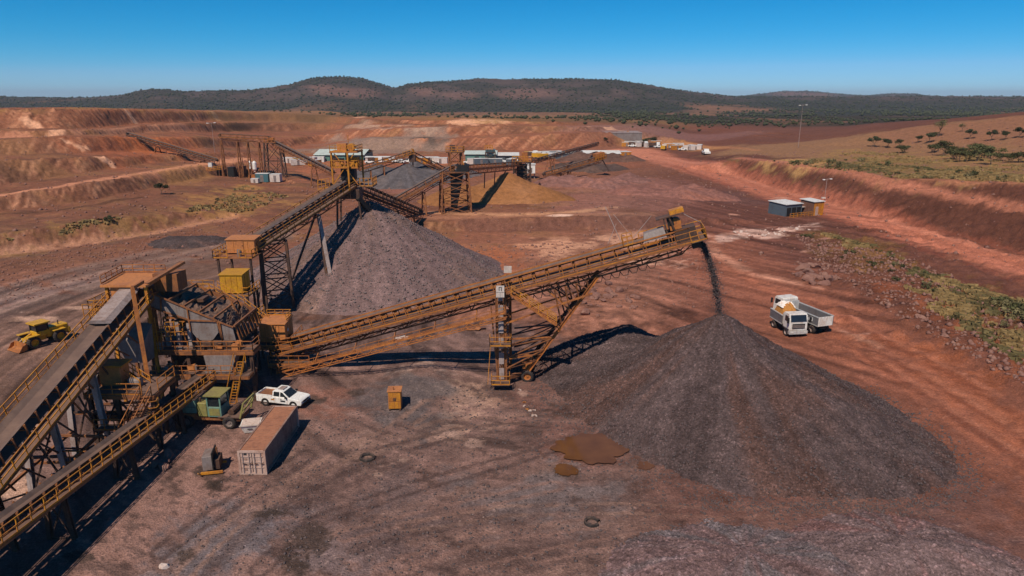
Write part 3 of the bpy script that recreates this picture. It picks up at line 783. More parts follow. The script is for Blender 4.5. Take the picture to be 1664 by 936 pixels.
M_GREEN = paint_mat('faded_green_paint', (0.125, 0.235, 0.185), (0.16, 0.20, 0.14), (0.14, 0.09, 0.06), 0.9, 0.4, 0.55, 0.20)
M_LIME = paint_mat('faded_lime_paint', (0.25, 0.225, 0.070), (0.19, 0.16, 0.075), (0.18, 0.12, 0.06), 0.9, 0.4, 0.6, 0.2)
M_PINK = paint_mat('faded_container_paint', (0.50, 0.345, 0.285), (0.42, 0.25, 0.19), (0.26, 0.12, 0.08), 0.9, 0.5, 0.65, 0.1)
M_CONTR = paint_mat('dusty_container_roof', (0.35, 0.150, 0.085), (0.30, 0.125, 0.075), (0.16, 0.07, 0.05), 0.5, 0.5, 0.8, 0.1)
M_CONTS = paint_mat('weathered_shaded_side', (0.30, 0.185, 0.145), (0.20, 0.105, 0.08), (0.12, 0.06, 0.045), 0.6, 0.55, 0.7, 0.1)  # worn side paint, darker than the doors: side shade put into the colour
M_LOADER = paint_mat('yellow_machine_paint', (0.60, 0.320, 0.020), (0.46, 0.220, 0.030), (0.22, 0.10, 0.05), 0.9, 0.35, 0.45, 0.12)
M_SHEDB = paint_mat('blue_grey_shed_sheet', (0.090, 0.115, 0.140), (0.075, 0.09, 0.11), (0.10, 0.06, 0.05), 0.6, 0.35, 0.5, 0.06)
M_SHEDG = paint_mat('green_shed_sheet', (0.105, 0.225, 0.195), (0.12, 0.20, 0.17), (0.13, 0.10, 0.08), 0.3, 0.35, 0.5, 0.05)
M_ROOFG = paint_mat('pale_green_roof_sheet', (0.50, 0.56, 0.51), (0.44, 0.48, 0.44), (0.38, 0.32, 0.27), 0.15, 0.4, 0.5, 0.05)
M_ROOFW = paint_mat('white_roof_sheet', (0.66, 0.64, 0.61), (0.56, 0.51, 0.47), (0.44, 0.34, 0.28), 0.3, 0.4, 0.5, 0.05)
M_TEAL = paint_mat('teal_container_paint', (0.055, 0.145, 0.170), (0.07, 0.13, 0.14), (0.12, 0.08, 0.06), 0.6, 0.35, 0.5, 0.1)
M_BRICKW = paint_mat('brown_shed_wall', (0.185, 0.088, 0.060), (0.15, 0.07, 0.05), (0.10, 0.05, 0.04), 0.6, 0.4, 0.7, 0.05)
M_TRUCKW = paint_mat('dusty_truck_paint', (0.72, 0.69, 0.65), (0.56, 0.45, 0.38), (0.36, 0.20, 0.14), 0.9, 0.55, 0.45, 0.12)
M_ALU = paint_mat('aluminium_body', (0.56, 0.55, 0.53), (0.45, 0.42, 0.39), (0.34, 0.24, 0.19), 1.0, 0.35, 0.4, 0.08, 0.25)
M_TRAY = paint_mat('dark_grey_tray_side', (0.145, 0.140, 0.150), (0.11, 0.10, 0.10), (0.15, 0.09, 0.07), 1.0, 0.35, 0.5, 0.08)
M_CLOTH = paint_mat('orange_load', (0.46, 0.195, 0.045), (0.38, 0.15, 0.045), (0.25, 0.11, 0.05), 1.2, 0.4, 0.9, 0.0)
M_LIME_ROCK = paint_mat('white_lime', (0.78, 0.70, 0.64), (0.68, 0.56, 0.49), (0.5, 0.36, 0.28), 1.2, 0.4, 0.9, 0.0)
M_ROCK = paint_mat('red_boulder', (0.215, 0.105, 0.082), (0.30, 0.165, 0.125), (0.13, 0.062, 0.05), 0.7, 0.5, 0.9, 0.12)
M_ROCKD = paint_mat('dark_ore_rock', (0.090, 0.068, 0.068), (0.135, 0.095, 0.090), (0.06, 0.04, 0.038), 1.4, 0.5, 0.85, 0.05)
M_ROCKG = paint_mat('grey_ore_rock', (0.150, 0.116, 0.116), (0.20, 0.145, 0.135), (0.10, 0.07, 0.066), 1.4, 0.5, 0.85, 0.05)
M_PINKR = paint_mat('dusty_pink_stone', (0.30, 0.21, 0.18), (0.24, 0.15, 0.12), (0.16, 0.10, 0.08), 1.4, 0.5, 0.9, 0.05)
M_ROCKW = paint_mat('white_rubble', (0.60, 0.47, 0.41), (0.50, 0.34, 0.27), (0.32, 0.17, 0.12), 0.8, 0.4, 0.9, 0.1)
def flat_mat(name, col, rough=0.5, spec=0.3, metallic=0.0):
    nt = NT(name); n = nt.noise(4.0, 3, 0.6, gcoords(nt))
    r = nt.ramp(n.outputs[0], [(0.3, (0.8, 0.8, 0.8)), (0.7, (1.15, 1.15, 1.15))])
    nt.link(nt.mix(1.0, col, r.outputs[0], 'MULTIPLY'), nt.b.inputs['Base Color'])
    nt.b.inputs['Roughness'].default_value = rough
    nt.b.inputs['Specular IOR Level'].default_value = spec
    nt.b.inputs['Metallic'].default_value = metallic
    return nt.m
M_GLASS = flat_mat('dark_window_glass', (0.018, 0.022, 0.026), 0.12, 0.6)
M_BLACK = flat_mat('black_plastic', (0.016, 0.015, 0.015), 0.6)
M_PRINT = flat_mat('dark_lettering', (0.03, 0.03, 0.035), 0.7)
M_PRINTW = flat_mat('white_lettering', (0.75, 0.74, 0.72), 0.6)
M_RED = flat_mat('red_lamp', (0.35, 0.03, 0.02), 0.4)
M_LAMP = flat_mat('headlamp_glass', (0.62, 0.60, 0.56), 0.2, 0.6)

# ================================================================== STOCKPILES
def stockpile(name, label, peaks, step, colfun, mat, k=0.7, rough=0.22, ripple=0.5, sink=0.5, category='stockpile'):
    """heaps of tipped ore that run into each other; each peak is (x, y, height, slope)"""
    pk = np.array(peaks, float)
    R = pk[:, 2] / pk[:, 3] * 1.15 + 2
    x0, x1 = (pk[:, 0] - R).min(), (pk[:, 0] + R).max(); y0, y1 = (pk[:, 1] - R).min(), (pk[:, 1] + R).max()
    gx, gy = np.arange(x0, x1, step), np.arange(y0, y1, step)
    GX, GY = np.meshgrid(gx, gy); xx, yy = GX.ravel(), GY.ravel()
    acc = np.zeros_like(xx); z = np.full_like(xx, -50.0)
    wx = fbm(xx * 0.16, yy * 0.16, 3, 201) * 1.1; wy = fbm(xx * 0.16, yy * 0.16, 3, 211) * 1.1
    for (px, py, h, s) in pk:
        dx, dy = xx + wx - px, yy + wy - py
        d = np.hypot(dx, dy)
        th = np.arctan2(dy, dx)
        rip = fbm(th * 7 + px, d * 0.12, 3, 221) * ripple * np.clip(d / 6, 0, 1)
        prof = np.sqrt(d * d + 0.35)
        c = h - s * prof * (1 - 0.10 * np.clip(d * s / h, 0, 1)) + rip * 0.5
        z = np.maximum(z, c) + 0.0
        acc += np.exp(np.clip(c / k, -60, 60))
    zs = k * np.log(acc + 1e-30)
    g = hfun(xx, yy)
    zs = zs + rough * fbm(xx * 1.1, yy * 1.1, 4, 231, 0.65) + 0.05 * RNG.standard_normal(len(xx))
    rel = zs - 0.0
    base = g
    zz = np.where(rel + pk0z(name) > base, rel + pk0z(name), base - sink * np.clip((base - rel - pk0z(name)) * 2, 0, 1))
    ny, nx = GX.shape
    i = np.arange((ny - 1) * nx).reshape(ny - 1, nx)[:, :-1].ravel()
    F = np.stack([i, i + 1, i + nx + 1, i + nx], 1)
    F = F[(zz > base - sink * 0.9)[F].any(1)]
    used = np.zeros(len(xx), bool); used[F.ravel()] = True
    remap = np.cumsum(used) - 1
    V = np.stack([xx, yy, zz], 1)[used]; F = remap[F]
    C = colfun(V) * np.array((0.98, 0.86, 0.82))
    o = V.mean(0) * np.array((1, 1, 0))
    me = mesh_np(name, V - o, F, mat, True, np.clip(C, 0.005, 0.9))
    return link(name, me, None, o, label, category), V
def pk0z(name): return 0.0
M_ORE = earth_mat('crushed_ore', 1.0, 0.85)
M_ORE2 = earth_mat('fine_crushed_ore', 0.8, 0.45)
M_SAND = earth_mat('fine_ore', 0.5, 0.0)
def ore_cols(base, tint, apex, seed=0):
    base, tint = np.array(base), np.array(tint)
    def f(V):
        dx, dy = V[:, 0] - apex[0], V[:, 1] - apex[1]
        th, d = np.arctan2(dy, dx), np.hypot(dx, dy)
        s = fbm(th * 5, d * 0.05, 4, 241 + seed) * 0.8 + fbm(V[:, 0] * 0.13, V[:, 1] * 0.13, 4, 251 + seed) * 0.7
        m = sstep(-0.05, 0.45, s)[:, None]
        c = base * (1 - m) + tint * m
        return c * (1 + 0.35 * fbm(th * 14, d * 0.10, 3, 261 + seed) + 0.16 * fbm(V[:, 0] * 1.3, V[:, 1] * 1.3, 3, 271))[:, None]
    return f
AP = at_y(1170, 510, 65.0)
hump = at_y(1015, 523, 73.0); hump2 = at_y(1090, 535, 69.5); hump3 = at_y(950, 560, 72.0)
PILE_MAIN, V_MAIN = stockpile('ore_stockpile', 'large dark ore stockpile under the falling stream of the stacker', [
    (AP.x, AP.y, AP.z + .45, 0.70), (AP.x + 3.2, AP.y - 4.0, AP.z - 2.4, 0.52), (AP.x + 6.6, AP.y - 8.0, 4.0, 0.42), (AP.x + 9.6, AP.y - 11.2, 2.0, 0.36),
    (AP.x - 1.5, AP.y - 5.5, 4.6, 0.46), (AP.x + 1.5, AP.y - 9.2, 3.5, 0.42), (hump2.x, hump2.y, hump2.z - 1.3, 0.55), (hump.x, hump.y, hump.z, 0.60), (hump3.x, hump3.y, hump3.z, 0.55), (hump.x + 1.5, hump.y - 7, 3.4, 0.42)],
    0.16, ore_cols((0.086, 0.066, 0.067), (0.096, 0.061, 0.054), AP), M_ORE, 0.45)
HEAD = at_y(572, 297, 113.0)
PILE_LEFT, V_LEFT = stockpile('ore_stockpile', 'tall grey ore stockpile below the yellow conveyor head', [
    (-24.2, 115.5, 13.2, 0.66), (-21.5, 116, 10.2, 0.60), (-21.5, 103, 4.4, 0.44), (-17.5, 118, 5.4, 0.44), (-27.5, 117, 8.0, .6)],
    0.25, ore_cols((0.168, 0.122, 0.122), (0.175, 0.122, 0.108), (-24.2, 115.5), 3), M_ORE2, 0.6, 0.12)
g = ground(800, 335)
bz = g.z
def brown_cols(V):
    n = fbm(V[:, 0] * 0.09, V[:, 1] * 0.09, 4, 281)
    return (np.array((0.270, 0.130, 0.052)) * (1 + 0.25 * n[:, None])) * np.array((1, 1, 1)) + 0.03 * np.clip(n, 0, 1)[:, None]
Yb = g.y + 14
b1 = at_y(826, 283, Yb + 6); b2 = at_y(745, 300, Yb); b3 = at_y(875, 305, Yb + 2); b4 = at_y(905, 318, Yb - 1)
stockpile('ore_stockpile', 'smooth yellow-brown stockpile behind the middle transfer tower', [(b1.x, b1.y, b1.z + .8, 0.50), (b2.x, b2.y, b2.z + .8, 0.5), (b3.x, b3.y, b3.z + .4, 0.45), (b4.x, b4.y, b4.z, 0.40), (b2.x + 7, b2.y - 1, b2.z - .5, 0.45)],
    0.45, brown_cols, M_SAND, 1.0, 0.10, 0.3)
g2 = ground(655, 306)
p1 = at_y(660, 264, g2.y + 14)
stockpile('ore_stockpile', 'blue-grey fine ore stockpile beneath the peaked far conveyor', [(p1.x, p1.y, p1.z, 0.52), (p1.x + 6, p1.y + 6, p1.z - 1, 0.5), (p1.x - 4, p1.y + 3, p1.z - 2.5, .45), (p1.x + 16, p1.y + 14, p1.z - 1.5, 0.5), (p1.x - 14, p1.y + 18, p1.z - 1.5, .5), (p1.x, p1.y + 22, p1.z - 1, .5)],
    0.5, ore_cols((0.098, 0.096, 0.106), (0.115, 0.105, 0.108), p1, 5), M_SAND, 0.9, 0.10, 0.3)
def heap(px, py, h, w, col, tint, label, n=5, mat=None, spread=1.0, step=0.4, seed=0):
    g = ground(px, py); rr = random.Random(seed + int(px))
    pk = []
    for i in range(n):
        x = (i / max(n - 1, 1) - 0.5) * w
        pk.append((g.x + x, g.y + rr.uniform(0, 3) * spread, g.z + h * rr.uniform(0.6, 1.0), 0.42))
    return stockpile('ore_stockpile', label, pk, step, ore_cols(col, tint, (g.x, g.y), seed), mat or M_ORE, 0.6, 0.2, 0.3)
heap(300, 398, 1.7, 10, (0.070, 0.056, 0.056), (0.13, 0.085, 0.075), 'low black ore windrow behind the upper orange cabin', 6, seed=2)
heap(965, 302, 3.4, 26, (0.21, 0.115, 0.100), (0.25, 0.125, 0.098), 'broad pinkish ore mound left of the blue-roofed sheds', 6, M_SAND, 4, seed=4)
heap(1095, 318, 3.0, 24, (0.215, 0.108, 0.090), (0.26, 0.12, 0.09), 'low pink-brown mound beside the red haul road', 6, M_SAND, 4, seed=6)
heap(960, 277, 3.6, 20, (0.085, 0.062, 0.055), (0.12, 0.08, 0.065), 'dark ore heap under the far right conveyor head', 5, M_SAND, 3, 0.6, seed=8)
heap(985, 262, 4.2, 22, (0.115, 0.07, 0.055), (0.12, 0.07, 0.055), 'dark brown dump behind the long white-roofed shed', 4, M_SAND, 3, 0.6, seed=9)

for px_, py_, w_, lb_, c_, sd_ in ((1215, 880, 11, 'blue-grey gravel pile cut by the bottom edge of the photo', (0.145, 0.130, 0.140), 11), (1470, 862, 8, 'purple-brown gravel pile near the bottom corner below the large stockpile', (0.165, 0.125, 0.128), 12)):
    g_ = at_h(px_, py_, 1.6); rr_ = random.Random(sd_)
    stockpile('ore_stockpile', lb_, [(g_.x + (i / 4 - .5) * w_ + rr_.uniform(-.5, .5), g_.y - 1.2 - abs(i - 2) * .5 + rr_.uniform(-.4, .4), rr_.uniform(1.1, 1.7), .38) for i in range(5)], 0.12, ore_cols(c_, (c_[0] * 1.15, c_[1] * .9, c_[2] * .85), (g_.x, g_.y), sd_), M_ORE, 0.4, 0.16, 0.2)

# ================================================================== CONVEYORS
def ore_strip(L, w, z, amp, seed, step=0.35):
    """ore lying on a belt: a lumpy ridge"""
    n = max(int(L / step), 2); rr = np.random.default_rng(seed)
    m = MB(); prof = [(-0.30, 0.0), (-0.16, 0.55), (0.0, 0.85), (0.17, 0.5), (0.30, 0.0)]
    k = len(prof); vs = []
    for i in range(n + 1):
        s = amp * (0.75 + 0.5 * rr.random())
        for y, h in prof:
            vs.append((i * L / n, y * w * (0.9 + 0.2 * rr.random()), z + h * s * (0.7 + 0.6 * rr.random())))
    fs = [(i * k + j, i * k + j + 1, (i + 1) * k + j + 1, (i + 1) * k + j) for i in range(n) for j in range(k - 1)]
    fs += [tuple(range(k))[::-1], tuple(n * k + j for j in range(k))]
    return m.add(vs, fs)
class Conveyor:
    def __init__(s, name, label, A, B, w=1.4, category='conveyor', group=None, walk=(1, -1), depth=1.2, lift=0.85, panel=2.6, idler=1.5,
                 frame=None, railm=None, fine=True, ore=0.22, rail_w=0.06, walk_w=0.85, wall=None):
        A, B = Vector(A), Vector(B)
        s.A, s.B, s.w = A, B, w; s.L = L = (B - A).length
        u = (B - A).normalized(); sd = Vector((0, 0, 1)).cross(u).normalized(); n = u.cross(sd)
        M = Matrix.Identity(4)
        for i in range(3): M[i][0], M[i][1], M[i][2], M[i][3] = u[i], sd[i], n[i], A[i]
        s.M = M
        s.root = r = thing(name, label, category, matrix=M, group=group)
        frame = frame or M_RUST; railm = railm or M_YEL
        s.lift = lift
        # belt: a trough carried on idlers, the return strand below
        t = 0.04; hw = w / 2
        pr = [(-hw, lift + 0.24), (-hw * 0.45, lift), (hw * 0.45, lift), (hw, lift + 0.24)]
        m = MB()
        for (y0, z0), (y1, z1) in zip(pr[:-1], pr[1:]):
            m.hexa([(0, y0, z0), (L, y0, z0), (L, y1, z1), (0, y1, z1)], [(0, y0, z0 + t), (L, y0, z0 + t), (L, y1, z1 + t), (0, y1, z1 + t)])
        m.build('belt', M_BELT, r)
        MB().bb(0.1, L - 0.1, -hw, hw, 0.08, 0.12).build('return_belt', M_BELT, r)
        if ore: ore_strip(L - 0.3, w, lift + 0.05, ore, int(L * 10)).build('ore_load', M_ROCKD, r)
        for k, nm in ((0, 'tail_pulley'), (L, 'head_pulley')):
            MB().cyl((k, -hw, lift * 0.5 + 0.05), (k, hw, lift * 0.5 + 0.05), lift * 0.5 + 0.04, 14).build(nm, M_DARK, r)
        # idler stands, one mesh shared by all
        b = MB()
        for k in (-1, 1):
            b.beam((0, k * (hw + 0.12), 0), (0, k * (hw + 0.12), lift + 0.32), 0.09, 0.09)
            b.beam((0, k * (hw + 0.1), lift + 0.24), (0, k * hw * 0.45, lift - 0.06), 0.12, 0.12)
        b.beam((0, -hw * 0.45, lift - 0.07), (0, hw * 0.45, lift - 0.07), 0.12, 0.12)
        b.beam((0, -hw - 0.12, lift - 0.2), (0, hw + 0.12, lift - 0.2), 0.08, 0.08)
        b.beam((0, -hw - 0.1, 0.03), (0, hw + 0.1, 0.03), 0.12, 0.12)
        if fine:
            me = b.mesh('idler', frame); ni = int(L / idler)
            for i in range(ni): link('idler', me, r, (idler * (i + 0.5), 0, 0))
        else:
            m = MB(); ni = int(L / idler)
            for i in range(ni):
                x = idler * (i + 0.5)
                for k in (-1, 1): m.beam((x, k * (hw + 0.12), 0), (x, k * (hw + 0.12), lift + 0.32), 0.12, 0.12)
            m.build('idler_stands', frame, r)['kind'] = 'stuff'
        # frame: stringers, bottom chords, posts and diagonals
        yf = hw + 0.17
        for k in (-1, 1):
            MB().ibeam((0, k * yf, -0.14), (L, k * yf, -0.14), 0.16, 0.28).build('stringer', frame, r)
            m = MB().beam((panel * 0.5, k * yf, -depth), (L - panel * 0.5, k * yf, -depth), 0.14, 0.14)
            np_ = max(int(L / panel), 1); d = L / np_
            for i in range(np_ + 1):
                x = i * d
                xb = min(max(x, panel * 0.5), L - panel * 0.5)
                m.beam((x, k * yf, -0.28), (xb, k * yf, -depth), 0.09, 0.09)
                if i < np_:
                    x2 = min(max((i + 1) * d, panel * 0.5), L - panel * 0.5)
                    a_, b_ = ((x, -0.28), (x2, -depth)) if i % 2 else ((xb, -depth), ((i + 1) * d, -0.28))
                    m.beam((a_[0], k * yf, a_[1]), (b_[0], k * yf, b_[1]), 0.08, 0.08)
            m.build('side_truss', frame, r)
            if wall:
                MB().bb(0, L, k * yf - 0.03, k * yf + 0.03, lift + 0.26, lift + 0.40).build('edge_board', wall, r)
        m = MB()
        for i in range(np_ + 1):
            x = min(max(i * d, panel * 0.5), L - panel * 0.5)
            m.beam((x, -yf, -depth), (x, yf, -depth), 0.09, 0.09)
            if i < np_ and fine: m.beam((x, -yf, -depth), (min(x + d, L), yf, -depth), 0.07, 0.07)
        cb = m.build('cross_bracing', frame, r)
        if not fine: cb['kind'] = 'stuff'
        for k in walk:
            y0, y1 = k * (yf + 0.12), k * (yf + 0.12 + walk_w)
            wk = MB().bb(0.2, L - 0.2, min(y0, y1), max(y0, y1), -0.12, -0.06).build('walkway', M_WALK, r)
            m = MB(); nb = max(int(L / 2.0), 1)
            for i in range(nb + 1):
                x = 0.3 + (L - 0.6) * i / nb; m.beam((x, k * (yf + 0.1), -0.16), (x, y1, -0.16), 0.07, 0.07)
            m.beam((0.2, y1, -0.17), (L - 0.2, y1, -0.17), 0.05, 0.16)
            m.build('walkway_bracket', frame, wk)
            MB().rail([(0.2, y1, -0.06), (L - 0.2, y1, -0.06)], 1.05, rail_w, idler if fine else 2.0).build('handrail', railm, r)
    def P(s, t, y=0.0, z=0.0): return s.M @ Vector((t, y, z))
    def part(s, m, name, mat, label=None, **kw): return m.build(name, mat, s.root, world=True, label=label, **kw)
    def bent(s, t, spread=0.6, mat=None, w=0.26, lean=0.0, zoff=None, depth=1.2, brace=True):
        """a pair of legs down to the ground with cross braces"""
        mat = mat or M_RUST; yf = s.w / 2 + 0.17
        tops, feet = [], []
        u = (s.M.to_3x3() @ Vector((1, 0, 0))); u.z = 0; u.normalize()
        for k in (-1, 1):
            p = s.P(t, k * yf, -depth)
            q = s.P(t, k * (yf + spread), -depth) + u * lean; q.z = gz(q.x, q.y) - 0.15
            tops.append(p); feet.append(q)
            s.part(MB().ibeam(p, q, w, w), 'support_leg', mat)
        if brace:
            m = MB(); H = (tops[0] - feet[0]).length; n = max(1, round(H / 3.2))
            for i in range(n):
                a0, a1 = tops[0].lerp(feet[0], i / n), tops[0].lerp(feet[0], (i + 1) / n)
                b0, b1 = tops[1].lerp(feet[1], i / n), tops[1].lerp(feet[1], (i + 1) / n)
                m.beam(a0, b1, 0.09, 0.09); m.beam(b0, a1, 0.09, 0.09); m.beam(a1.lerp(a0, .06), b1.lerp(b0, .06), 0.10, 0.10)
            s.part(m, 'leg_bracing', mat)
        return tops, feet
def lattice_tower(root, c, w, d, z0, z1, mat, taper=1.0, bays=4, leg=0.24, br=0.10, rz=0.0):
    """four legs with crossed braces on every face, as parts of root; world coordinates"""
    co, si = math.cos(rz), math.sin(rz)
    def P(kx, ky, t):
        f = taper + (1 - taper) * t
        x, y = kx * w / 2 * f, ky * d / 2 * f
        return Vector((c[0] + x * co - y * si, c[1] + x * si + y * co, z0 + (z1 - z0) * t))
    cs = [(-1, -1), (1, -1), (1, 1), (-1, 1)]
    for k in cs: MB().ibeam(P(*k, 0), P(*k, 1), leg, leg).build('leg', mat, root, world=True)
    for i in range(4):
        a_, b_ = cs[i], cs[(i + 1) % 4]; m = MB()
        for j in range(bays):
            t0, t1 = j / bays, (j + 1) / bays
            m.beam(P(*a_, t0), P(*b_, t1), br, br); m.beam(P(*b_, t0), P(*a_, t1), br, br); m.beam(P(*a_, t1), P(*b_, t1), br * 1.2, br * 1.2)
        m.build('face_bracing', mat, root, world=True)
def cabin(name, label, x0, x1, y0, y1, z0, z1, mat, category='cabin', door=True, ribs=True, roof_over=0.12, slope=0.15, rz=0.0, windows=(), rail=True, deckm=None):
    """sheet-metal control cabin on its own skid: walls, roof, door, vents"""
    cx, cy = (x0 + x1) / 2, (y0 + y1) / 2; w, d, h = x1 - x0, y1 - y0, z1 - z0
    r = thing(name, label, category, (cx, cy, z0), rz)
    MB().box((0, 0, h / 2), (w, d, h)).build('wall', mat, r, bevel=0.03)
    o = roof_over
    MB().hexa([(-w / 2 - o, -d / 2 - o, h + 0.01), (w / 2 + o, -d / 2 - o, h + 0.01), (w / 2 + o, d / 2 + o, h + 0.01 + slope), (-w / 2 - o, d / 2 + o, h + 0.01 + slope)],
              [(-w / 2 - o, -d / 2 - o, h + 0.10), (w / 2 + o, -d / 2 - o, h + 0.10), (w / 2 + o, d / 2 + o, h + 0.10 + slope), (-w / 2 - o, d / 2 + o, h + 0.10 + slope)]).build('roof', mat, r)
    if ribs:
        m = MB()
        for k in range(1, 4):
            x = -w / 2 + w * k / 4; m.bb(x - 0.03, x + 0.03, -d / 2 - 0.05, -d / 2 + 0.01, 0.08, h - 0.05)
        for k in range(1, 3):
            y = -d / 2 + d * k / 3; m.bb(w / 2 - 0.01, w / 2 + 0.05, y - 0.03, y + 0.03, 0.08, h - 0.05)
        m.bb(-w / 2 - 0.04, w / 2 + 0.04, -d / 2 - 0.06, -d / 2 - 0.002, 0.0, 0.10)
        m.build('wall_rib', mat, r)
    if door:
        dr = MB().bb(-0.42, 0.40, -d / 2 - 0.09, -d / 2 - 0.055, 0.10, min(1.95, h - 0.12)).build('door', mat, r)
        MB().bb(0.25, 0.32, -d / 2 - 0.14, -d / 2 - 0.092, 0.95, 1.10).build('handle', M_DARK, dr)
    for (sx, sy, ww, hh, zz) in windows:
        MB().box((sx, sy, zz), (ww, 0.06, hh) if abs(sy) > d / 2 - 0.05 else (0.06, ww, hh)).build('window', M_GLASS, r)
    m = MB()
    for k in (-1, 1): m.bb(-w / 2 - 0.1, w / 2 + 0.1, k * d * 0.35 - 0.08, k * d * 0.35 + 0.08, -0.18, -0.004)
    m.build('skid', M_DARK, r)
    return r

# ---------------------------------------------------------------- the radial stacker
SA, SE = at_y(452, 569, 73.0), at_y(1124, 386, 66.0)
ST = Conveyor('stacker_conveyor', 'long orange stacker conveyor on a wheeled mast, dropping ore on the large pile', SA, SE, 1.5, category='stacker', depth=1.15,
              frame=M_RUST, railm=M_YEL2, rail_w=0.055, idler=1.45, wall=M_RUSTO, walk_w=0.9)
R_ = ST.root; L = ST.L
def st_t(px):
    best = min(range(0, 400), key=lambda i: abs(832 + FPX * (lambda p: p.x / (p.y * CP + (CAM_H - p.z) * SP))(ST.P(L * i / 400)) - px))
    return L * best / 400
T_M = st_t(820)
# mast: two leg columns of plated lattice, platforms and a bogie with two big wheels
near_s = -1
base = ground(822, 597)
for k in (-1, 1):
    p = ST.P(T_M, k * 1.75, 0.6); q = p.copy(); q.z = 0.55
    q = Vector((p.x + (0.1), p.y, 0.55))
    m = MB()
    for dx in (-0.42, 0.42): m.ibeam(p + Vector((dx, 0, 0)), q + Vector((dx, 0, 0)), 0.22, 0.3, (1, 0, 0))
    n = 9
    for i in range(n):
        a_, b_ = p.lerp(q, i / n), p.lerp(q, (i + 1) / n)
        m.beam(a_ + Vector((-0.42, 0, 0)), b_ + Vector((0.42, 0, 0)), 0.09, 0.09); m.beam(a_ + Vector((0.42, 0, 0)), b_ + Vector((-0.42, 0, 0)), 0.09, 0.09)
        m.beam(b_ + Vector((-0.42, 0, 0)), b_ + Vector((0.42, 0, 0)), 0.10, 0.10)
    ST.part(m, 'mast_column', M_RUST)
    m = MB(); f = -0.17 * (1 if k < 0 else -1)
    for i in range(6):
        a_ = p.lerp(q, (i + 0.06) / 6); b_ = p.lerp(q, (i + 0.80) / 6)
        m.bb(a_.x - 0.26, a_.x + 0.26, a_.y + f - 0.02, a_.y + f + 0.02, b_.z, a_.z)
    ST.part(m, 'mast_plate', M_PALE)
m = MB()
for z in (1.2, 4.2, 7.0):
    a_, b_ = ST.P(T_M, -1.75, 0), ST.P(T_M, 1.75, 0)
    m.beam((a_.x, a_.y, z), (b_.x, b_.y, z), 0.2, 0.25)
    m.beam((a_.x, a_.y, z), (b_.x, b_.y, z + 2.6), 0.12, 0.12)
ST.part(m, 'mast_tie', M_RUST)
pm = ST.P(T_M, -1.75, 0)
for z, w_, d_ in ((0.75, 1.9, 1.5), (5.0, 2.2, 1.3)):
    pf = ST.part(MB().bb(pm.x - w_ / 2 - .2, pm.x + w_ / 2 - .2, pm.y - d_, pm.y - 0.2, z, z + 0.08), 'mast_platform', M_WALK)
    c4 = [(pm.x + w_ / 2 - .2, pm.y - 0.2, z + .08), (pm.x + w_ / 2 - .2, pm.y - d_, z + .08), (pm.x - w_ / 2 - .2, pm.y - d_, z + .08), (pm.x - w_ / 2 - .2, pm.y - 0.2, z + .08)]
    ST.part(MB().rail(c4, 1.0, 0.06, 1.0), 'platform_rail', M_YEL)
# access ladder with side strings
la, lb = Vector((pm.x - 1.25, pm.y - 0.6, 5.0)), Vector((pm.x - 1.55, pm.y - 1.0, 0.8))
m = MB()
for k in (-.22, .22): m.beam(la + Vector((0, k, 0)), lb + Vector((0, k, 0)), .06, .06)
for i in range(13): q = la.lerp(lb, i / 12); m.beam(q + Vector((0, -.22, 0)), q + Vector((0, .22, 0)), .04, .04)
ST.part(m, 'ladder', M_YEL)
def wheel_part(c, r, wd, axis_v, nm='wheel', add=None, hub=None, tyre=None, n=20):
    """tyre and rim as sub-parts of a wheel"""
    ax = Vector(axis_v).normalized()
    rot = Vector((0, 1, 0)).rotation_difference(ax).to_matrix()
    h = wd / 2
    ty = MB().lathe([(r * .60, -h), (r * .86, -h), (r, -h * .72), (r * 1.0, h * .72), (r * .86, h), (r * .60, h), (r * .60, -h)], axis='y', n=n)
    # tread blocks
    for i in range(n):
        t = 2 * math.pi * (i + .5) / n
        for sgn in (-1, 1):
            ty.beam((math.cos(t) * r * .99, sgn * h * .1, math.sin(t) * r * .99), (math.cos(t + .10) * r * .99, sgn * h * .72, math.sin(t + .10) * r * .99), r * .05, r * .09)
    rm = MB().lathe([(0.0, h * .35), (r * .16, h * .45), (r * .18, h * .25), (r * .5, h * .15), (r * .60, h * .78), (r * .60, -h * .78), (r * .5, -h * .15), (r * .18, -h * .25), (r * .16, -h * .45), (0.0, -h * .35)], axis='y', n=n)
    c = Vector(c)
    for g_ in (ty, rm): g_.v = [tuple(c + rot @ Vector(v)) for v in g_.v]
    w = add(ty, nm, tyre or M_TYRE)
    M = rm
    return w, M
bog = ground(857, 621)
u2 = (ST.P(L) - ST.P(0)); u2.z = 0; u2.normalize(); s2 = Vector((-u2.y, u2.x, 0))
wn_c = Vector((bog.x, bog.y + 0.3, 0.62)); wf_c = wn_c + s2 * 5.6
for c_ in (wn_c, wf_c):
    w_, rm = wheel_part(c_, 0.68, 0.52, s2, 'wheel', lambda mm, nm, mt: ST.part(mm, nm, mt))
    me = rm.mesh('rim', M_RUSTO, wmat(R_).inverted()); link('rim', me, w_)
m = MB().beam(wn_c + s2 * .4, wf_c - s2 * .4, 0.5, 0.45)
m.beam(pm + Vector((0, 0, 0.9 - pm.z)), wn_c + s2 * 1.0 + Vector((0, 0, .1)), 0.4, 0.4)
q = ST.P(T_M, 1.75, 0)
m.beam(Vector((q.x, q.y, .9)), wf_c - s2 * 1.0 + Vector((0, 0, .1)), 0.4, 0.4)
ST.part(m, 'bogie_beam', M_RUST)
ST.part(MB().cyl(wn_c + s2 * .6, wn_c + s2 * .6 + Vector((0, 0, 1.3)), .3, 10).box(wn_c + s2 * 1.2 + Vector((-.3, 0, .75)), (.8, .6, .6)), 'travel_drive', M_RUSTO)
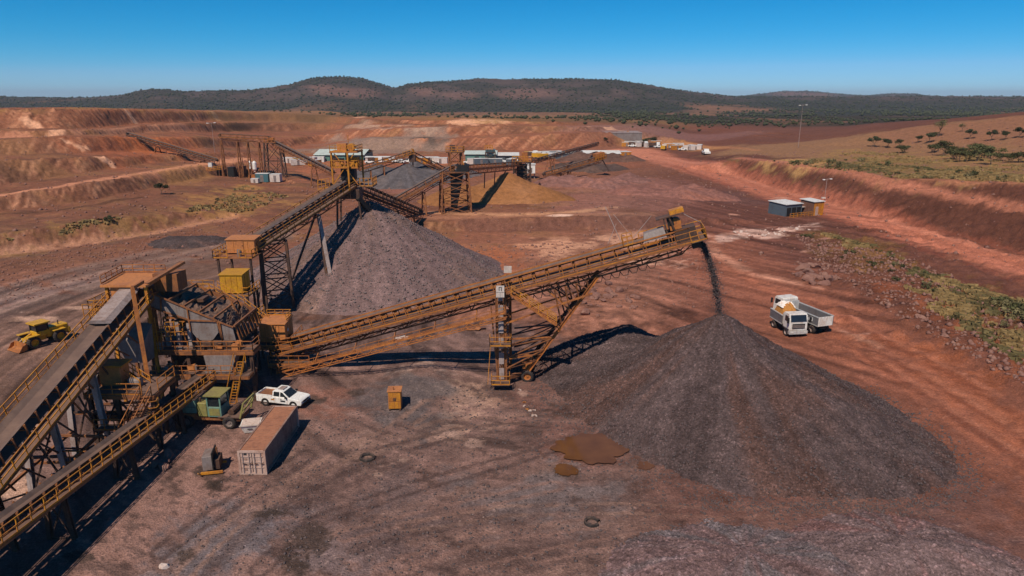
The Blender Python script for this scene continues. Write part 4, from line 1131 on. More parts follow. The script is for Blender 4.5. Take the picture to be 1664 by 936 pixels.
# small wheel on edge behind the mast foot
hw_ = wn_c + s2 * 2.6 + Vector((-0.35, 0, 0.9))
m = MB().lathe([(.55, -.08), (.66, -.08), (.66, .08), (.55, .08), (.55, -.08)], (0, 0, 0), 'y', 18)
for i in range(4):
    t = math.pi * i / 4; m.beam((-.6 * math.cos(t), 0, -.6 * math.sin(t)), (.6 * math.cos(t), 0, .6 * math.sin(t)), .06, .06)
m.v = [tuple(Vector(v) + hw_) for v in m.v]
ST.part(m, 'cable_reel', M_RUSTO)
# long diagonal braces from the boom down to the bogie
T_B = st_t(968)
for k, c_, mt, w_ in ((-1, wn_c, M_RUSTO, .34), (1, wf_c, M_DARK, .34)):
    p = ST.P(T_B, k * 1.25, -1.1); q = c_ + Vector((0.1, 0, 0.55))
    ST.part(MB().ibeam(p, q, w_, w_), 'diagonal_brace', mt)
    b2 = ST.P(T_M + .45, k * 1.75, -1.0)
    for a_, b_ in ((p.lerp(q, .62), b2 + Vector((0, 0, -4.2))), (p.lerp(q, .35), ST.P(T_M + (T_B - T_M) * .45, k * 1.0, -1.1)), (p.lerp(q, .80), b2 + Vector((0, 0, -6.4)))):
        ST.part(MB().beam(a_, b_, .15, .15), 'secondary_brace', mt)
m = MB(); pa, pb = ST.P(T_B, -1.25, -1.1), ST.P(T_B, 1.25, -1.1)
for f in (.25, .5, .75):
    a_, b_ = pa.lerp(wn_c, f), pb.lerp(wf_c, f); m.beam(a_, b_, .12, .12)
    m.beam(a_, pb.lerp(wf_c, f + .22), .08, .08); m.beam(b_, pa.lerp(wn_c, f + .22), .08, .08)
ST.part(m, 'brace_lattice', M_RUST)
# dense lattice between mast, boom and braces, one web on each side
for k, c_, mt in ((-1, wn_c, M_RUST), (1, wf_c, M_DARK)):
    p, q = ST.P(T_B, k * 1.25, -1.1), c_ + Vector((0.1, 0, 0.55))
    mb = ST.P(T_M + .45, k * 1.75, 0); prev = None
    for i in range(7):
        f = (i + 1) / 8; on_b = p.lerp(q, f); top_ = ST.P(T_B + (T_M + .6 - T_B) * f, k * 1.3, -1.1); mid_ = Vector((mb.x, mb.y, top_.z + (1.0 - top_.z) * f))
        tgt = top_ if f < .55 else mid_
        ST.part(MB().beam(on_b, tgt, .12, .12), 'web_member', mt)
        if prev is not None: ST.part(MB().beam(prev, tgt, .10, .10), 'web_member', mt)
        prev = on_b
    ST.part(MB().beam((mb.x, mb.y, 7.2), ST.P(T_B - 1.0, k * 1.3, -2.6), .16, .16), 'web_chord', M_RUSTO)
    ST.part(MB().beam(ST.P(T_M - 1.6, k * 1.75, -1.0), Vector((mb.x - .9, mb.y, .8)), .16, .16), 'web_chord', mt)
# stair from the mast head down to the brace
sa, sb = ST.P(T_M + .9, -1.95, -.35), at_y(904, 527, ST.P(T_M, -1.9, 0).y - 1.2)
m = MB()
for k in (-.35, .35):
    m.beam(sa + Vector((0, k, 0)), sb + Vector((0, k, 0)), .07, .22)
for i in range(24): q = sa.lerp(sb, i / 23); m.bb(q.x - .11, q.x + .11, q.y - .34, q.y + .34, q.z - .02, q.z + .02)
st_ = ST.part(m, 'stair', M_RUSTO)
m = MB()
for k in (-.38, .38):
    for i in range(6): q = sa.lerp(sb, i / 5) + Vector((0, k, 0)); m.beam(q, q + Vector((0, 0, .95)), .06, .06)
    for z in (.95, .5): m.beam(sa + Vector((0, k, z)), sb + Vector((0, k, z)), .06, .06)
ST.part(m, 'stair_rail', M_YEL)
# lower service gallery slung under the inner half of the boom
m = MB(); g0, g1 = 0.6, T_M - .2
for y in (-2.9, -2.1):
    for z in (-2.5, -1.9): m.beam(ST.P(g0, y, z), ST.P(g1, y, z), .09, .09)
n = 17
for i in range(n):
    t0, t1 = g0 + (g1 - g0) * i / n, g0 + (g1 - g0) * (i + 1) / n
    m.beam(ST.P(t0, -2.9, -2.5), ST.P((t0 + t1) / 2, -2.9, -1.9), .06, .06); m.beam(ST.P((t0 + t1) / 2, -2.9, -1.9), ST.P(t1, -2.9, -2.5), .06, .06)
    if i % 3 == 0: m.beam(ST.P(t0, -2.9, -1.9), ST.P(t0, -1.2, -1.2), .07, .07); m.beam(ST.P(t0, -2.1, -1.9), ST.P(t0, -.9, -1.2), .06, .06)
ST.part(m, 'cable_gallery', M_RUSTO)
m = MB().rail([ST.P(g0, -2.9, -1.9), ST.P(g1, -2.9, -1.9)], .7, .05, 1.6)
ST.part(m, 'gallery_rail', M_RUSTO)
# sign boards on both sides of the mast head
for k, nm in ((-1, 0), (1, 1)):
    p = ST.P(T_M, k * 2.42, .35); z0, z1 = (p.z - .62, p.z + .62) if k < 0 else (p.z + .75, p.z + 1.5)
    sg = ST.part(MB().bb(p.x - .42, p.x + .42, p.y - .03, p.y + .03, z0, z1), 'sign_board', M_WHITED, 'white sign board on the mast head')
    if k < 0:
        mm = MB()
        for dx in (-.14, .08): mm.bb(p.x + dx, p.x + dx + .08, p.y - .045, p.y - .032, z1 - .55, z1 - .18)
        mm.bb(p.x - .14, p.x + .16, p.y - .045, p.y - .032, z1 - .18, z1 - .12)
        mm.bb(p.x - .40, p.x + .40, p.y - .04, p.y - .032, z0 + .52, z0 + .55); mm.bb(p.x - .02, p.x + .01, p.y - .041, p.y - .033, z0 + .02, z0 + .52)
        me = mm.mesh('sign_marking', M_PRINT, wmat(R_).inverted()); link('sign_marking', me, sg)
    for dx in (-.3, .3): ST.part(MB().beam((p.x + dx, p.y + .07, z0 - .6), (p.x + dx, p.y + .07, z0 + .3), .07, .07), 'sign_post', M_RUST)
# head end: hood over the pulley, drive, lamp tripod, cage of handrails, tie rods
def stl(m, nm, mt, label=None): return m.build(nm, mt, R_, label=label)
stl(MB().hexa([(L - 4.6, -.95, .95), (L - 2.3, -.95, .95), (L - 2.3, .95, .95), (L - 4.6, .95, .95)], [(L - 4.4, -.5, 1.75), (L - 2.4, -.5, 1.85), (L - 2.4, .5, 1.85), (L - 4.4, .5, 1.75)]), 'belt_hood', M_GREYP)
stl(MB().bb(L - 1.5, L + .55, -.95, .95, -.35, 1.25).bb(L - .2, L + .7, -.7, .7, -1.0, -.36), 'discharge_chute', M_DARK)
m = MB()
for x, y in ((L - 2.2, -.95), (L - 2.2, .95), (L - 1.2, -.95), (L - 1.2, .95)): m.beam((x, y, 0), (L - 1.9 + (x - L + 1.7) * .5, y * .6, 2.7), .13, .13)
m.bb(L - 2.9, L - .6, -.75, .75, 2.7, 2.82)
stl(m, 'head_gantry', M_DARK)
stl(MB().bb(L - 1.5, L - .1, -.55, .55, 2.82, 3.25), 'gantry_box', M_YEL)
stl(MB().bb(L - 1.9, L - 1.3, -.4, .4, 1.5, 2.65), 'motor', M_BLACK)
stl(MB().cyl((L - 1.1, -.3, 1.9), (L - 1.1, .7, 1.9), .5, 14).bb(L - 1.8, L - .7, -.5, .5, 1.3, 1.75), 'drive_unit', M_RUSTO)
m = MB().rail([(L - 5.0, 1.6, -.06), (L - 5.0, 2.6, -.06), (L - 2.0, 2.6, -.06)], 1.5, .07, .8)
m.rail([(L - 5.6, -.95, 1.15), (L - 6.6, -.95, 1.15), (L - 6.6, .95, 1.15), (L - 5.6, .95, 1.15)], .9, .06, .5)
stl(m, 'service_cage', M_YEL)
stl(MB().rail([(L - .2, -2.1, -.06), (L + 1.3, -2.1, -.06), (L + 1.3, 2.1, -.06), (L - .2, 2.1, -.06)], 1.1, .07, .8), 'end_rail', M_YEL)
stl(MB().bb(L - .2, L + 1.3, -2.1, -1.0, -.14, -.07).bb(L + .75, L + 1.3, -.99, 2.1, -.14, -.07), 'end_platform', M_WALK)
m = MB().beam((L - 6.8, 1.2, 1.0), (L - 7.4, 1.2, 5.2), .06, .06).beam((L - 5.6, .6, 1.4), (L - 3.2, .2, 3.2), .05, .05).beam((L - 1.0, 0, 3.3), (L + 1.2, .2, 1.2), .05, .05)
m.beam((L - 6.8, 1.2, 3.2), (L - 8.2, 1.2, 1.4), .04, .04).beam((L - 6.8, 1.2, 4.2), (L - 5.6, 1.2, 1.4), .04, .04)
stl(m, 'mast_antenna', M_PALE)
# underside ribs of the outer boom: short curved hangers
m = MB(); rr = random.Random(3)
for i in range(15):
    t = T_M + 2 + i * (L - T_M - 6) / 15
    pts = [(t, -1.0, -1.15), (t + .25, -1.0, -1.7), (t + .7, -1.0, -1.75), (t + 1.0, -1.0, -1.2)]
    for a_, b_ in zip(pts[:-1], pts[1:]): m.beam(a_, b_, .07, .07)
stl(m, 'cable_hanger', M_DARK)
# tail: pivot frame
m = MB()
for k in (-1, 1):
    m.ibeam(ST.P(.8, k * 1.0, -1.1), ST.P(.8, k * 1.0, -1.1) + Vector((0, 0, -ST.P(.8, 0, -1.1).z - .1)), .3, .3)
ST.part(m, 'pivot_frame', M_DARK)

# ---------------------------------------------------------------- ore falling from the stacker
def ore_stream():
    p0 = ST.P(L + .55, 0, -.6); p1 = AP + Vector((0, 0, -.2))
    V, Fq = [], []
    rr = random.Random(9)
    ico = [(-1, 0, 0), (1, 0, 0), (0, -1, 0), (0, 1, 0), (0, 0, -1), (0, 0, 1)]
    fi = [(0, 2, 4), (2, 1, 4), (1, 3, 4), (3, 0, 4), (2, 0, 5), (1, 2, 5), (3, 1, 5), (0, 3, 5)]
    for i in range(1700):
        t = rr.random()
        q = p0.lerp(p1, t); q.z = p0.z + (p1.z - p0.z) * (0.18 * t + 0.82 * t * t)
        sp = .13 + .17 * t
        q += Vector((rr.gauss(0, sp * .55), rr.gauss(0, sp), rr.gauss(0, .2)))
        s = rr.uniform(.025, .08); b = len(V)
        V += [(q.x + a_ * s * rr.uniform(.6, 1.4), q.y + b_ * s * rr.uniform(.6, 1.4), q.z + c_ * s * rr.uniform(.8, 2.2)) for a_, b_, c_ in ico]
        Fq += [(x + b, y + b, z + b) for x, y, z in fi]
    for i in range(5200):
        t = rr.random() ** .7
        q = p0.lerp(p1, t); q.z = p0.z + (p1.z - p0.z) * (0.18 * t + 0.82 * t * t)
        q += Vector((rr.gauss(0, .22 + .25 * t), rr.gauss(0, .28 + .3 * t), rr.gauss(0, .25)))
        s = rr.uniform(.010, .030); b = len(V)
        V += [(q.x + a_ * s, q.y + b_ * s, q.z + c_ * s * 1.6) for a_, b_, c_ in ico]
        Fq += [(x + b, y + b, z + b) for x, y, z in fi]
    link('falling_ore', mesh_np('falling_ore', V, Fq, M_ROCKD), label='dark stream of ore falling from the stacker head', category='ore stream', kind='stuff')
ore_stream()

# ================================================================== THE SCREENING PLANT
PL = thing('screening_plant', 'rusty multi-deck ore screening plant with grey side plates and yellow handrails', 'plant', (-32, 66, 0))
def pl(m, nm, mt, label=None, parent=None, **kw):
    if parent is not None:
        return link(nm, m.mesh(nm, mt, wmat(PL).inverted()), parent)
    return m.build(nm, mt, PL, world=True, label=label, **kw)
ZU, ZL = 5.5, 3.3
UX0, UX1, UY0, UY1 = -36.2, -25.9, 63.4, 72.2
# main decks: grating, edge beams, rails
def deck(x0, x1, y0, y1, z, rails=(), railm=None, step=1.25, h=1.05):
    d = pl(MB().bb(x0, x1, y0, y1, z - .07, z), 'deck', M_WALK)
    for (a_, b_) in (((x0, y0), (x1, y0)), ((x0, y1), (x1, y1)), ((x0, y0), (x0, y1)), ((x1, y0), (x1, y1))):
        pl(MB().beam((a_[0], a_[1], z - .24), (b_[0], b_[1], z - .24), .14, .32), 'edge_beam', M_RUST, parent=d)
    for pts in rails:
        pl(MB().rail([(x, y, z) for x, y in pts], h, .06, step), 'handrail', railm or M_YEL)
    return d
deck(UX0, UX1, UY0, 65.3, ZU, [[(UX0, UY0), (UX1, UY0), (UX1, UY0 + 1.8)], [(UX0, UY0), (UX0, UY0 + 1.2)]], M_RUSTO)
deck(UX0, -28.6, 65.4, UY1, ZU, [], M_RUSTO)
deck(-36.6, -26.2, 62.4, 64.6, ZL, [[(-36.6, 62.4), (-27.6, 62.4)]], M_RUSTO)
d0, d1 = at_y(136, 642, 53.6), at_y(248, 642, 53.6); ZD = (d0.z + d1.z) / 2; DX0, DX1, DY0, DY1 = d0.x, d1.x, 53.6, 57.6
deck(DX0, DX1, DY0, DY1, ZD, [[(DX0, DY1), (DX0, DY0), (DX1 - .9, DY0)], [(DX1, DY0 + 1), (DX1, DY1)]], M_YEL2)
e0_, e1_ = at_y(150, 678, 54.4), at_y(222, 676, 54.4); ZE = (e0_.z + e1_.z) / 2
deck(e0_.x, e1_.x, 54.4, 55.6, ZE, [[(e0_.x, 54.4), (e1_.x, 54.4)]], M_RUSTO)
# columns under the decks
for x, y, z in [(-36, 63.6, ZU), (-32.6, 63.8, ZU), (-29.4, 63.8, ZU), (-26.2, 63.7, ZU), (-36, 71.8, ZU), (-31, 71.8, ZU), (-28.8, 71.8, ZU), (DX0 + .3, DY0 + .3, ZD), (DX1 - .2, DY0 + .3, ZD), (DX0 + .3, DY1 - .3, ZD), (DX0 + 2.6, DY0 + .4, ZD), (DX1 - .2, DY1 - .3, ZD)]:
    pl(MB().ibeam((x, y, z - .4), (x, y, gz(x, y) - .2), .34, .34), 'column', M_DARK)
for (p, q) in (((-36, 63.6, .4), (-32.6, 63.8, 4.8)), ((-32.6, 63.8, .4), (-29.4, 63.8, 4.8)), ((-29.4, 63.8, 4.8), (-26.2, 63.7, .4)), ((DX0 + .3, DY0 + .3, .3), (DX0 + 2.6, DY0 + .4, ZD - .5)), ((DX0 + 2.6, DY0 + .4, ZD - .5), (DX1 - .2, DY0 + .3, .3)), ((-36, 71.8, .3), (-31, 71.8, 5)), ((-28.8, 71.8, .3), (-31, 71.8, 5)), ((-26.2, 63.7, .3), (-26.2, 65.2, 5))):
    pl(MB().beam(p, q, .14, .14), 'column_brace', M_DARK)
# dark hopper and chute bodies between the decks
pl(MB().hexa([(-33.5, 65.2, 1.6), (-28.5, 65.2, 1.6), (-29.5, 70, 1.6), (-33.5, 70, 1.6)], [(-35.4, 64.8, 5.2), (-27.0, 64.8, 5.2), (-28.8, 71.2, 5.2), (-35.4, 71.2, 5.2)]), 'undersize_hopper', M_DARK)
pl(MB().hexa([(-30.4, 63.1, 2.2), (-28.6, 63.1, 2.2), (-28.6, 64.4, 2.2), (-30.4, 64.4, 2.2)], [(-30.8, 63.2, 5.1), (-27.6, 63.2, 5.1), (-27.6, 64.7, 5.1), (-30.8, 64.7, 5.1)]), 'discharge_lip', M_GREYP)
# the inclined screen box: plated sides, decks, end frame
YN, YF = 64.5, 70.6
def z8(x, y, Y=YN): return at_y(230 + x * .1923, 440 + y * .1923, Y)
panels = [[(10, 165), (50, 182), (60, 300), (22, 286)], [(50, 182), (158, 232), (163, 334), (60, 300)], [(162, 234), (383, 324), (396, 414), (167, 336)],
          [(387, 326), (632, 424), (402, 416)], [(402, 422), (634, 432), (650, 520), (600, 588), (480, 585), (412, 500)], [(672, 452), (768, 482), (800, 596), (692, 600)]]
for pn in panels:
    pts = [z8(*p) for p in pn]
    pl(MB().prism(pts, (0, .10, 0)), 'side_plate', M_GREYP)
for a_, b_ in (((10, 160), (640, 424)), ((640, 428), (775, 478)), ((400, 419), (645, 428)), ((60, 303), (400, 416)), ((640, 428), (690, 604)), ((160, 232), (165, 336)), ((385, 322), (415, 505)), ((660, 440), (688, 604))):
    p, q = z8(*a_, YN - .08), z8(*b_, YN - .08)
    pl(MB().beam(p, q, .12, .14), 'stiffener', M_RUST)
far_p = [z8(*p) + Vector((0, YF - YN, 0)) for p in ((10, 165), (640, 424), (775, 480), (800, 596), (600, 588), (400, 416), (22, 286))]
pl(MB().prism(far_p, (0, .12, 0)), 'side_plate', M_RUST)
def slope_deck(pa, pb, dz, nm, mt, seed):
    """perforated, ore-strewn screen deck between the two side plates"""
    p, q = z8(*pa), z8(*pb); rr = np.random.default_rng(seed); m = MB(); nx, ny = 26, 14
    vs = []
    for i in range(nx + 1):
        c = p.lerp(q, i / nx)
        for j in range(ny + 1):
            vs.append((c.x, c.y + .12 + (YF - YN - .15) * j / ny, c.z + dz + .12 * rr.standard_normal() + .15 * math.sin(j * .9 + i * .3)))
    fs = [(i * (ny + 1) + j, (i + 1) * (ny + 1) + j, (i + 1) * (ny + 1) + j + 1, i * (ny + 1) + j + 1) for i in range(nx) for j in range(ny)]
    m.add(vs, fs); return pl(m, nm, mt)
slope_deck((12, 175), (640, 432), -.18, 'screen_deck', M_WALK, 1)
slope_deck((640, 436), (772, 486), -.15, 'screen_deck', M_WALK, 2)
# raised covers, walkway and beams lying across the screen
for (x, y, w_, h_, dep, mt) in ((300, 235, 1.3, .25, 1.1, M_BLACK), (470, 235, 1.9, .35, 1.4, M_DARK), (150, 120, 2.6, .3, 1.6, M_WALK), (420, 300, 2.2, .3, 1.0, M_RUST), (590, 330, 1.2, .5, 1.0, M_RUST), (690, 390, 2.2, .35, 1.6, M_RUST), (90, 150, 1.2, .5, 1.2, M_BLACK)):
    p = z8(x, y, YN + 3.2)
    pl(MB().box((p.x, p.y, p.z), (w_, dep, h_)), 'screen_cover', mt)
for f in (.15, .35, .55, .75, .95):
    p = z8(10, 165).lerp(z8(640, 424), f); pl(MB().beam(p + Vector((0, 0, .12)), p + Vector((0, YF - YN, .12)), .16, .2), 'cross_beam', M_RUST)
# end frame with slats
e0, e1 = z8(775, 476), z8(800, 604)
for i in range(8):
    y = YN + .3 + i * (YF - YN - .5) / 7
    pl(MB().beam((e0.x + .1, y, e0.z), (e1.x + .35, y, e1.z), .10, .16), 'end_slat', M_RUST)
pl(MB().beam(e0 + Vector((.1, 0, .1)), e0 + Vector((.1, YF - YN, .1)), .2, .2), 'end_beam', M_RUST)
# posts, springs and drive under the upper half of the screen
for x, y0, y1 in ((100, 322, 622), (205, 430, 610), (300, 430, 610), (398, 440, 600)):
    p, q = z8(x, y0, YN + .3), z8(x + 8, y1, YN + .3); q.x = p.x; q.z = ZU
    pl(MB().beam(q, p, .36, .36), 'screen_post', M_PALE if y0 > 400 else M_RUST)
pl(MB().box(z8(255, 515, YN + .9), (4.6, 1.4, .22)), 'spring_beam', M_RUST)
p = z8(300, 455, YN + .2)
m = MB()
for dx in (-1.3, 1.3): m.beam((p.x + dx, p.y, p.z - .8), (p.x + dx, p.y, p.z + .75), .14, .14)
m.beam((p.x - 1.3, p.y, p.z + .75), (p.x + 1.3, p.y, p.z + .75), .2, .2).beam((p.x - .9, p.y, p.z - .6), (p.x + 1.3, p.y, p.z + .7), .16, .16)
pl(m, 'drive_guard', M_RUSTO)
pl(MB().cyl((p.x - .2, p.y + .5, p.z - .2), (p.x - .2, p.y + 1.5, p.z - .2), .55, 14), 'drive_pulley', M_DARK)
for x in (560, 640, 730): 
    q = z8(x, 590, YN - .3); q.z = ZU + .3
    pl(MB().box((q.x, q.y, q.z + .1), (.8, .5, .6)).cyl((q.x - .6, q.y, q.z + .35), (q.x + .6, q.y, q.z + .35), .22, 10), 'vibrator_motor', M_DARK)
# orange crane post
pl(MB().beam(at_y(240.5, 616, 57.2), at_y(215, 468, 58.6), .34, .34), 'crane_post', M_RUSTO)
pl(MB().beam(at_y(215, 468, 58.6), at_y(232, 458, 62.5), .26, .3), 'crane_arm', M_RUSTO)
# ladders and stairs
def ladder(p, q, w_, nm, mt, n=14, hoop=False):
    p, q = Vector(p), Vector(q); m = MB(); d = (q - p); sd = Vector((d.y, -d.x, 0)); sd = Vector((1, 0, 0)) if sd.length < .05 else sd.normalized()
    sd = Vector((1, 0, 0))
    for k in (-1, 1): m.beam(p + sd * k * w_ / 2, q + sd * k * w_ / 2, .08, .10)
    for i in range(n + 1): c = p.lerp(q, i / n); m.beam(c - sd * w_ / 2, c + sd * w_ / 2, .05, .05)
    return pl(m, nm, mt)
ladder(at_y(378, 656, 62.0), at_y(391, 588, 62.9), .62, 'ladder', M_YEL, 15)
m = MB()
for k in (-.55, .55):
    p, q = at_y(378, 656, 62.0) + Vector((k, -.1, 1.0)), at_y(391, 588, 62.9) + Vector((k, -.1, 1.0))
    m.beam(p, q, .06, .06); m.beam(p - Vector((0, 0, 1)), p, .06, .06); m.beam(q - Vector((0, 0, 1)), q, .06, .06)
pl(m, 'ladder_rail', M_YEL)
def stair(p, q, wd, side, tm, rm, n=None):
    """treads between two strings, rail on both sides; side is the horizontal direction across"""
    p, q = Vector(p), Vector(q); sd = Vector(side).normalized(); n = n or max(6, int((p - q).length / .28)); m = MB()
    for k in (-1, 1): m.beam(p + sd * k * wd / 2, q + sd * k * wd / 2, .06, .22)
    for i in range(n + 1):
        c = p.lerp(q, i / n); m.beam(c - sd * wd / 2, c + sd * wd / 2, .2, .04)
    s = pl(m, 'stair', tm); m = MB()
    for k in (-1, 1):
        o = sd * k * (wd / 2 + .03)
        for i in range(5): c = p.lerp(q, i / 4) + o; m.beam(c, c + Vector((0, 0, 1)), .06, .06)
        for z in (1.0, .52): m.beam(p + o + Vector((0, 0, z)), q + o + Vector((0, 0, z)), .06, .06)
    pl(m, 'stair_rail', rm); return s
stair(at_y(181, 593, 57.8), at_y(238, 632, 55.6), 1.0, (.35, 1, 0), M_RUSTO, M_YEL)
stair(at_y(194, 732, 50.5), at_y(238, 645, 53.5), .8, (1, .2, 0), M_RUST, M_RUSTO)
stair(at_y(348, 471, 80), at_y(392, 498, 76.5), 1.2, (.4, 1, 0), M_RUST, M_YEL)
stair(at_y(392, 500, 76.5), at_y(432, 531, 74.0), 1.2, (.4, 1, 0), M_RUST, M_YEL)
# platforms behind the screen, towards the yellow cabin
def small_deck(c, w_, d_, rails, railm=M_YEL):
    deck(c.x - w_ / 2, c.x + w_ / 2, c.y - d_ / 2, c.y + d_ / 2, c.z, [[(c.x + x * w_ / 2, c.y + y * d_ / 2) for x, y in r] for r in rails], railm)
    for kx in (-1, 1):
        x, y = c.x + kx * (w_ / 2 - .15), c.y - d_ / 2 + .2
        pl(MB().beam((x, y, c.z - .3), (x, y, gz(x, y) - .1), .2, .2), 'column', M_DARK)
small_deck(at_y(300, 472, 76), 6.4, 1.4, [[(-1, -1), (1, -1)], [(-1, 1), (1, 1)]])
small_deck(at_y(338, 479, 79), 2.2, 2.0, [[(-1, 1), (-1, -1)]])
small_deck(at_y(412, 512, 76.0), 2.0, 1.6, [[(1, 1), (1, -1)]])
# deck of the right orange cabin
c = at_y(452, 553, 73.6)
deck(c.x - 2.0, c.x + 2.1, 71.6, 76.0, c.z, [[(c.x - 2.0, 73), (c.x - 2.0, 71.6), (c.x + 2.1, 71.6), (c.x + 2.1, 76)]], M_RUSTO)
for kx in (-1.8, 1.9):
    for y in (71.9, 75.7): pl(MB().ibeam((c.x + kx, y, c.z - .35), (c.x + kx, y, -.1), .26, .26), 'column', M_DARK)
# lower landing and tail guard in front of it
deck(-27.2, -22.6, 70.4, 71.5, 1.2, [[(-27.2, 70.4), (-22.6, 70.4)]], M_RUSTO)
for x in (-27, -22.8): pl(MB().beam((x, 70.5, 1.0), (x, 70.5, -.1), .16, .16), 'column', M_DARK)
# cage ladders and guards at the front corner
p = at_y(258, 700, 53.9)
m = MB()
for dx in (-.3, .3): m.beam((p.x + dx, p.y, p.z), (p.x + dx - .15, p.y + .3, p.z + 3.4), .07, .07)
for i in range(9): m.beam((p.x - .3, p.y, p.z + .3 + i * .36), (p.x + .3, p.y, p.z + .3 + i * .36), .05, .05)
pl(m, 'ladder', M_YEL)
for i in range(4):
    z = p.z + 1.4 + i * .6; m = MB(); pts = [(p.x - .4, p.y - .1, z), (p.x - .45, p.y - .7, z), (p.x + .1, p.y - .95, z), (p.x + .55, p.y - .7, z), (p.x + .45, p.y - .1, z)]
    for a_, b_ in zip(pts[:-1], pts[1:]): m.beam(a_, b_, .06, .06)
    pl(m, 'ladder_hoop', M_YEL)
p = at_y(250, 548, 63.2)
m = MB()
for dx in (-.32, .32): m.beam((p.x + dx, p.y, ZU), (p.x + dx, p.y, ZU + 3.6), .07, .07)
for i in range(10): m.beam((p.x - .32, p.y, ZU + .3 + i * .35), (p.x + .32, p.y, ZU + .3 + i * .35), .05, .05)
pl(m, 'ladder', M_YEL)
# crusher and boxes on the lower left deck
b = at_y(190, 628, 56.2)
ZK, ZL = ZL, ZD
pl(MB().box((b.x, b.y, ZL + .9), (1.9, 1.5, 1.8)), 'crusher_box', M_CABO, bevel=.04)
pl(MB().box((b.x + .1, b.y, ZL + 1.9), (2.3, 1.8, .14)), 'crusher_lid', M_YEL)
pl(MB().cyl((b.x - 2.4, b.y - .3, ZL + .55), (b.x - 1.2, b.y - .3, ZL + .55), .5, 12).bb(b.x - 2.6, b.x - 1.0, b.y - .8, b.y + .2, ZL, ZL + .15), 'motor', M_GREYP)
pl(MB().cyl((b.x + 1.6, b.y - .6, ZL + .4), (b.x + 2.6, b.y - .6, ZL + .4), .38, 12), 'motor', M_GREYP)
pl(MB().hexa([(-37.6, 61.6, 5.0), (-35.6, 61.6, 5.0), (-35.6, 63.0, 5.0), (-37.6, 63.0, 5.0)], [(-38.4, 61.4, 7.4), (-35.4, 61.4, 7.4), (-35.4, 63.2, 8.6), (-38.4, 63.2, 8.6)]), 'feed_chute', M_GREYP)
ZL = ZK
# yellow guard loops
for px, py, Y in ((168, 505, 62.5), (150, 512, 61.0), (283, 540, 63.6), (262, 548, 63.4)):
    p = at_y(px, py, Y); m = MB()
    for z in (0, .55, 1.05): m.beam((p.x - .8, p.y, p.z + z), (p.x + .8, p.y + .3, p.z + z), .06, .06)
    for k in (-.8, 0, .8): m.beam((p.x + k, p.y + (k + .8) * .18, p.z - .4), (p.x + k, p.y + (k + .8) * .18, p.z + 1.05), .06, .06)
    pl(m, 'guard_rail', M_YEL)
rr = random.Random(21)
for i in range(16):
    x, y = rr.uniform(-36, -27), rr.uniform(63, 64.2); z = ZL
    pl(MB().cyl((x, y, z), (x, y, z + rr.uniform(.4, 1.0)), rr.uniform(.08, .2), 8), 'pipe_stub', rr.choice([M_GREYP, M_DARK, M_RUST]))
# head house over the incoming conveyor
h0 = at_y(217, 492, 64.0)
hx, hy, hz = h0.x, 64.6, 10.2
for kx in (-1.9, 1.9):
    for ky in (-1.4, 1.6): pl(MB().ibeam((hx + kx, hy + ky, 0), (hx + kx, hy + ky, 12.3), .26, .26), 'head_house_post', M_YEL if ky < 0 else M_RUST)
pl(MB().hexa([(hx - 2.3, hy - 1.8, 12.3), (hx + 2.3, hy - 1.8, 12.3), (hx + 2.3, hy + 2.2, 12.5), (hx - 2.3, hy + 2.2, 12.5)], [(hx - 2.3, hy - 1.8, 12.5), (hx + 2.3, hy - 1.8, 12.5), (hx + 2.3, hy + 2.2, 12.75), (hx - 2.3, hy + 2.2, 12.75)]), 'head_house_roof', M_CABO)
pl(MB().bb(hx - 1.5, hx + .2, hy - 1.5, hy - .1, 10.9, 12.25), 'drive_house', M_CABO)
pl(MB().rail([(hx - 2.2, hy - 1.7, 12.6), (hx - 2.2, hy + 2.1, 12.8), (hx + 2.2, hy + 2.1, 12.8)], .8, .06, 1.0), 'handrail', M_RUSTO)
pl(MB().beam((hx + 2.0, hy - 1.4, 12.5), (hx + 4.2, hy + 2.0, 13.9), .5, .25).bb(hx + 1.6, hx + 4.0, hy + .6, hy + 2.6, 11.2, 13.0), 'transfer_chute', M_RUST)
deck(hx - 3.6, hx - 2.0, hy - 2.0, hy + 1.5, 10.0, [[(hx - 2.2, hy - 2.0), (hx - 3.6, hy - 2.0), (hx - 3.6, hy + 1.5)]])

# ---------------------------------------------------------------- incoming conveyors on the left
C1 = Conveyor('plant_feed_conveyor', 'wide brown feed conveyor rising from the bottom corner to the orange head house', (-34.0, 20.0, .95), (hx, 64.3, 10.9), 1.7, depth=1.0, lift=.8, rail_w=.07, idler=1.5, frame=M_RUST, walk_w=.8, ore=0)
C1.part(MB().hexa([C1.P(C1.L - 7, -1.0, 1.15), C1.P(C1.L - .6, -1.0, 1.15), C1.P(C1.L - .6, 1.0, 1.15), C1.P(C1.L - 7, 1.0, 1.15)], [C1.P(C1.L - 7, -.6, 1.5), C1.P(C1.L - .6, -.6, 1.5), C1.P(C1.L - .6, .6, 1.5), C1.P(C1.L - 7, .6, 1.5)]), 'belt_hood', M_PALE)
for t, mt in ((C1.L * .74, M_PALE), (C1.L * .60, M_PALE), (C1.L * .44, M_DARK), (C1.L * .28, M_DARK)):
    tops, feet = C1.bent(t, .5, mt, .42 if mt is M_PALE else .3, depth=1.0, brace=False)
    a_, b_ = tops[0].lerp(feet[0], .45), tops[1].lerp(feet[1], .45)
    C1.part(MB().beam(a_, b_, .2, .2), 'leg_tie', M_DARK)
    C1.part(MB().beam(tops[0], feet[1], .12, .12), 'leg_brace', M_DARK); C1.part(MB().beam(tops[1], feet[0], .12, .12), 'leg_brace', M_DARK)
m = MB()
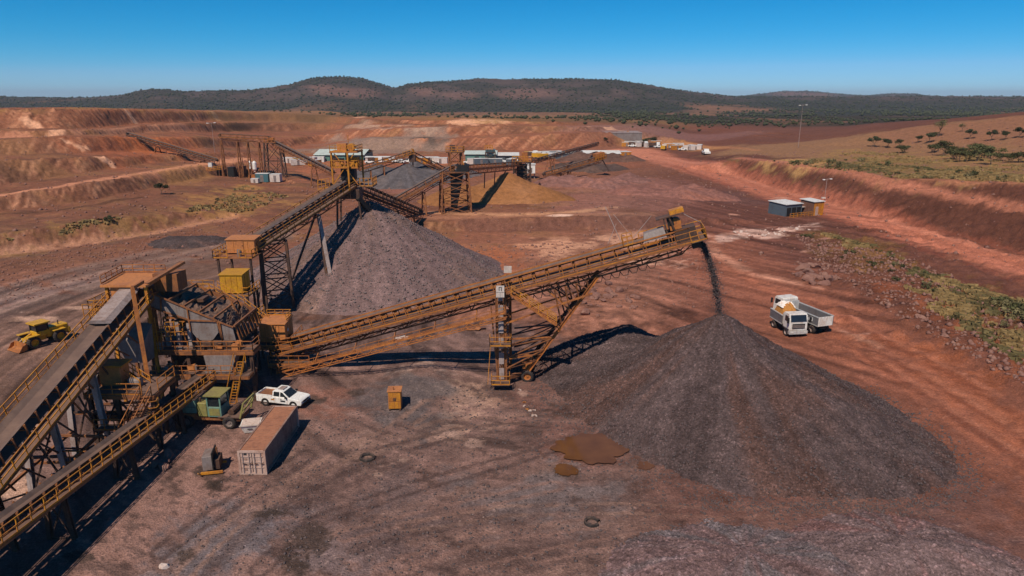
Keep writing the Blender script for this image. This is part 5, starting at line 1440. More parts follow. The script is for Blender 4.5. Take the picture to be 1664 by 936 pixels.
f1 = C1.P(C1.L * .74, 1.5, -1); f2 = C1.P(C1.L * .60, 1.5, -1); f3 = C1.P(C1.L * .44, 1.5, -1)
for k in (-1, 1):
    p, q, r = C1.P(C1.L * .74, k * 1.3, -1), C1.P(C1.L * .60, k * 1.3, -1), C1.P(C1.L * .44, k * 1.3, -1)
    C1.part(MB().beam((p.x, p.y, 2.3), (r.x, r.y, 2.3), .22, .22), 'longitudinal_tie', M_RUST)
    C1.part(MB().beam((p.x, p.y, .3), (q.x, q.y, 3.9), .13, .13), 'leg_brace', M_DARK); C1.part(MB().beam((q.x, q.y, .3), (r.x, r.y, 3.0), .13, .13), 'leg_brace', M_DARK)
C2 = Conveyor('discharge_conveyor', 'low conveyor with yellow handrail running out beneath the plant to the bottom corner', (-30.9, 63.0, 2.7), (-32.3, 24.0, 4.7), .95, depth=.6, lift=.45, walk=(1,), rail_w=.06, idler=1.2, frame=M_RUST, walk_w=.5, ore=0)
for f in (.16, .36, .56, .74): C2.bent(C2.L * f, .25, M_DARK, .3, depth=.6)

# ---------------------------------------------------------------- the yard conveyor to the tall pile
C3A, C3B = at_y(402, 397, 91.0), HEAD
C3A.z -= .6
C3 = Conveyor('stockpile_conveyor', 'rusty conveyor on tall legs climbing to the yellow head above the grey pile', C3A, C3B, 1.4, depth=1.3, rail_w=.075, idler=1.5, frame=M_RUST, walk_w=.8)
lattice_tower(C3.root, (-34.3, 95.2), 3.6, 2.6, -.1, C3.P(C3.L * .22).z - 1.4, M_DARK, 1.12, 4, .32, .13, .35)
u3 = C3.P(C3.L) - C3.P(0); u3.z = 0; u3.normalize()
tp = C3.P(C3.L * .60, 0, -1.3)
for px, py, mt, off, wd in ((541, 471, M_PALE, -.9, .55), (463, 482, M_DARK, .9, .26), (533, 468, M_DARK, -.9, .3)):
    g = at_y(px, py, 100.0); g.z -= .35
    C3.part(MB().ibeam(tp + Vector((.3 if off < 0 else -.3, off * .4, 0)), g, wd, wd), 'support_leg', mt)
a_, b_ = at_y(541, 471, 100.0), at_y(533, 468, 100.0)
m = MB(); t2 = tp + Vector((.1, -.3, 0))
for i in range(9):
    p, q = (tp + Vector((.3, -.36, 0))).lerp(a_, i / 9), (tp + Vector((.3, -.36, 0))).lerp(b_, (i + .8) / 9)
    m.beam(p, q, .12, .12)
C3.part(m, 'leg_lacing', M_RUST)
C3.part(MB().beam(ground(463, 481) + Vector((0, 0, .1)), ground(512, 466) + Vector((0, 0, .2)), .3, .3), 'ground_beam', M_DARK)
# pale repair plates along the near side
rr = random.Random(4)
for i in range(11):
    t = C3.L * (.42 + .05 * i); z = rr.uniform(-1.0, -.35)
    MB().bb(t, t + rr.uniform(.5, 1.0), -.94, -.90, z, z + rr.uniform(.3, .55)).build('repair_plate', M_PALE if i % 3 else M_YEL, C3.root)
# yellow head frame
L3 = C3.L
def c3(m, nm, mt, label=None): return m.build(nm, mt, C3.root, label=label)
for x, y in ((L3 - 3.0, -1.6), (L3 - 3.0, 1.6), (L3 + 1.0, -1.6), (L3 + 1.0, 1.6)):
    p = C3.P(x, y, -.2); C3.part(MB().ibeam(p, Vector((p.x, p.y, C3B.z + 5.2)), .26, .26), 'head_frame_post', M_YEL)
pc = C3.P(L3 - 1, 0, 0)
C3.part(MB().box((pc.x, pc.y, C3B.z + 5.2), (4.6, 4.0, .2)), 'head_frame_top', M_RUSTO)
C3.part(MB().box((pc.x - .6, pc.y, C3B.z + 5.9), (1.5, 1.2, 1.2)), 'hoist_box', M_CABO)
C3.part(MB().cyl((pc.x + .9, pc.y - .6, C3B.z + 5.9), (pc.x + .9, pc.y + .6, C3B.z + 5.9), .6, 12), 'hoist_drum', M_YEL)
C3.part(MB().rail([(pc.x - 2.2, pc.y - 1.9, C3B.z + 5.3), (pc.x + 2.2, pc.y - 1.9, C3B.z + 5.3), (pc.x + 2.2, pc.y + 1.9, C3B.z + 5.3)], 1.0, .09, .9), 'head_frame_rail', M_YEL)
C3.part(MB().box((pc.x + .2, pc.y, C3B.z + 1.6), (2.2, 2.0, 1.8)), 'transfer_box', M_BLACK)
C3.part(MB().box((pc.x + .4, pc.y, C3B.z - 1.6), (3.2, 2.6, 1.6)), 'transfer_chute', M_DARK)
C3.part(MB().rail([(pc.x + 2.4, pc.y - 2.2, C3B.z - .2), (pc.x + 4.4, pc.y - 2.0, C3B.z - .2), (pc.x + 4.4, pc.y + 1.4, C3B.z - .2)], 1.3, .09, .7), 'side_cage', M_YEL)
C3.part(MB().box((pc.x + 3.2, pc.y - .4, C3B.z - .3), (2.6, 3.4, .12)), 'side_platform', M_WALK)
C3.part(MB().rail([(pc.x - 4.6, pc.y - 1.6, C3B.z - .8), (pc.x - 2.6, pc.y - 2.0, C3B.z - .4)], 1.5, .09, .7), 'side_cage', M_YEL)
for kx, ky in ((-1.6, -1.2), (1.7, -1.2), (-1.6, 1.2), (1.7, 1.2)):
    x, y = pc.x + kx, pc.y + ky
    C3.part(MB().beam((x, y, C3B.z - 1), (x * 1.0 + kx * .25, y, C3B.z - 7.0), .28, .28), 'head_leg', M_DARK)
C3.part(MB().beam((pc.x + 1.7, pc.y - 1.2, C3B.z - 2.2), (pc.x + 3.4, pc.y + 1, C3B.z - 5.2), .7, .7), 'spill_chute', M_BLACK)
C3.part(MB().box((pc.x, pc.y, C3B.z + 2.7), (4.4, 3.9, .14)), 'head_frame_deck', M_RUSTO)
C3.part(MB().rail([(pc.x - 2.2, pc.y + 1.8, C3B.z + 2.8), (pc.x - 2.2, pc.y - 1.9, C3B.z + 2.8), (pc.x + 2.2, pc.y - 1.9, C3B.z + 2.8), (pc.x + 2.2, pc.y + 1.8, C3B.z + 2.8)], 1.1, .10, .8), 'head_frame_rail', M_YEL)
C3.part(MB().box((pc.x + 1.2, pc.y - .2, C3B.z + 3.6), (1.4, 1.6, 1.5)), 'drive_box', M_YEL)
C3.part(MB().box((pc.x - 1.1, pc.y - .4, C3B.z + 3.5), (1.3, 1.2, 1.2)), 'gearbox', M_CABO)
for sx in (-1, 1):
    C3.part(MB().beam((pc.x + sx * 2.0, pc.y - 1.7, C3B.z), (pc.x - sx * 1.6, pc.y - 1.7, C3B.z + 5.0), .14, .14), 'head_frame_brace', M_YEL)
C3.part(MB().beam((pc.x + .4, pc.y, C3B.z + 6.4), (pc.x + .4, pc.y, C3B.z + 7.8), .10, .10), 'lamp_post', M_YEL)
# cabins
p = at_y(392, 411, 89.5); o_ = at_y(392, 411, 89.5)
cabin('drive_cabin', 'orange drive cabin at the foot of the climbing stockpile conveyor, above the yellow cabin', p.x - 1.9, p.x + 1.9, 89.5, 91.9, p.z, p.z + 1.75, M_CABO)
dk = thing('cabin_platform', 'yellow-railed platform with drum in front of the upper orange cabin', 'platform', (p.x, 88.6, p.z - .25))
def dkp(m, nm, mt): return m.build(nm, mt, dk, world=True)
dkp(MB().bb(p.x - 2.9, p.x + 2.3, 87.3, 92.2, p.z - .30, p.z - .20), 'deck', M_RUST)
dkp(MB().rail([(p.x - 2.9, 91.5, p.z - .2), (p.x - 2.9, 87.3, p.z - .2), (p.x - 1.0, 87.3, p.z - .2)], 1.1, .08, .9), 'handrail', M_YEL)
dkp(MB().rail([(p.x + .6, 87.3, p.z - .2), (p.x + 2.3, 87.3, p.z - .2), (p.x + 2.3, 89.2, p.z - .2)], 1.1, .08, .9), 'handrail', M_YEL)
for kx, ky in ((-2.4, 87.6), (1.9, 87.6), (-2.4, 91.8), (1.9, 91.8)): dkp(MB().ibeam((p.x + kx, ky, p.z - .3), (p.x + kx, ky, -.1), .26, .26), 'column', M_DARK)
dkp(MB().beam((p.x - 2.4, 87.6, 1), (p.x + 1.9, 87.6, 6.5), .14, .14), 'brace', M_DARK); dkp(MB().beam((p.x + 1.9, 87.6, 1), (p.x + 1.9, 91.8, 7.5), .14, .14), 'brace', M_DARK)
dr = thing('oil_drum', 'pale oil drum on the platform before the upper orange cabin', 'drum', (p.x + .2, 88.4, p.z - .2))
MB().lathe([(.0, 0), (.30, 0), (.31, .3), (.33, .32), (.31, .34), (.31, .6), (.33, .62), (.31, .64), (.30, .92), (.0, .92)]).build('shell', M_GREYP, dr, smooth=False)
MB().cyl((.12, .1, .921), (.12, .1, .96), .05, 8).build('bung', M_DARK, dr)
p = at_y(377.5, 476, 84.0)
cabin('switch_cabin', 'bright yellow switch cabin on a platform beside the truss tower', p.x - 1.45, p.x + 1.45, 84.0, 86.6, p.z, p.z + 2.35, M_CABY, door=False)
dk2 = thing('cabin_platform', 'small platform carrying the bright yellow cabin', 'platform', (p.x, 85, p.z - .3))
MB().bb(p.x - 2.0, p.x + 2.4, 83.2, 87.2, p.z - .30, p.z - .19).build('deck', M_WALK, dk2, world=True)
MB().rail([(p.x + 1.6, 83.2, p.z - .19), (p.x + 2.4, 83.2, p.z - .19), (p.x + 2.4, 87.2, p.z - .19)], 1.1, .08, .9).build('handrail', M_YEL, dk2, world=True)
for kx, ky in ((-1.7, 83.5), (2.1, 83.5), (-1.7, 86.9), (2.1, 86.9)): MB().ibeam((p.x + kx, ky, p.z - .31), (p.x + kx, ky, -.1), .26, .26).build('column', M_DARK, dk2, world=True)
MB().beam((p.x - 1.7, 83.5, .5), (p.x + 2.1, 83.5, 4.6), .13, .13).build('brace', M_DARK, dk2, world=True)
p = at_y(444.5, 548.5, 72.8)
cb = cabin('control_cabin', 'orange control cabin at the lower end of the long stacker conveyor', p.x - 1.45, p.x + 1.45, 72.6, 75.4, c.z + .19, c.z + 2.25, M_CABO)
MB().rail([(-1.4, 1.3, 2.3), (1.4, 1.3, 2.3), (1.4, -.6, 2.3)], .7, .06, .9).build('roof_rail', M_YEL, cb)
MB().lathe([(.0, 0), (.2, 0), (.2, .06), (.0, .06)], (1.48, -.6, 1.2), 'x', 12).build('wall_lamp', M_WHITED, cb)

# pipework, cable trays, boxes and loose bracing that fill the plant
rr = random.Random(55)
for i in range(34):
    x, y, z = rr.uniform(-37, -27.5), rr.uniform(62.6, 71), rr.choice([rr.uniform(.4, 3.0), rr.uniform(3.4, 5.1), rr.uniform(5.6, 7.2)])
    d = rr.choice([Vector((rr.uniform(1.5, 4), 0, rr.uniform(-.3, .3))), Vector((0, rr.uniform(1, 3), rr.uniform(-.2, .2))), Vector((rr.uniform(-1, 1), 0, rr.uniform(1, 2.4)))])
    q = Vector((x, y, z)) + d; q.x = min(q.x, -26.6); q.z = max(q.z, .2)
    pl(MB().cyl((x, y, z), q, rr.uniform(.05, .12), 7) if i % 2 else MB().beam((x, y, z), q, .10, .16), 'pipe_run' if i % 2 else 'loose_brace', rr.choice([M_RUST, M_DARK, M_RUSTO, M_GREYP]))
for i in range(16):
    x, y = rr.uniform(-36, -27), rr.uniform(62.7, 64.2); z = rr.choice([ZU, ZK])
    if z == ZU: y = rr.uniform(63.6, 64.3)
    w_, h_ = rr.uniform(.3, .8), rr.uniform(.3, .9); pl(MB().box((x, y, z + h_ / 2 + .002), (w_, rr.uniform(.3, .6), h_)), 'equipment_box', rr.choice([M_RUST, M_GREYP, M_CABO, M_DARK, M_PALE]))
for i in range(8):
    t = C1.L * (.50 + .055 * i); z = -1.0
    for k in (-1, 1):
        p = C1.P(t, k * 1.0, z); q = C1.P(t + C1.L * .05, k * 1.15, z); q.z -= rr.uniform(1.5, 4.0); q.z = max(q.z, .3)
        C1.part(MB().beam(p, q, .11, .11), 'trestle_brace', rr.choice([M_RUST, M_DARK]))
for f in (.64, .70, .78, .84):
    p = C1.P(C1.L * f, 0, -1); z = rr.uniform(1.2, 3.4)
    C1.part(MB().beam((p.x - 2.4, p.y, z), (p.x + 2.6, p.y + rr.uniform(-.6, .6), z), .16, .2), 'trestle_beam', M_RUST)
for f in (.60, .72):
    p = C1.P(C1.L * f, 0, -1); m = MB().bb(p.x + 1.0, p.x + 3.6, p.y, p.y + .9, 2.6, 2.68); C1.part(m, 'service_platform', M_WALK)
    C1.part(MB().rail([(p.x + 1.0, p.y, 2.68), (p.x + 3.6, p.y, 2.68)], 1.0, .06, .9), 'service_rail', M_YEL2)

# ================================================================== FAR CONVEYORS AND TOWERS
def far_conv(name, label, A, B, w=1.1, bents=(), mat=None, **kw):
    cv = Conveyor(name, label, A, B, w, depth=1.3, fine=False, idler=2.6, panel=3.0, frame=mat or M_RUST, rail_w=.06, ore=.25, walk=(-1,), walk_w=.6, railm=M_YEL2, **kw)
    for f in bents: cv.bent(cv.L * f, .8, M_RUST, .34, depth=1.3)
    return cv
h = C3.P(L3 + 1.2, 0, -1.6)
e4 = ground(684, 357); e4.z += 1.4
far_conv('reclaim_conveyor', 'dark conveyor dropping away from the yellow head behind the tall grey pile', e4, h, 1.05, (.22, .5), M_DARK)
# middle transfer tower and its conveyors
t5 = ground(738, 344); t5z = at_y(742, 240, t5.y).z
T5 = thing('transfer_tower', 'tall rusty transfer tower standing before the yellow-brown pile', 'tower', (t5.x, t5.y, t5.z))
zc = at_y(738, 279, t5.y).z
lattice_tower(T5, (t5.x + .3, t5.y), 6.4, 5.0, t5.z - .2, zc, M_RUST, .62 + .55, 4, .36, .16, .2)
lattice_tower(T5, (t5.x + .6, t5.y), 2.8, 3.0, zc, t5z - 1.0, M_RUST, 1.0, 2, .34, .14, .2)
def t5p(m, nm, mt): return m.build(nm, mt, T5, world=True)
t5p(MB().box((t5.x + .3, t5.y, zc), (6.0, 4.6, .3)), 'deck', M_DARK)
t5p(MB().box((t5.x + 2.4, t5.y, zc + .9), (3.0, 3.0, 1.8)), 'transfer_chute', M_BLACK)
t5p(MB().hexa([(t5.x - .7, t5.y - 1, zc - 9), (t5.x + .8, t5.y - 1, zc - 9), (t5.x + .8, t5.y + .5, zc - 9), (t5.x - .7, t5.y + .5, zc - 9)], [(t5.x - .6, t5.y - 1.1, zc - .2), (t5.x + 2.6, t5.y - 1.1, zc - .2), (t5.x + 2.6, t5.y + 1.1, zc - .2), (t5.x - .6, t5.y + 1.1, zc - .2)]), 'drop_chute', M_BLACK)
t5p(MB().box((t5.x + .6, t5.y, t5z - 1.0), (4.2, 3.8, .25)), 'top_deck', M_DARK)
t5p(MB().rail([(t5.x - 1.5, t5.y - 1.9, t5z - .9), (t5.x + 2.7, t5.y - 1.9, t5z - .9), (t5.x + 2.7, t5.y + 1.9, t5z - .9)], 1.3, .14, 1.2), 'handrail', M_YEL)
t5p(MB().box((t5.x - .1, t5.y, t5z), (1.2, 1.2, 1.3)), 'hoist_box', M_DARK)
t5p(MB().beam((t5.x + 3.2, t5.y - 1.2, zc), (t5.x + 2.0, t5.y - 1.2, t5z - 1), .2, .2), 'ladder', M_YEL)
a5 = at_y(641, 329, t5.y - 8)
c5 = far_conv('middle_conveyor', 'rusty conveyor climbing from the ledge to the middle transfer tower', a5, (t5.x, t5.y, zc + .6), 1.05, (.45, .75))
q5 = at_y(845, 268, t5.y + 42)
c8 = far_conv('link_conveyor', 'level conveyor from the middle tower across the yellow-brown pile', (t5.x + 2, t5.y + 1, zc + .4), q5, 1.05, ())
for f in (.35, .52, .72):
    p = c8.P(c8.L * f, 0, -1.3); 
    q = Vector((p.x + (2.4 if f > .6 else .2) * -1, p.y, p.z - 4.2))
    c8.part(MB().beam(p, q, .28, .28), 'support_leg', M_DARK)
# second, darker tower behind with a white hut
t6 = ground(846, 291); t6.y = q5.y; t6.x = q5.x + .6; t6.z = gz(t6.x, t6.y)
T6 = thing('transfer_tower', 'dark transfer tower with yellow rails beyond the yellow-brown pile', 'tower', (t6.x, t6.y, t6.z))
lattice_tower(T6, (t6.x, t6.y), 5.0, 4.0, t6.z - .2, q5.z + 1.0, M_DARK, 1.1, 3, .5, .22)
MB().box((t6.x, t6.y, (t6.z + q5.z) / 2 + 1), (3.2, 2.6, (q5.z - t6.z) * .8)).build('drop_chute', M_BLACK, T6, world=True)
MB().box((t6.x, t6.y, q5.z + 1), (6, 5, .3)).build('deck', M_DARK, T6, world=True)
MB().rail([(t6.x - 3, t6.y - 2.5, q5.z + 1.2), (t6.x + 3, t6.y - 2.5, q5.z + 1.2), (t6.x + 3, t6.y + 2.5, q5.z + 1.2)], 1.6, .2, 1.2).build('handrail', M_YEL, T6, world=True)
MB().box((t6.x + .8, t6.y, q5.z + 2.6), (1.8, 1.8, 2.6)).build('drive_house', M_RUSTO, T6, world=True)
# far-right stacker over the dark heap
g7 = ground(882, 292); a7 = at_y(884, 291, g7.y); b7 = at_y(978, 257, g7.y + 12)
a7.z = max(a7.z, g7.z + 1.5)
c7 = far_conv('far_stacker', 'small far stacker pointing up to the white-roofed shed', a7, b7, 1.05, (.30, .42), category='stacker')
MB().bb(c7.L - 3, c7.L + .6, -1.2, 1.2, -.3, 2.2).build('head_house', M_RUSTO, c7.root)
MB().rail([(c7.L - 4, -1.8, 0), (c7.L + .8, -1.8, 0), (c7.L + .8, 1.8, 0)], 1.8, .16, 1.2).build('head_rail', M_YEL, c7.root)
c7.part(MB().beam(c7.P(c7.L * .12, 0, 5.5), c7.P(c7.L * .45, 0, .5), .16, .16).beam(c7.P(c7.L * .12, 0, 5.5), c7.P(0, 0, .3), .16, .16).beam(c7.P(c7.L * .12, 0, 5.5), c7.P(c7.L * .14, 0, -.2), .2, .2), 'luffing_frame', M_RUST)
c7.part(MB().beam(c7.P(c7.L, 0, -.3), c7.P(c7.L, 0, -.3) + Vector((2.8, 0, -4.5)), .35, .35), 'drop_hose', M_DARK)
# conveyor from the right tower back to the dump, thin against the far wall
a9 = at_y(866, 262, t6.y + 20); b9 = at_y(972, 233, t6.y + 95)
Conveyor('overland_conveyor', 'thin far conveyor slanting up to the brown dump behind the yard buildings', a9, b9, .7, depth=.8, lift=.4, fine=False, idler=4, panel=4, walk=()).bent(20, .6)
# peaked conveyor over the blue-grey pile
k0, k1, k2 = at_y(583, 276, p1.y - 6), at_y(668, 250, p1.y), at_y(722, 277, p1.y + 6)
c10 = far_conv('peaked_conveyor', 'far conveyor rising over the blue-grey pile to a small peak', k0, k1, 1.05, (.2, .45))
MB().rail([(c10.L - 3, -1.6, 0), (c10.L + 1, -1.6, 0), (c10.L + 1, 1.6, 0)], 1.5, .16, 1.2).build('head_rail', M_YEL, c10.root)
c10.part(MB().box(c10.P(c10.L, 0, -1.6), (2.2, 2.0, 2.2)), 'head_chute', M_DARK)
c10.part(MB().beam(c10.P(c10.L, 0, -2), c10.P(c10.L, 0, -2) - Vector((0, 0, 3.2)), .4, .4), 'tripper_leg', M_DARK)
c10.part(MB().beam(c10.P(c10.L, 0, -2) - Vector((1.6, 0, 3.0)), c10.P(c10.L, 0, -2) - Vector((-1.6, 0, 3.0)), .4, .3), 'tripper_bar', M_DARK)
far_conv('peaked_conveyor', 'short far conveyor falling from the small peak behind the blue-grey pile', k2, k1, 1.05, (.35,))
# back plant on the left: gantry, tower, conveyors
gb = ground(430, 292)
gy = gb.y + 4
w0, w1 = at_y(357, 222, gy), at_y(438, 226, gy)
far_conv('gantry_conveyor', 'level rusty gantry conveyor on thin posts at the back plant', w0, w1, 1.05, (.02, .35, .55, .78))
tw = at_y(441, 232, gy)
T7 = thing('transfer_tower', 'slender dark tower of the back plant above the blue containers', 'tower', (tw.x, gy, gz(tw.x, gy)))
lattice_tower(T7, (tw.x + .6, gy), 5.6, 3.6, gz(tw.x, gy) - .2, tw.z, M_DARK, 1.25, 2, .42, .18)
MB().box((tw.x, gy, tw.z + .1), (4, 3.4, .3)).build('deck', M_RUST, T7, world=True)
MB().rail([(tw.x - 2, gy - 1.7, tw.z + .3), (tw.x + 2, gy - 1.7, tw.z + .3)], 1.6, .2, 1.2).build('handrail', M_RUSTO, T7, world=True)
MB().box((tw.x + .2, gy, tw.z + 1.0), (1.8, 1.8, 1.6)).build('drive_house', M_RUSTO, T7, world=True)
z1_ = at_y(541, 281, gy - 34)
far_conv('back_conveyor', 'long brown conveyor sloping down from the back plant tower', z1_, (tw.x + 1, gy, tw.z - .2), 1.05, (.3,))
l0, l1 = at_y(352, 262, gy + 6), at_y(207, 219, gy + 30)
far_conv('bench_conveyor', 'long thin conveyor lying across the bench left of the back plant', l0, l1, 1.05, (.15, .4, .65, .9), M_DARK)
# crusher block of the back plant
cr = at_y(378, 262, gy + 2)
CR = thing('crusher_station', 'cluttered rusty crusher station below the gantry of the back plant', 'plant', (cr.x, cr.y, gz(cr.x, cr.y)))
rr = random.Random(13); z0 = gz(cr.x, cr.y)
for i in range(26):
    x, y = cr.x + rr.uniform(-7, 16), cr.y + rr.uniform(-3, 4); hgt = rr.uniform(1.0, 4.2) * (1 if x < cr.x + 6 else .6); zb = gz(x, y)
    MB().box((x, y, zb + hgt / 2), (rr.uniform(.8, 2.6), rr.uniform(1, 2.4), hgt)).build('hopper' if i % 3 else 'crusher_body', rr.choice([M_RUST, M_DARK, M_RUSTO, M_DARK, M_RUST, M_BLACK]), CR, world=True)
for i in range(14):
    x, y = cr.x + rr.uniform(-6, 18), cr.y + rr.uniform(-3, 3); zb = gz(x, y); MB().beam((x, y, zb), (x + rr.uniform(-1, 1), y, zb + rr.uniform(4, 8)), .18, .18).build('post', M_RUST, CR, world=True)
MB().rail([(cr.x - 9, cr.y - 3, z0 + 2.2), (cr.x - 3, cr.y - 3.4, z0 + 3.0)], 1.3, .16, 1.4).build('handrail', M_YEL, CR, world=True)
MB().bb(cr.x - 8.6, cr.x - 7.2, cr.y - 2, cr.y - 1, z0 + 3.5, z0 + 5.2).build('white_hut', M_ROOFW, CR, world=True)

# ================================================================== BUILDINGS
def shed(name, label, px0, px1, py_base, py_top, depth, wall, roof, doors=3, over=.5, pitch=.6, group=None, category='building', Y=None, mono=False):
    g0 = ground((px0 + px1) / 2, py_base); Y = Y or g0.y
    a_, b_ = at_y(px0, py_base, Y), at_y(px1, py_base, Y)
    w_ = b_.x - a_.x; z0 = min(g0.z, gz(a_.x, Y), gz(b_.x, Y)) - .1; hh = at_y(px0, py_top, Y).z - z0
    r = thing(name, label, category, ((a_.x + b_.x) / 2, Y, z0), 0, group)
    MB().bb(-w_ / 2, w_ / 2, 0, depth, 0, hh).build('wall', wall, r)
    o = over
    if mono:
        MB().hexa([(-w_ / 2 - o, -o, hh + .02), (w_ / 2 + o, -o, hh + .02), (w_ / 2 + o, depth + o, hh + .02 + pitch), (-w_ / 2 - o, depth + o, hh + .02 + pitch)], [(-w_ / 2 - o, -o, hh + .16), (w_ / 2 + o, -o, hh + .16), (w_ / 2 + o, depth + o, hh + .16 + pitch), (-w_ / 2 - o, depth + o, hh + .16 + pitch)]).build('roof', roof, r)
    else:
        for k in (0, 1):
            y0, y1 = (-o, depth / 2) if k == 0 else (depth + o, depth / 2)
            MB().hexa([(-w_ / 2 - o, y0, hh + .02), (w_ / 2 + o, y0, hh + .02), (w_ / 2 + o, y1, hh + .02 + pitch), (-w_ / 2 - o, y1, hh + .02 + pitch)], [(-w_ / 2 - o, y0, hh + .15), (w_ / 2 + o, y0, hh + .15), (w_ / 2 + o, y1, hh + .15 + pitch), (-w_ / 2 - o, y1, hh + .15 + pitch)]).build('roof', roof, r)
    for i in range(doors):
        x = -w_ / 2 + w_ * (i + .5) / doors; dw = w_ / doors * .55
        MB().bb(x - dw / 2, x + dw / 2, -.06, .02, .05, hh * .72).build('door', M_BLACK if i % 2 else wall, r)
    return r, w_, hh
r, w_, hh = shed('workshop', 'green workshop with long pale green roof at the back of the yard', 512, 591, 262, 252, 22, M_SHEDG, M_ROOFG, 4, .6, 1.8)
MB().bb(-w_ / 2 - .5, -w_ / 2 + 5, -3, -.7, 0, hh * .85).build('lean_to', M_ROOFW, r)
shed('workshop', 'teal-walled workshop with flat green roof right of the middle tower', 756, 806, 262, 251, 16, M_SHEDG, M_ROOFG, 4, .5, 1.0)
shed('workshop', 'white-roofed store adjoining the teal workshop', 806, 842, 262, 253, 14, M_SHEDB, M_ROOFW, 3, .5, .8)
shed('long_shed', 'long low shed with bright white roof at the foot of the brown dump', 950, 1007, 258, 250, 12, M_SHEDB, M_ROOFW, 4, .6, 1.0)
shed('site_office', 'low pale office block right of the green workshop', 594, 640, 262, 256, 5, M_WHITED, M_ROOFW, 5, .3, .3)
shed('site_office', 'cream office hut left of the middle tower', 672, 712, 262, 257, 5, M_WHITED, M_ROOFW, 4, .3, .3)
shed('storage_block', 'grey flat-topped block on the shelf behind the parked vehicles', 985, 1043, 228, 216, 18, M_GREYP, M_PALE, 0, .2, .2, mono=True)
# small loading bin by the teal workshop
gbn = ground(797, 266); bn = thing('loading_bin', 'dark loading bin with yellow top beside the teal workshop', 'bin', gbn)
lattice_tower(bn, (gbn.x, gbn.y), 4, 3.5, gbn.z, gbn.z + 5, M_DARK, 1.0, 2, .4, .2)
MB().hexa([(gbn.x - 1, gbn.y - 1, gbn.z + 3), (gbn.x + 1, gbn.y - 1, gbn.z + 3), (gbn.x + 1, gbn.y + 1, gbn.z + 3), (gbn.x - 1, gbn.y + 1, gbn.z + 3)], [(gbn.x - 2.2, gbn.y - 2, gbn.z + 6), (gbn.x + 2.2, gbn.y - 2, gbn.z + 6), (gbn.x + 2.2, gbn.y + 2, gbn.z + 6), (gbn.x - 2.2, gbn.y + 2, gbn.z + 6)]).build('hopper', M_TEAL, bn, world=True)
MB().rail([(gbn.x - 2.2, gbn.y - 2, gbn.z + 6), (gbn.x + 1, gbn.y - 2, gbn.z + 6)], 1.8, .3, 1.0).build('handrail', M_YEL, bn, world=True)
# white hut by the second tower
gh = ground(862, 291)
hut = thing('white_hut', 'small square white hut beside the dark transfer tower', 'hut', (gh.x, gh.y, gh.z))
MB().bb(-1.6, 1.6, 0, 3, 2.0, 5.0).build('wall', M_WHITE, hut); MB().bb(-1.8, 1.8, -.2, 3.2, 5.01, 5.2).build('roof', M_ROOFW, hut)
for k in (-1.4, 1.4): MB().bb(k - .15, k + .15, 1, 1.3, 0, 1.99).build('leg', M_PALE, hut)
MB().bb(-.2, .6, -.04, .01, 2.2, 3.9).build('door', M_GREYP, hut)
# blue and white containers of the back plant
def box_container(name, label, p, w_, d_, h_, mat, rz=0.0, roofm=None, group=None):
    r = thing(name, label, 'container', p, rz, group)
    MB().bb(-w_ / 2, w_ / 2, -d_ / 2, d_ / 2, 0, h_).build('wall', mat, r)
    MB().bb(-w_ / 2 - .05, w_ / 2 + .05, -d_ / 2 - .05, d_ / 2 + .05, h_ + .003, h_ + .09).build('roof', roofm or M_ROOFW, r)
    MB().bb(-w_ * .12, w_ * .14, -d_ / 2 - .04, -d_ / 2 - .003, .1, h_ * .85).build('door', M_GREYP, r)
    return r
p = ground(428, 295); box_container('site_container', 'teal site container under the back plant tower', p, 4.6, 2.8, 2.9, M_TEAL)
p = ground(449, 295); box_container('site_container', 'white site container under the back plant tower', p, 3.6, 2.8, 2.7, M_WHITED)
p = ground(415, 297); box_container('water_tank', 'low white tank box left of the teal container', p, 2.6, 1.8, 1.5, M_WHITED)
p = ground(411, 279); r = thing('silo', 'pair of small white silos at the back plant', 'silo', p)
for k in (-.9, .9): MB().lathe([(0, 4.4), (.5, 4.1), (.8, 3.6), (.8, 1.0), (.3, .3), (.3, 0)], (k, 0, 0), 'z', 12).build('drum', M_WHITE, r)
# two sheds right of centre, with the light mast
def hut2(name, label, px, py, w_, d_, h_, rz, wall, roof, front=None):
    g = ground(px, py); r = thing(name, label, 'shed', (g.x, g.y, g.z - .05), rz)
    MB().bb(-w_ / 2, w_ / 2, 0, d_, 0, h_).build('wall', wall, r)
    MB().hexa([(-w_ / 2 - .25, -.25, h_ + .01), (w_ / 2 + .25, -.25, h_ + .01), (w_ / 2 + .25, d_ + .25, h_ + .25), (-w_ / 2 - .25, d_ + .25, h_ + .25)], [(-w_ / 2 - .25, -.25, h_ + .13), (w_ / 2 + .25, -.25, h_ + .13), (w_ / 2 + .25, d_ + .25, h_ + .37), (-w_ / 2 - .25, d_ + .25, h_ + .37)]).build('roof', roof, r)
    return r, w_, d_, h_
r, w_, d_, h_ = hut2('equipment_shed', 'dark blue-grey shed with pale roof left of the light mast', 1289, 351, 5.6, 6.0, 3.1, math.radians(24), M_SHEDB, M_ROOFW)
for k in range(3): MB().bb(-w_ / 2 + .4 + k * 1.7, -w_ / 2 + 1.8 + k * 1.7, -.05, .003, .1, 2.3).build('door', M_BLACK, r)
MB().rail([(-w_ / 2, -1.6, 0), (w_ / 2 + 2, -1.6, 0)], 1.1, .12, 1.2).build('guard_rail', M_YEL, r)
MB().bb(w_ / 2 + .3, w_ / 2 + 2.6, 1, 4, 1.9, 2.0).build('awning', M_WHITED, r)
for k in (.5, 2.4): MB().bb(w_ / 2 + k - .06, w_ / 2 + k + .06, 1.1, 1.25, 0, 1.9).build('awning_post', M_DARK, r)
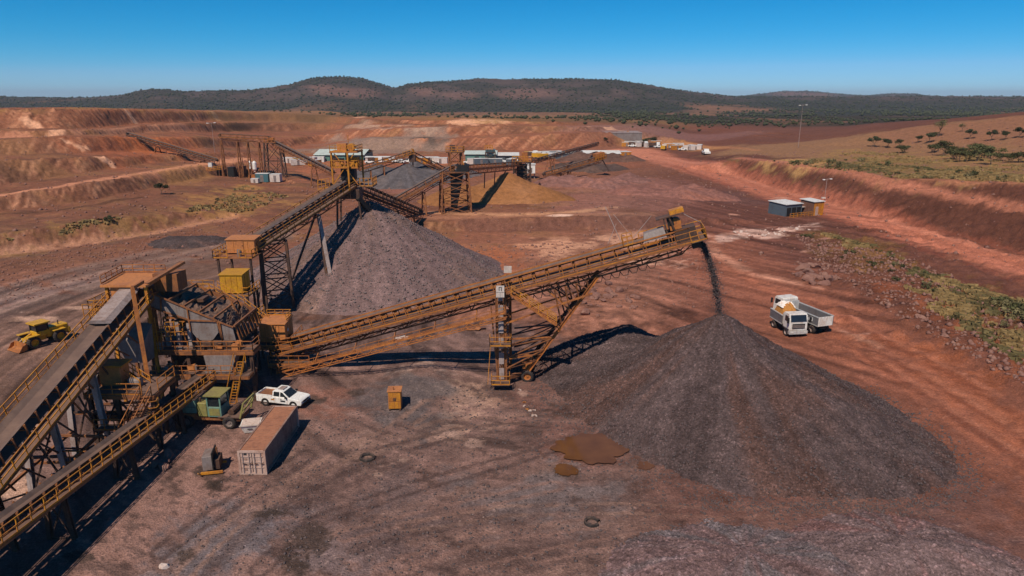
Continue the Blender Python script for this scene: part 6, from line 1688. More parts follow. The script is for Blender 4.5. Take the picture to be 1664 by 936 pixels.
r, w_, d_, h_ = hut2('pump_shed', 'brown and yellow shed with white roof at the foot of the light mast', 1329, 350, 3.4, 4.6, 3.6, math.radians(24), M_BRICKW, M_ROOFW)
MB().bb(-w_ / 2, w_ / 2, -.05, -.003, .05, 3.4).build('end_sheet', M_YEL, r); MB().bb(-1.2, -.2, -.1, -.055, .05, 2.4).build('door', M_PINK, r)
g = ground(1319, 349); bx = thing('yellow_bin', 'small yellow bin between the blue-grey shed and the brown shed', 'bin', g)
MB().bb(-.6, .6, -.5, .5, .1, 1.2).build('body', M_YEL, bx); MB().bb(-.65, .65, -.55, .55, 1.203, 1.3).build('lid', M_YEL2, bx)
def light_mast(label, px, py0, py1, heads, h=None):
    g = ground(px, py1); top = at_y(px, py0, g.y); H = top.z - g.z
    r = thing('light_mast', label, 'light mast', (g.x, g.y, g.z - .1))
    MB().cyl((0, 0, 0), (0, 0, H), .05 * H / 14 + .05, 8, .05).build('pole', M_PALE, r)
    MB().beam((-heads, 0, H - .2), (heads, 0, H), .12, .12).build('cross_arm', M_PALE, r)
    for k in (-1, 1): MB().box((k * heads, -.2, H - .1 + k * .1), (heads * .55, .5, .24)).build('lamp_head', M_WHITE, r)
    return r, H
r, H = light_mast('tall light mast beside the brown and yellow shed', 1339, 290, 331, 1.0)
MB().bb(-.9, .1, -.4, .4, 1.6, 2.0).build('junction_box', M_WHITED, r)
light_mast('very tall far light mast against the plain beyond the haul road', 1297, 170, 240, 1.5)
light_mast('thin floodlight mast on the left pit bench', 349, 199, 248, 1.6)

# ================================================================== VEHICLES
def lp(parent, m, nm, mt, **kw): return m.build(nm, mt, parent, **kw)
def add_wheel(root, x, y, r, w_, rimm=None, nm='wheel', n=18):
    ty, rm = wheel_part((x, y, r), r, w_, (0, 1, 0), nm, lambda mm, n_, mt: lp(root, mm, n_, mt), n=n)
    link('rim', rm.mesh('rim', rimm or M_PALE), ty)
    return ty
# ---- pickup
g = at_h(462, 655, 0); g = ground(462, 656)
pk = thing('pickup', 'white double-cab pickup parked behind the long container', 'pickup', (g.x, g.y, g.z + .02), math.radians(-14))
def body_section(prof, w_, taper=.0):
    """side outline pushed across the car, upper points drawn in"""
    zmin, zmax = min(p[1] for p in prof), max(p[1] for p in prof)
    n = len(prof); vs = []
    for k in (-1, 1):
        for x, z in prof:
            t = max(0, (z - .95) / (zmax - .95 + 1e-6)) if zmax > 1.0 else 0
            vs.append((x, k * (w_ / 2 - taper * t), z))
    fs = [tuple(range(n))[::-1], tuple(range(n, 2 * n))] + [(i, (i + 1) % n, n + (i + 1) % n, n + i) for i in range(n)]
    return MB().add(vs, fs)
low = [(-2.55, .42), (2.42, .40), (2.52, .62), (2.48, .86), (2.30, .98), (1.15, 1.08), (.95, 1.06), (-.75, 1.06), (-2.55, 1.04)]
bd = lp(pk, body_section(low, 1.80), 'body', M_WHITE, bevel=.03)
cabp = [(-.72, 1.05), (1.12, 1.05), (.42, 1.62), (.2, 1.70), (-.55, 1.70), (-.72, 1.60)]
lp(pk, body_section(cabp, 1.74, .18), 'cab', M_WHITE, bevel=.02)
for k in (-1, 1):
    def sw(pts, nm):
        vs = []
        for x, z in pts:
            t = (z - .95) / (1.70 - .95); y = k * (.87 - .18 * t + .012); vs.append((x, y, z))
        return lp(pk, MB().prism(vs, (0, -k * .012, 0)), nm, M_GLASS)
    sw([(.16, 1.14), (.88, 1.14), (.40, 1.54), (.16, 1.58)], 'side_window'); sw([(-.60, 1.14), (.06, 1.14), (.06, 1.58), (-.56, 1.58)], 'side_window')
    for x0, x1 in ((-.68, .08), (.10, .98)):
        d = lp(pk, MB().bb(x0 + .02, x1 - .02, k * .902 - .008, k * .902 + .008, .52, 1.03), 'door', M_WHITE)
        link('handle', MB().bb(x0 + .08, x0 + .24, k * .925 - .012, k * .925 + .012, .90, .94).mesh('handle', M_BLACK), d)
    lp(pk, MB().bb(.80, .98, k * 1.02 - .08, k * 1.02 + .08, 1.10, 1.26), 'mirror', M_BLACK)
    lp(pk, MB().bb(2.40, 2.515, k * .68 - .16, k * .68 + .16, .70, .86), 'headlight', M_LAMP)
    lp(pk, MB().bb(-2.57, -2.50, k * .80 - .06, k * .80 + .06, .68, .96), 'tail_light', M_RED)
    for x in (1.60, -1.55):
        lp(pk, MB().lathe([(.44, -.02), (.44, .02), (.30, .02), (.30, -.02), (.44, -.02)], (x, k * .905, .40), 'y', 16), 'wheel_arch', M_BLACK)
        add_wheel(pk, x, k * .78, .38, .26, M_GREYP, n=16)
lp(pk, MB().hexa([(1.10, -.74, 1.10), (1.14, -.74, 1.08), (1.14, .74, 1.08), (1.10, .74, 1.10)], [(.46, -.66, 1.585), (.50, -.66, 1.60), (.50, .66, 1.60), (.46, .66, 1.585)]), 'windscreen', M_GLASS)
lp(pk, MB().bb(2.49, 2.56, -.78, .78, .44, .60), 'front_bumper', M_BLACK); lp(pk, MB().bb(2.44, 2.53, -.5, .5, .66, .84), 'grille', M_BLACK)
lp(pk, MB().bb(-2.45, -.80, -.78, .78, 1.042, 1.062), 'tray_floor', M_RUST)
for k in (-1, 1): lp(pk, MB().bb(-2.52, -.76, k * .84 - .05, k * .84 + .05, 1.045, 1.20), 'tray_side', M_WHITE)
lp(pk, MB().bb(-2.57, -2.48, -.86, .86, 1.045, 1.20), 'tailgate', M_WHITE)
lp(pk, MB().bb(-.3, .3, -.4, .4, 1.706, 1.76), 'roof_rack', M_PALE)
lp(pk, MB().bb(.2, .75, -.915, -.911, .62, .80), 'door_marking', M_PRINT); lp(pk, MB().bb(-.85, -.5, -.915, -.911, .70, .86), 'orange_stripe', M_CLOTH)
# ---- shipping container
c0 = at_h(386, 771, 0); c1 = at_h(433, 771.5, 0); c2 = at_h(485, 694, 0)
cl = (c2 - c1).length; cwid = 2.1; ch = 2.15
CT = thing('shipping_container', 'long rusty-roofed shipping container with pale pink doors', 'container', (c1.x - cwid / 2, c1.y, .02), 0.0)
th = math.atan2(c2.x - c1.x, c2.y - c1.y)
CT.rotation_euler = (0, 0, -th)
W2 = cwid / 2
def corr(x, y0, y1, z0, z1, nx, sgn):
    """corrugated side wall along y"""
    m = MB(); p = (y1 - y0) / nx; vs = []; pts = []
    for i in range(nx):
        for f, d in ((0, 0), (.30, 0), (.45, .07), (.85, .07)): pts.append((y0 + (i + f) * p, d))
    pts.append((y1, 0)); k = len(pts)
    for z in (z0, z1):
        for y, d in pts: vs.append((x - sgn * d, y, z))
    fs = [(i, i + 1, k + i + 1, k + i) for i in range(k - 1)]
    return m.add(vs, fs)
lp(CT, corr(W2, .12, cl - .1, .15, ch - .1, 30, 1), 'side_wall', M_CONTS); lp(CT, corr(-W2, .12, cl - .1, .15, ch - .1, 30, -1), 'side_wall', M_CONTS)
lp(CT, MB().bb(-W2 + .05, W2 - .05, .05, cl - .05, ch - .09, ch - .03), 'roof', M_CONTR)
m = MB()
for i in range(22): y = .3 + i * (cl - .6) / 21; m.bb(-W2 + .1, W2 - .1, y, y + .13, ch - .03, ch - .005)
lp(CT, m, 'roof_corrugation', M_CONTR)
for x in (-W2, W2):
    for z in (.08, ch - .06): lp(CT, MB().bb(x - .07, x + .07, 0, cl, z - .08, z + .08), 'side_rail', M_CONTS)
    for y in (.04, cl - .04): lp(CT, MB().bb(x - .09, x + .09, y - .085, y + .085, 0, ch + .005), 'corner_post', M_PINK)
for y in (.04, cl - .04):
    for z in (.09, ch - .07): lp(CT, MB().bb(-W2 + .092, W2 - .092, y - .07, y + .07, z - .085, z + .085), 'end_rail', M_PINK)
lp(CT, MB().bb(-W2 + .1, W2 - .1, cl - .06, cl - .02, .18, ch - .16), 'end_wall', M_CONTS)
for k in (-1, 1):
    d = lp(CT, MB().bb(min(k * .03, k * (W2 - .1)), max(k * .03, k * (W2 - .1)), .02, .07, .19, ch - .17), 'door', M_PINK, label='faded pink container door')
    for z in (.65, 1.15, 1.65): link('door_rib', MB().bb(min(k * .08, k * (W2 - .14)), max(k * .08, k * (W2 - .14)), -.02, .018, z - .05, z + .05).mesh('door_rib', M_PINK), d)
    for x in (.22, .74):
        link('lock_bar', MB().cyl((k * x, -.06, .16), (k * x, -.06, ch - .14), .03, 8).mesh('lock_bar', M_PALE), d)
        link('lock_handle', MB().bb(k * x - .03, k * x + .25, -.10, -.072, 1.0, 1.06).mesh('lock_handle', M_DARK), d)
    for zz, xx in ((1.86, .5), (1.4, .5), (.9, .45), (.45, .55)):
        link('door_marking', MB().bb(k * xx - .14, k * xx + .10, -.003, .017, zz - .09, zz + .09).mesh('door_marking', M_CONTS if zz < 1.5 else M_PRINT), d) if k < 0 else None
# ---- green yard crane
g = ground(345, 694)
CRN = thing('mobile_crane', 'old green and lime yard crane with flat deck beside the plant', 'crane', (g.x, g.y + .9, g.z + .02), math.radians(-4))
lp(CRN, MB().bb(-3.1, 2.9, -.95, .95, .72, 1.12), 'chassis', M_RUST)
for x in (-2.2, 1.9):
    for k in (-1, 1): add_wheel(CRN, x, k * 1.05, .62, .46, M_GREYP)
lp(CRN, MB().bb(-3.2, -1.15, -1.15, 1.15, 1.14, 1.42), 'engine_base', M_RUST)
e = lp(CRN, MB().bb(-3.1, -1.2, -1.08, 1.08, 1.424, 2.75), 'engine_hood', M_GREEN, bevel=.05)
link('hood_lid', MB().bb(-3.12, -1.18, -1.1, 1.1, 2.753, 2.82).mesh('hood_lid', M_WALK), e)
link('hood_seam', MB().bb(-3.08, -1.22, -1.1, -1.082, 2.05, 2.09).mesh('hood_seam', M_DARK), e)
lp(CRN, MB().bb(-1.05, -.15, -1.1, -.3, 1.13, 2.5), 'side_tank', M_LIME, bevel=.05); lp(CRN, MB().cyl((-.85, -.75, 2.5), (-.85, -.75, 2.9), .1, 8), 'exhaust', M_DARK)
cb_ = lp(CRN, MB().bb(-.1, 1.25, -1.12, .55, 1.14, 2.15), 'cab', M_GREEN, bevel=.03)
for x, y in ((-.04, -1.06), (1.19, -1.06), (-.04, .49), (1.19, .49)): link('cab_pillar', MB().bb(x - .06, x + .06, y - .06, y + .06, 2.153, 3.25).mesh('cab_pillar', M_GREEN), cb_)
link('cab_glass', MB().bb(-.02, 1.17, -1.02, .45, 2.155, 3.24).mesh('cab_glass', M_GLASS), cb_)
link('cab_roof', MB().bb(-.25, 1.45, -1.3, .75, 3.253, 3.36).mesh('cab_roof', M_LIME), cb_)
link('cab_panel', MB().bb(.1, 1.1, -1.15, -1.122, 1.3, 2.0).mesh('cab_panel', M_LIME), cb_)
lp(CRN, MB().bb(.9, 3.0, -1.2, 1.2, 1.125, 1.22), 'load_deck', M_WALK)
m = MB()
for k in (-1.15, 1.15): m.beam((3.0, k, 1.1), (3.45, k, 2.6), .14, .14)
m.beam((3.45, -1.15, 2.6), (3.45, 1.15, 2.6), .14, .14).beam((3.0, -1.15, 1.2), (3.45, 1.15, 2.5), .1, .1).beam((3.2, -1.15, 1.8), (3.2, 1.15, 1.8), .1, .1)
lp(CRN, m, 'front_frame', M_LIME)
lp(CRN, MB().cyl((2.0, -.8, 1.5), (2.0, .8, 1.5), .3, 12), 'winch_drum', M_DARK); lp(CRN, MB().beam((3.0, -.9, .9), (4.3, -1.1, .75), .14, .14), 'tow_bar', M_YEL)
# ---- white tipping skip half hidden by the container
g = ground(405, 704)
SK = thing('skip_bin', 'white tapered skip bin half hidden behind the long container', 'skip', (g.x + .1, g.y + .4, g.z), math.radians(12)); SK.scale = (.72, .72, .8)
lp(SK, MB().hexa([(-.8, -.6, .1), (.8, -.6, .1), (.8, .6, .1), (-.8, .6, .1)], [(-1.2, -.95, 1.15), (1.2, -.95, 1.15), (1.2, .95, 1.15), (-1.2, .95, 1.15)]), 'body', M_WHITE)
lp(SK, MB().bb(-1.1, 1.1, -.85, .85, 1.153, 1.19), 'load', M_ROCKW)
for k in (-1, 1): lp(SK, MB().bb(-1.28, 1.28, k * .98 - .05, k * .98 + .05, 1.10, 1.24), 'rim', M_WHITED)
lp(SK, MB().bb(-.35, .25, -.86, -.845, .62, .72), 'marking', M_PRINT)
# ---- generator box in front of the plant
g = ground(349, 764)
GN = thing('generator_box', 'open grey generator box on a yellow skid left of the container doors', 'generator', (g.x, g.y, g.z), math.radians(12))
lp(GN, MB().bb(-.75, .05, -.6, .9, .35, 1.6), 'casing', M_GREYP, bevel=.03); lp(GN, MB().bb(.06, .55, -.5, .8, .35, 1.2), 'engine', M_DARK)
lp(GN, MB().bb(.02, .12, -.7, .9, .3, 1.9), 'side_frame', M_BLACK); lp(GN, MB().beam((-.9, -.75, .22), (.8, -.75, .22), .14, .2), 'skid', M_YEL); lp(GN, MB().beam((-.9, .9, .22), (.8, .9, .22), .14, .2), 'skid', M_YEL)
lp(GN, MB().beam((-.9, -.75, .1), (-1.0, -1.2, .5), .08, .08), 'tow_bar', M_YEL); lp(GN, MB().cyl((.3, .2, 1.2), (.3, .2, 2.0), .07, 8), 'exhaust', M_RUST)
# ---- yellow cabinet standing in the yard
g = ground(642, 667)
YB = thing('electrical_cabinet', 'yellow two-part electrical cabinet standing alone in the yard', 'cabinet', (g.x, g.y, g.z), math.radians(4))
lp(YB, MB().bb(-.62, .62, 0, 1.15, .16, 2.0), 'casing', M_CABO, bevel=.03)
for z0, z1 in ((.22, .92), (1.0, 1.9)):
    for k in (-1, 1): lp(YB, MB().bb(min(k * .03, k * .58), max(k * .03, k * .58), -.04, -.003, z0, z1), 'door', M_YEL)
lp(YB, MB().bb(-.7, .7, -.1, 1.25, 2.003, 2.08), 'roof', M_CABO); lp(YB, MB().bb(-.14, .14, -.07, -.043, 1.05, 1.35), 'lock_plate', M_DARK)
for k in (-.5, .5): lp(YB, MB().bb(k - .08, k + .08, -.1, 1.2, 0, .157), 'skid', M_DARK)
lp(YB, MB().cyl((-.1, .3, 2.08), (-.1, .3, 2.4), .05, 8), 'vent_pipe', M_RUST)
# ---- wheel loader
g = ground(68, 560)
LD = thing('wheel_loader', 'yellow wheel loader seen from the front on the brown flat', 'loader', (g.x, g.y + .4, g.z + .03), math.radians(180 + 62))
for x, k in ((1.55, 1), (1.55, -1), (-1.5, 1), (-1.5, -1)): add_wheel(LD, x, k * 1.0, .76, .56, M_LOADER)
lp(LD, MB().bb(-2.9, -.2, -.72, .72, .85, 2.05), 'engine_hood', M_LOADER, bevel=.12); lp(LD, MB().bb(-3.1, -2.8, -.75, .75, .6, 1.5), 'counterweight', M_LOADER, bevel=.06)
lp(LD, MB().bb(-.2, 2.2, -.55, .55, .65, 1.25), 'front_frame', M_LOADER, bevel=.05)
cbn = lp(LD, MB().bb(-.55, .95, -.75, .75, 1.2, 1.85), 'cab', M_LOADER, bevel=.04)
link('cab_glass', MB().bb(-.45, .85, -.68, .68, 1.853, 2.75).mesh('cab_glass', M_GLASS), cbn)
for x, y in ((-.48, -.7), (-.48, .7), (.88, -.7), (.88, .7)): link('cab_pillar', MB().bb(x - .06, x + .06, y - .06, y + .06, 1.853, 2.76).mesh('cab_pillar', M_BLACK), cbn)
link('cab_roof', MB().bb(-.75, 1.15, -.95, .95, 2.763, 2.92).mesh('cab_roof', M_LOADER), cbn)
for k in (-1, 1):
    lp(LD, MB().beam((.7, k * .5, 1.5), (2.5, k * .5, .75), .2, .34), 'lift_arm', M_LOADER); lp(LD, MB().bb(.85, 2.25, k * 1.0 - .32, k * 1.0 + .32, 1.56, 1.64), 'mudguard', M_LOADER); lp(LD, MB().bb(-2.25, -.8, k * 1.0 - .32, k * 1.0 + .32, 1.56, 1.64), 'mudguard', M_LOADER)
    lp(LD, MB().cyl((2.0, k * .35, 1.2), (2.6, k * .35, .8), .08, 8), 'hydraulic_ram', M_PALE)
bk = [(2.45, .95), (2.55, .25), (3.0, .10), (3.55, .08), (3.5, .16), (3.0, .22), (2.72, .4), (2.62, 1.0)]
lp(LD, MB().prism([(x, -1.3, z) for x, z in bk], (0, 2.6, 0)), 'bucket', M_RUSTO)
for k in (-1.3, 1.28): lp(LD, MB().prism([(2.5, k, .95), (2.55, k, .2), (3.5, k, .1), (3.0, k, .8)], (0, .03, 0)), 'bucket_side', M_RUSTO)
lp(LD, MB().cyl((-1.9, .3, 2.05), (-1.9, .3, 2.6), .07, 8), 'exhaust', M_DARK)
# ---- the two tippers on the access road
def tipper(label, loc, rz, Lb, cabm, bodym, endm, load=None, load_top=None, Lc=1.9, text=False):
    """cab over front axle, chassis, tipping body; front is +x"""
    T = thing('tipper_truck', label, 'truck', loc, rz, 'tipper trucks on the access road')
    tot = Lb + Lc + .25; x0 = -tot / 2; xc = x0 + Lb + .25
    lp(T, MB().bb(x0 + .2, tot / 2 - .3, -.45, .45, .72, .98), 'chassis', M_BLACK)
    cab_ = [(xc, .95), (xc, 3.0), (xc + .25, 3.12), (xc + Lc - .35, 3.08), (xc + Lc - .05, 2.2), (xc + Lc, 1.2), (xc + Lc - .02, .95)]
    c_ = lp(T, MB().prism([(x, -1.22, z) for x, z in cab_], (0, 2.44, 0)), 'cab', cabm, bevel=.05)
    lp(T, MB().hexa([(xc + Lc - .05, -1.08, 2.12), (xc + Lc + .0, -1.08, 2.12), (xc + Lc + .0, 1.08, 2.12), (xc + Lc - .05, 1.08, 2.12)], [(xc + Lc - .32, -1.05, 2.95), (xc + Lc - .27, -1.05, 2.95), (xc + Lc - .27, 1.05, 2.95), (xc + Lc - .32, 1.05, 2.95)]), 'windscreen', M_GLASS)
    lp(T, MB().bb(xc + Lc + .004, xc + Lc + .06, -.85, .85, 1.22, 1.85), 'grille', M_BLACK)
    for z in (1.35, 1.5, 1.65): lp(T, MB().bb(xc + Lc + .062, xc + Lc + .08, -.8, .8, z, z + .05), 'grille_bar', M_PALE)
    b_ = lp(T, MB().bb(xc + Lc - .25, xc + Lc + .18, -1.24, 1.24, .5, .93), 'bumper', M_ALU)
    for k in (-1, 1):
        link('headlight', MB().bb(xc + Lc + .183, xc + Lc + .21, k * .9 - .2, k * .9 + .2, .66, .86).mesh('headlight', M_LAMP), b_)
        d = lp(T, MB().bb(xc + .35, xc + Lc - .25, k * 1.235 - .012, k * 1.235 + .012, 1.0, 2.9), 'door', cabm)
        link('side_window', MB().bb(xc + .5, xc + Lc - .4, k * 1.262 - .012, k * 1.262 + .012, 2.05, 2.75).mesh('side_window', M_GLASS), d)
        lp(T, MB().bb(xc + Lc - .05, xc + Lc + .1, k * 1.5 - .12, k * 1.5 + .12, 2.0, 2.7), 'mirror', M_BLACK)
        add_wheel(T, xc + Lc * .5, k * 1.08, .52, .36)
        lp(T, MB().bb(xc + Lc * .5 - .75, xc + Lc * .5 + .75, k * 1.08 - .2, k * 1.08 + .2, 1.06, 1.12), 'mudguard', M_BLACK)
        add_wheel(T, x0 + 1.0, k * 1.02, .52, .5); 
        if Lb > 4: add_wheel(T, x0 + 2.25, k * 1.02, .52, .5)
        s_ = lp(T, MB().bb(x0, x0 + Lb, k * 1.2 - .05, k * 1.2 + .05, 1.15, 2.35), 'body_side', bodym)
        link('top_rail', MB().bb(x0, x0 + Lb, k * 1.22 - .08, k * 1.22 + .08, 2.353, 2.47).mesh('top_rail', M_ALU), s_)
        link('bottom_rail', MB().bb(x0, x0 + Lb, k * 1.262 - .01, k * 1.262 + .01, 1.2, 1.32).mesh('bottom_rail', M_ALU), s_)
        if text:
            mm = MB(); rr = random.Random(2)
            for i in range(8):
                xx = x0 + .9 + i * (Lb - 1.8) / 8
                for q in range(2): mm.bb(xx + q * .22, xx + q * .22 + .10, k * 1.256 - .004, k * 1.256 + .004, 1.75, 1.95 + rr.random() * .25)
                mm.bb(xx, xx + .34, k * 1.256 - .004, k * 1.256 + .004, 1.66, 1.745)
            link('lettering', mm.mesh('lettering', M_PRINTW), s_, kind='stuff')
    lp(T, MB().bb(x0 + .05, x0 + Lb - .05, -1.14, 1.14, 1.15, 1.25), 'body_floor', M_BRICKW)
    lp(T, MB().bb(x0 + Lb - .08, x0 + Lb, -1.14, 1.14, 1.26, 2.75), 'headboard', M_ALU)
    tg = lp(T, MB().bb(x0 - .02, x0 + .05, -1.14, 1.14, 1.16, 2.42), 'tailgate', endm)
    for i in range(5): link('tailgate_rib', MB().bb(x0 - .07, x0 - .022, -1.0 + i * .48, -.92 + i * .48, 1.2, 2.38).mesh('tailgate_rib', endm), tg)
    if load:
        for nm, mt, z, hh, sx, dx in (('load', load, 1.9, 1.75, .48, .1), ('load_top', load_top, 3.2, .5, .30, -.1)):
            if mt is None: continue
            rr = np.random.default_rng(5); m = MB(); n, k2 = 9, 9; vs = []
            for i in range(n + 1):
                for j in range(k2 + 1):
                    u_, v_ = i / n * 2 - 1, j / k2 * 2 - 1; hgt = max(0, (1 - u_ ** 4) * (1 - v_ ** 4)) * hh + .10 * rr.standard_normal() * (abs(u_) < 1) * (abs(v_) < 1)
                    vs.append((x0 + Lb / 2 + dx + u_ * Lb * sx, v_ * 1.12 * (1 if nm == 'load' else .85), z + hgt))
            m.add(vs, [(i * (k2 + 1) + j, (i + 1) * (k2 + 1) + j, (i + 1) * (k2 + 1) + j + 1, i * (k2 + 1) + j + 1) for i in range(n) for j in range(k2)])
            lp(T, m, nm, mt)
    return T
tipper('white tipper with empty dark tray and pale tailgate, facing away up the road', (39.3, 87.4, gz(39.3, 87.4) + .02), math.atan2(.950, -.312), 6.4, M_TRUCKW, M_TRAY, M_TRUCKW, None, None, 2.0, True)
tipper('white tipper heaped with orange and white load, facing the camera', (36.55, 85.0, gz(36.55, 85.0) + .02), math.atan2(-.992, .12), 3.2, M_TRUCKW, M_TRAY, M_TRUCKW, M_CLOTH, M_LIME_ROCK, 1.7)

# ================================================================== WATER, ROCKS, LITTER
def puddle(name, px, py, rx, ry, seed, lift=.17):
    (p, q, s) = (ground(px, py), ground(px + rx, py), ground(px, py - ry))
    ax, ay = abs(q.x - p.x), abs(s.y - p.y); n = 72; vs = [(0, 0, 0)]
    for i in range(n):
        t = 2 * math.pi * i / n; k = 1 + .45 * float(fbm(np.array([math.cos(t) * 2.2 + seed]), np.array([math.sin(t) * 2.2]), 5, seed, .62)[0])
        vs.append((math.cos(t) * ax * k, math.sin(t) * ay * k, 0))
    m = MB().add(vs, [(0, 1 + i, 1 + (i + 1) % n) for i in range(n)])
    o = m.build(name, M_WATER); o.location = (p.x, p.y, p.z + lift); o['kind'] = 'structure'
nt = NT('muddy_water'); wnz = nt.noise(.5, 3, .6, gcoords(nt))
nt.link(nt.ramp(wnz.outputs[0], [(.3, (.100, .040, .014)), (.7, (.150, .062, .021))]).outputs[0], nt.b.inputs['Base Color'])
nt.b.inputs['Roughness'].default_value = .10; nt.b.inputs['Specular IOR Level'].default_value = .45
w2 = nt.noise(9.0, 2, .5, gcoords(nt)); nt.link(nt.bump(w2.outputs[0], .03, .02), nt.b.inputs['Normal'])
M_WATER = nt.m
puddle('puddle_water', 957, 731, 58, 24, 3, .15); puddle('puddle_water', 920, 765, 19, 10, 5, .08); puddle('puddle_water', 1048, 758, 14, 7, 8, .08)

OCT = np.array([(-1, 0, 0), (1, 0, 0), (0, -1, 0), (0, 1, 0), (0, 0, -.8), (0, 0, .8)], float)
OCTF = np.array([(0, 2, 4), (2, 1, 4), (1, 3, 4), (3, 0, 4), (2, 0, 5), (1, 2, 5), (3, 1, 5), (0, 3, 5)])
def pebbles(name, pts, smin, smax, mat, label, seed=0, power=2.5, fac=None):
    """loose stones as one scatter"""
    rg = np.random.default_rng(seed); n = len(pts)
    s = smin + (smax - smin) * rg.random(n) ** power
    if fac is not None: s = s * fac
    V = OCT[None] * s[:, None, None] * rg.uniform(.55, 1.35, (n, 6, 3))
    th = rg.uniform(0, 6.28, n); c, d = np.cos(th), np.sin(th)
    V = np.stack([V[..., 0] * c[:, None] - V[..., 1] * d[:, None], V[..., 0] * d[:, None] + V[..., 1] * c[:, None], V[..., 2]], -1)
    V = V + np.asarray(pts)[:, None, :] + np.array((0, 0, 1.0)) * (s * .15)[:, None, None]
    F = (OCTF[None] + (np.arange(n) * 6)[:, None, None]).reshape(-1, 3)
    return link(name, mesh_np(name, V.reshape(-1, 3), F, mat), label=label, kind='stuff')
def on_ground(X, Y): return np.stack([X, Y, hfun(X, Y)], 1)
def pix_scatter(poly, n, seed):
    """points spread over a patch of ground given by its corners"""
    g = [ground(*p) for p in poly]; xs, ys_ = [q.x for q in g], [q.y for q in g]; rg = np.random.default_rng(seed)
    X = rg.uniform(min(xs), max(xs), n * 6); Y = rg.uniform(min(ys_), max(ys_), n * 6)
    k = inside(X, Y, [(q.x, q.y) for q in g]); return X[k][:n], Y[k][:n]
rg = np.random.default_rng(77)
up_ok = V_MAIN[V_MAIN[:, 2] > .15]
pts_ = up_ok[rg.integers(0, len(up_ok), 17000)]
pebbles('loose_ore', pts_, .03, .15, M_ROCKD, 'loose lumps of ore on the large stockpile', 1, 4.0, np.clip(1.2 - pts_[:, 2] / 9.0, .55, 1.2))
toe = V_MAIN[(V_MAIN[:, 2] < .12) & (V_MAIN[:, 1] < 70)]; toe = toe[rg.integers(0, len(toe), 3600)]
tx, ty_ = toe[:, 0] + rg.standard_normal(3600) * .8, toe[:, 1] + rg.standard_normal(3600) * .8 - .3
pebbles('loose_ore', on_ground(tx, ty_), .025, .15, M_ROCKD, 'stones spilled round the toe of the large stockpile', 9, 3.0)
up_ok = V_LEFT[(V_LEFT[:, 2] > .3) & (V_LEFT[:, 1] < 120)]
pebbles('loose_ore', up_ok[rg.integers(0, len(up_ok), 7000)], .06, .26, M_ROCKG, 'loose lumps of ore on the tall grey stockpile', 2, 3.0)
X_, Y_ = pix_scatter([(250, 936), (420, 700), (800, 620), (960, 660), (1120, 800), (1500, 815), (1600, 936)], 9000, 5)
pebbles('gravel', on_ground(X_, Y_), .025, .16, M_ROCKD, 'scattered gravel over the yard', 3, 4.0)
X_, Y_ = pix_scatter([(250, 936), (420, 700), (800, 620), (960, 660), (1120, 800), (1500, 815), (1600, 936)], 700, 6)
pebbles('gravel', on_ground(X_, Y_), .02, .09, M_PINKR, 'scattered pale stones over the yard', 4, 4.0)
X_, Y_ = pix_scatter([(1100, 800), (1300, 815), (1520, 790), (1570, 745), (1600, 790), (1480, 840), (1150, 830)], 2200, 7)
pebbles('gravel', on_ground(X_, Y_), .025, .12, M_ROCKD, 'stones rolled to the foot of the large stockpile', 5, 3.0)
X_, Y_ = pix_scatter([(1290, 380), (1460, 415), (1664, 500), (1664, 630), (1480, 525), (1340, 440)], 4200, 8)
pebbles('rubble', on_ground(X_, Y_), .06, .5, M_ROCK, 'red rubble strewn over the rough verge', 6, 4.0)
X_, Y_ = pix_scatter([(720, 400), (1120, 390), (1200, 470), (1140, 500), (900, 500), (720, 470)], 2600, 9)
pebbles('rubble', on_ground(X_, Y_), .05, .35, M_ROCK, 'red rubble strewn behind the stacker', 7, 4.0)
X_, Y_ = pix_scatter([(0, 420), (380, 356), (470, 380), (300, 420), (0, 500)], 2600, 10)
pebbles('rubble', on_ground(X_, Y_), .05, .35, M_ROCK, 'stones strewn over the flat left of the plant', 8, 4.0)
for k_, (a0, a1, y0, y1, n_) in enumerate(((-.75, .2, 120, 330, 5200), (.2, .85, 120, 300, 3600))):
    rgx = np.random.default_rng(20 + k_); Y_ = y0 + (y1 - y0) * rgx.random(n_); X_ = (a0 + (a1 - a0) * rgx.random(n_)) * Y_
    pebbles('rubble', on_ground(X_, Y_), .06, .55, M_ROCK, ('rubble lying on the left pit benches', 'rubble lying on the right embankment')[k_], 30 + k_, 5.0)

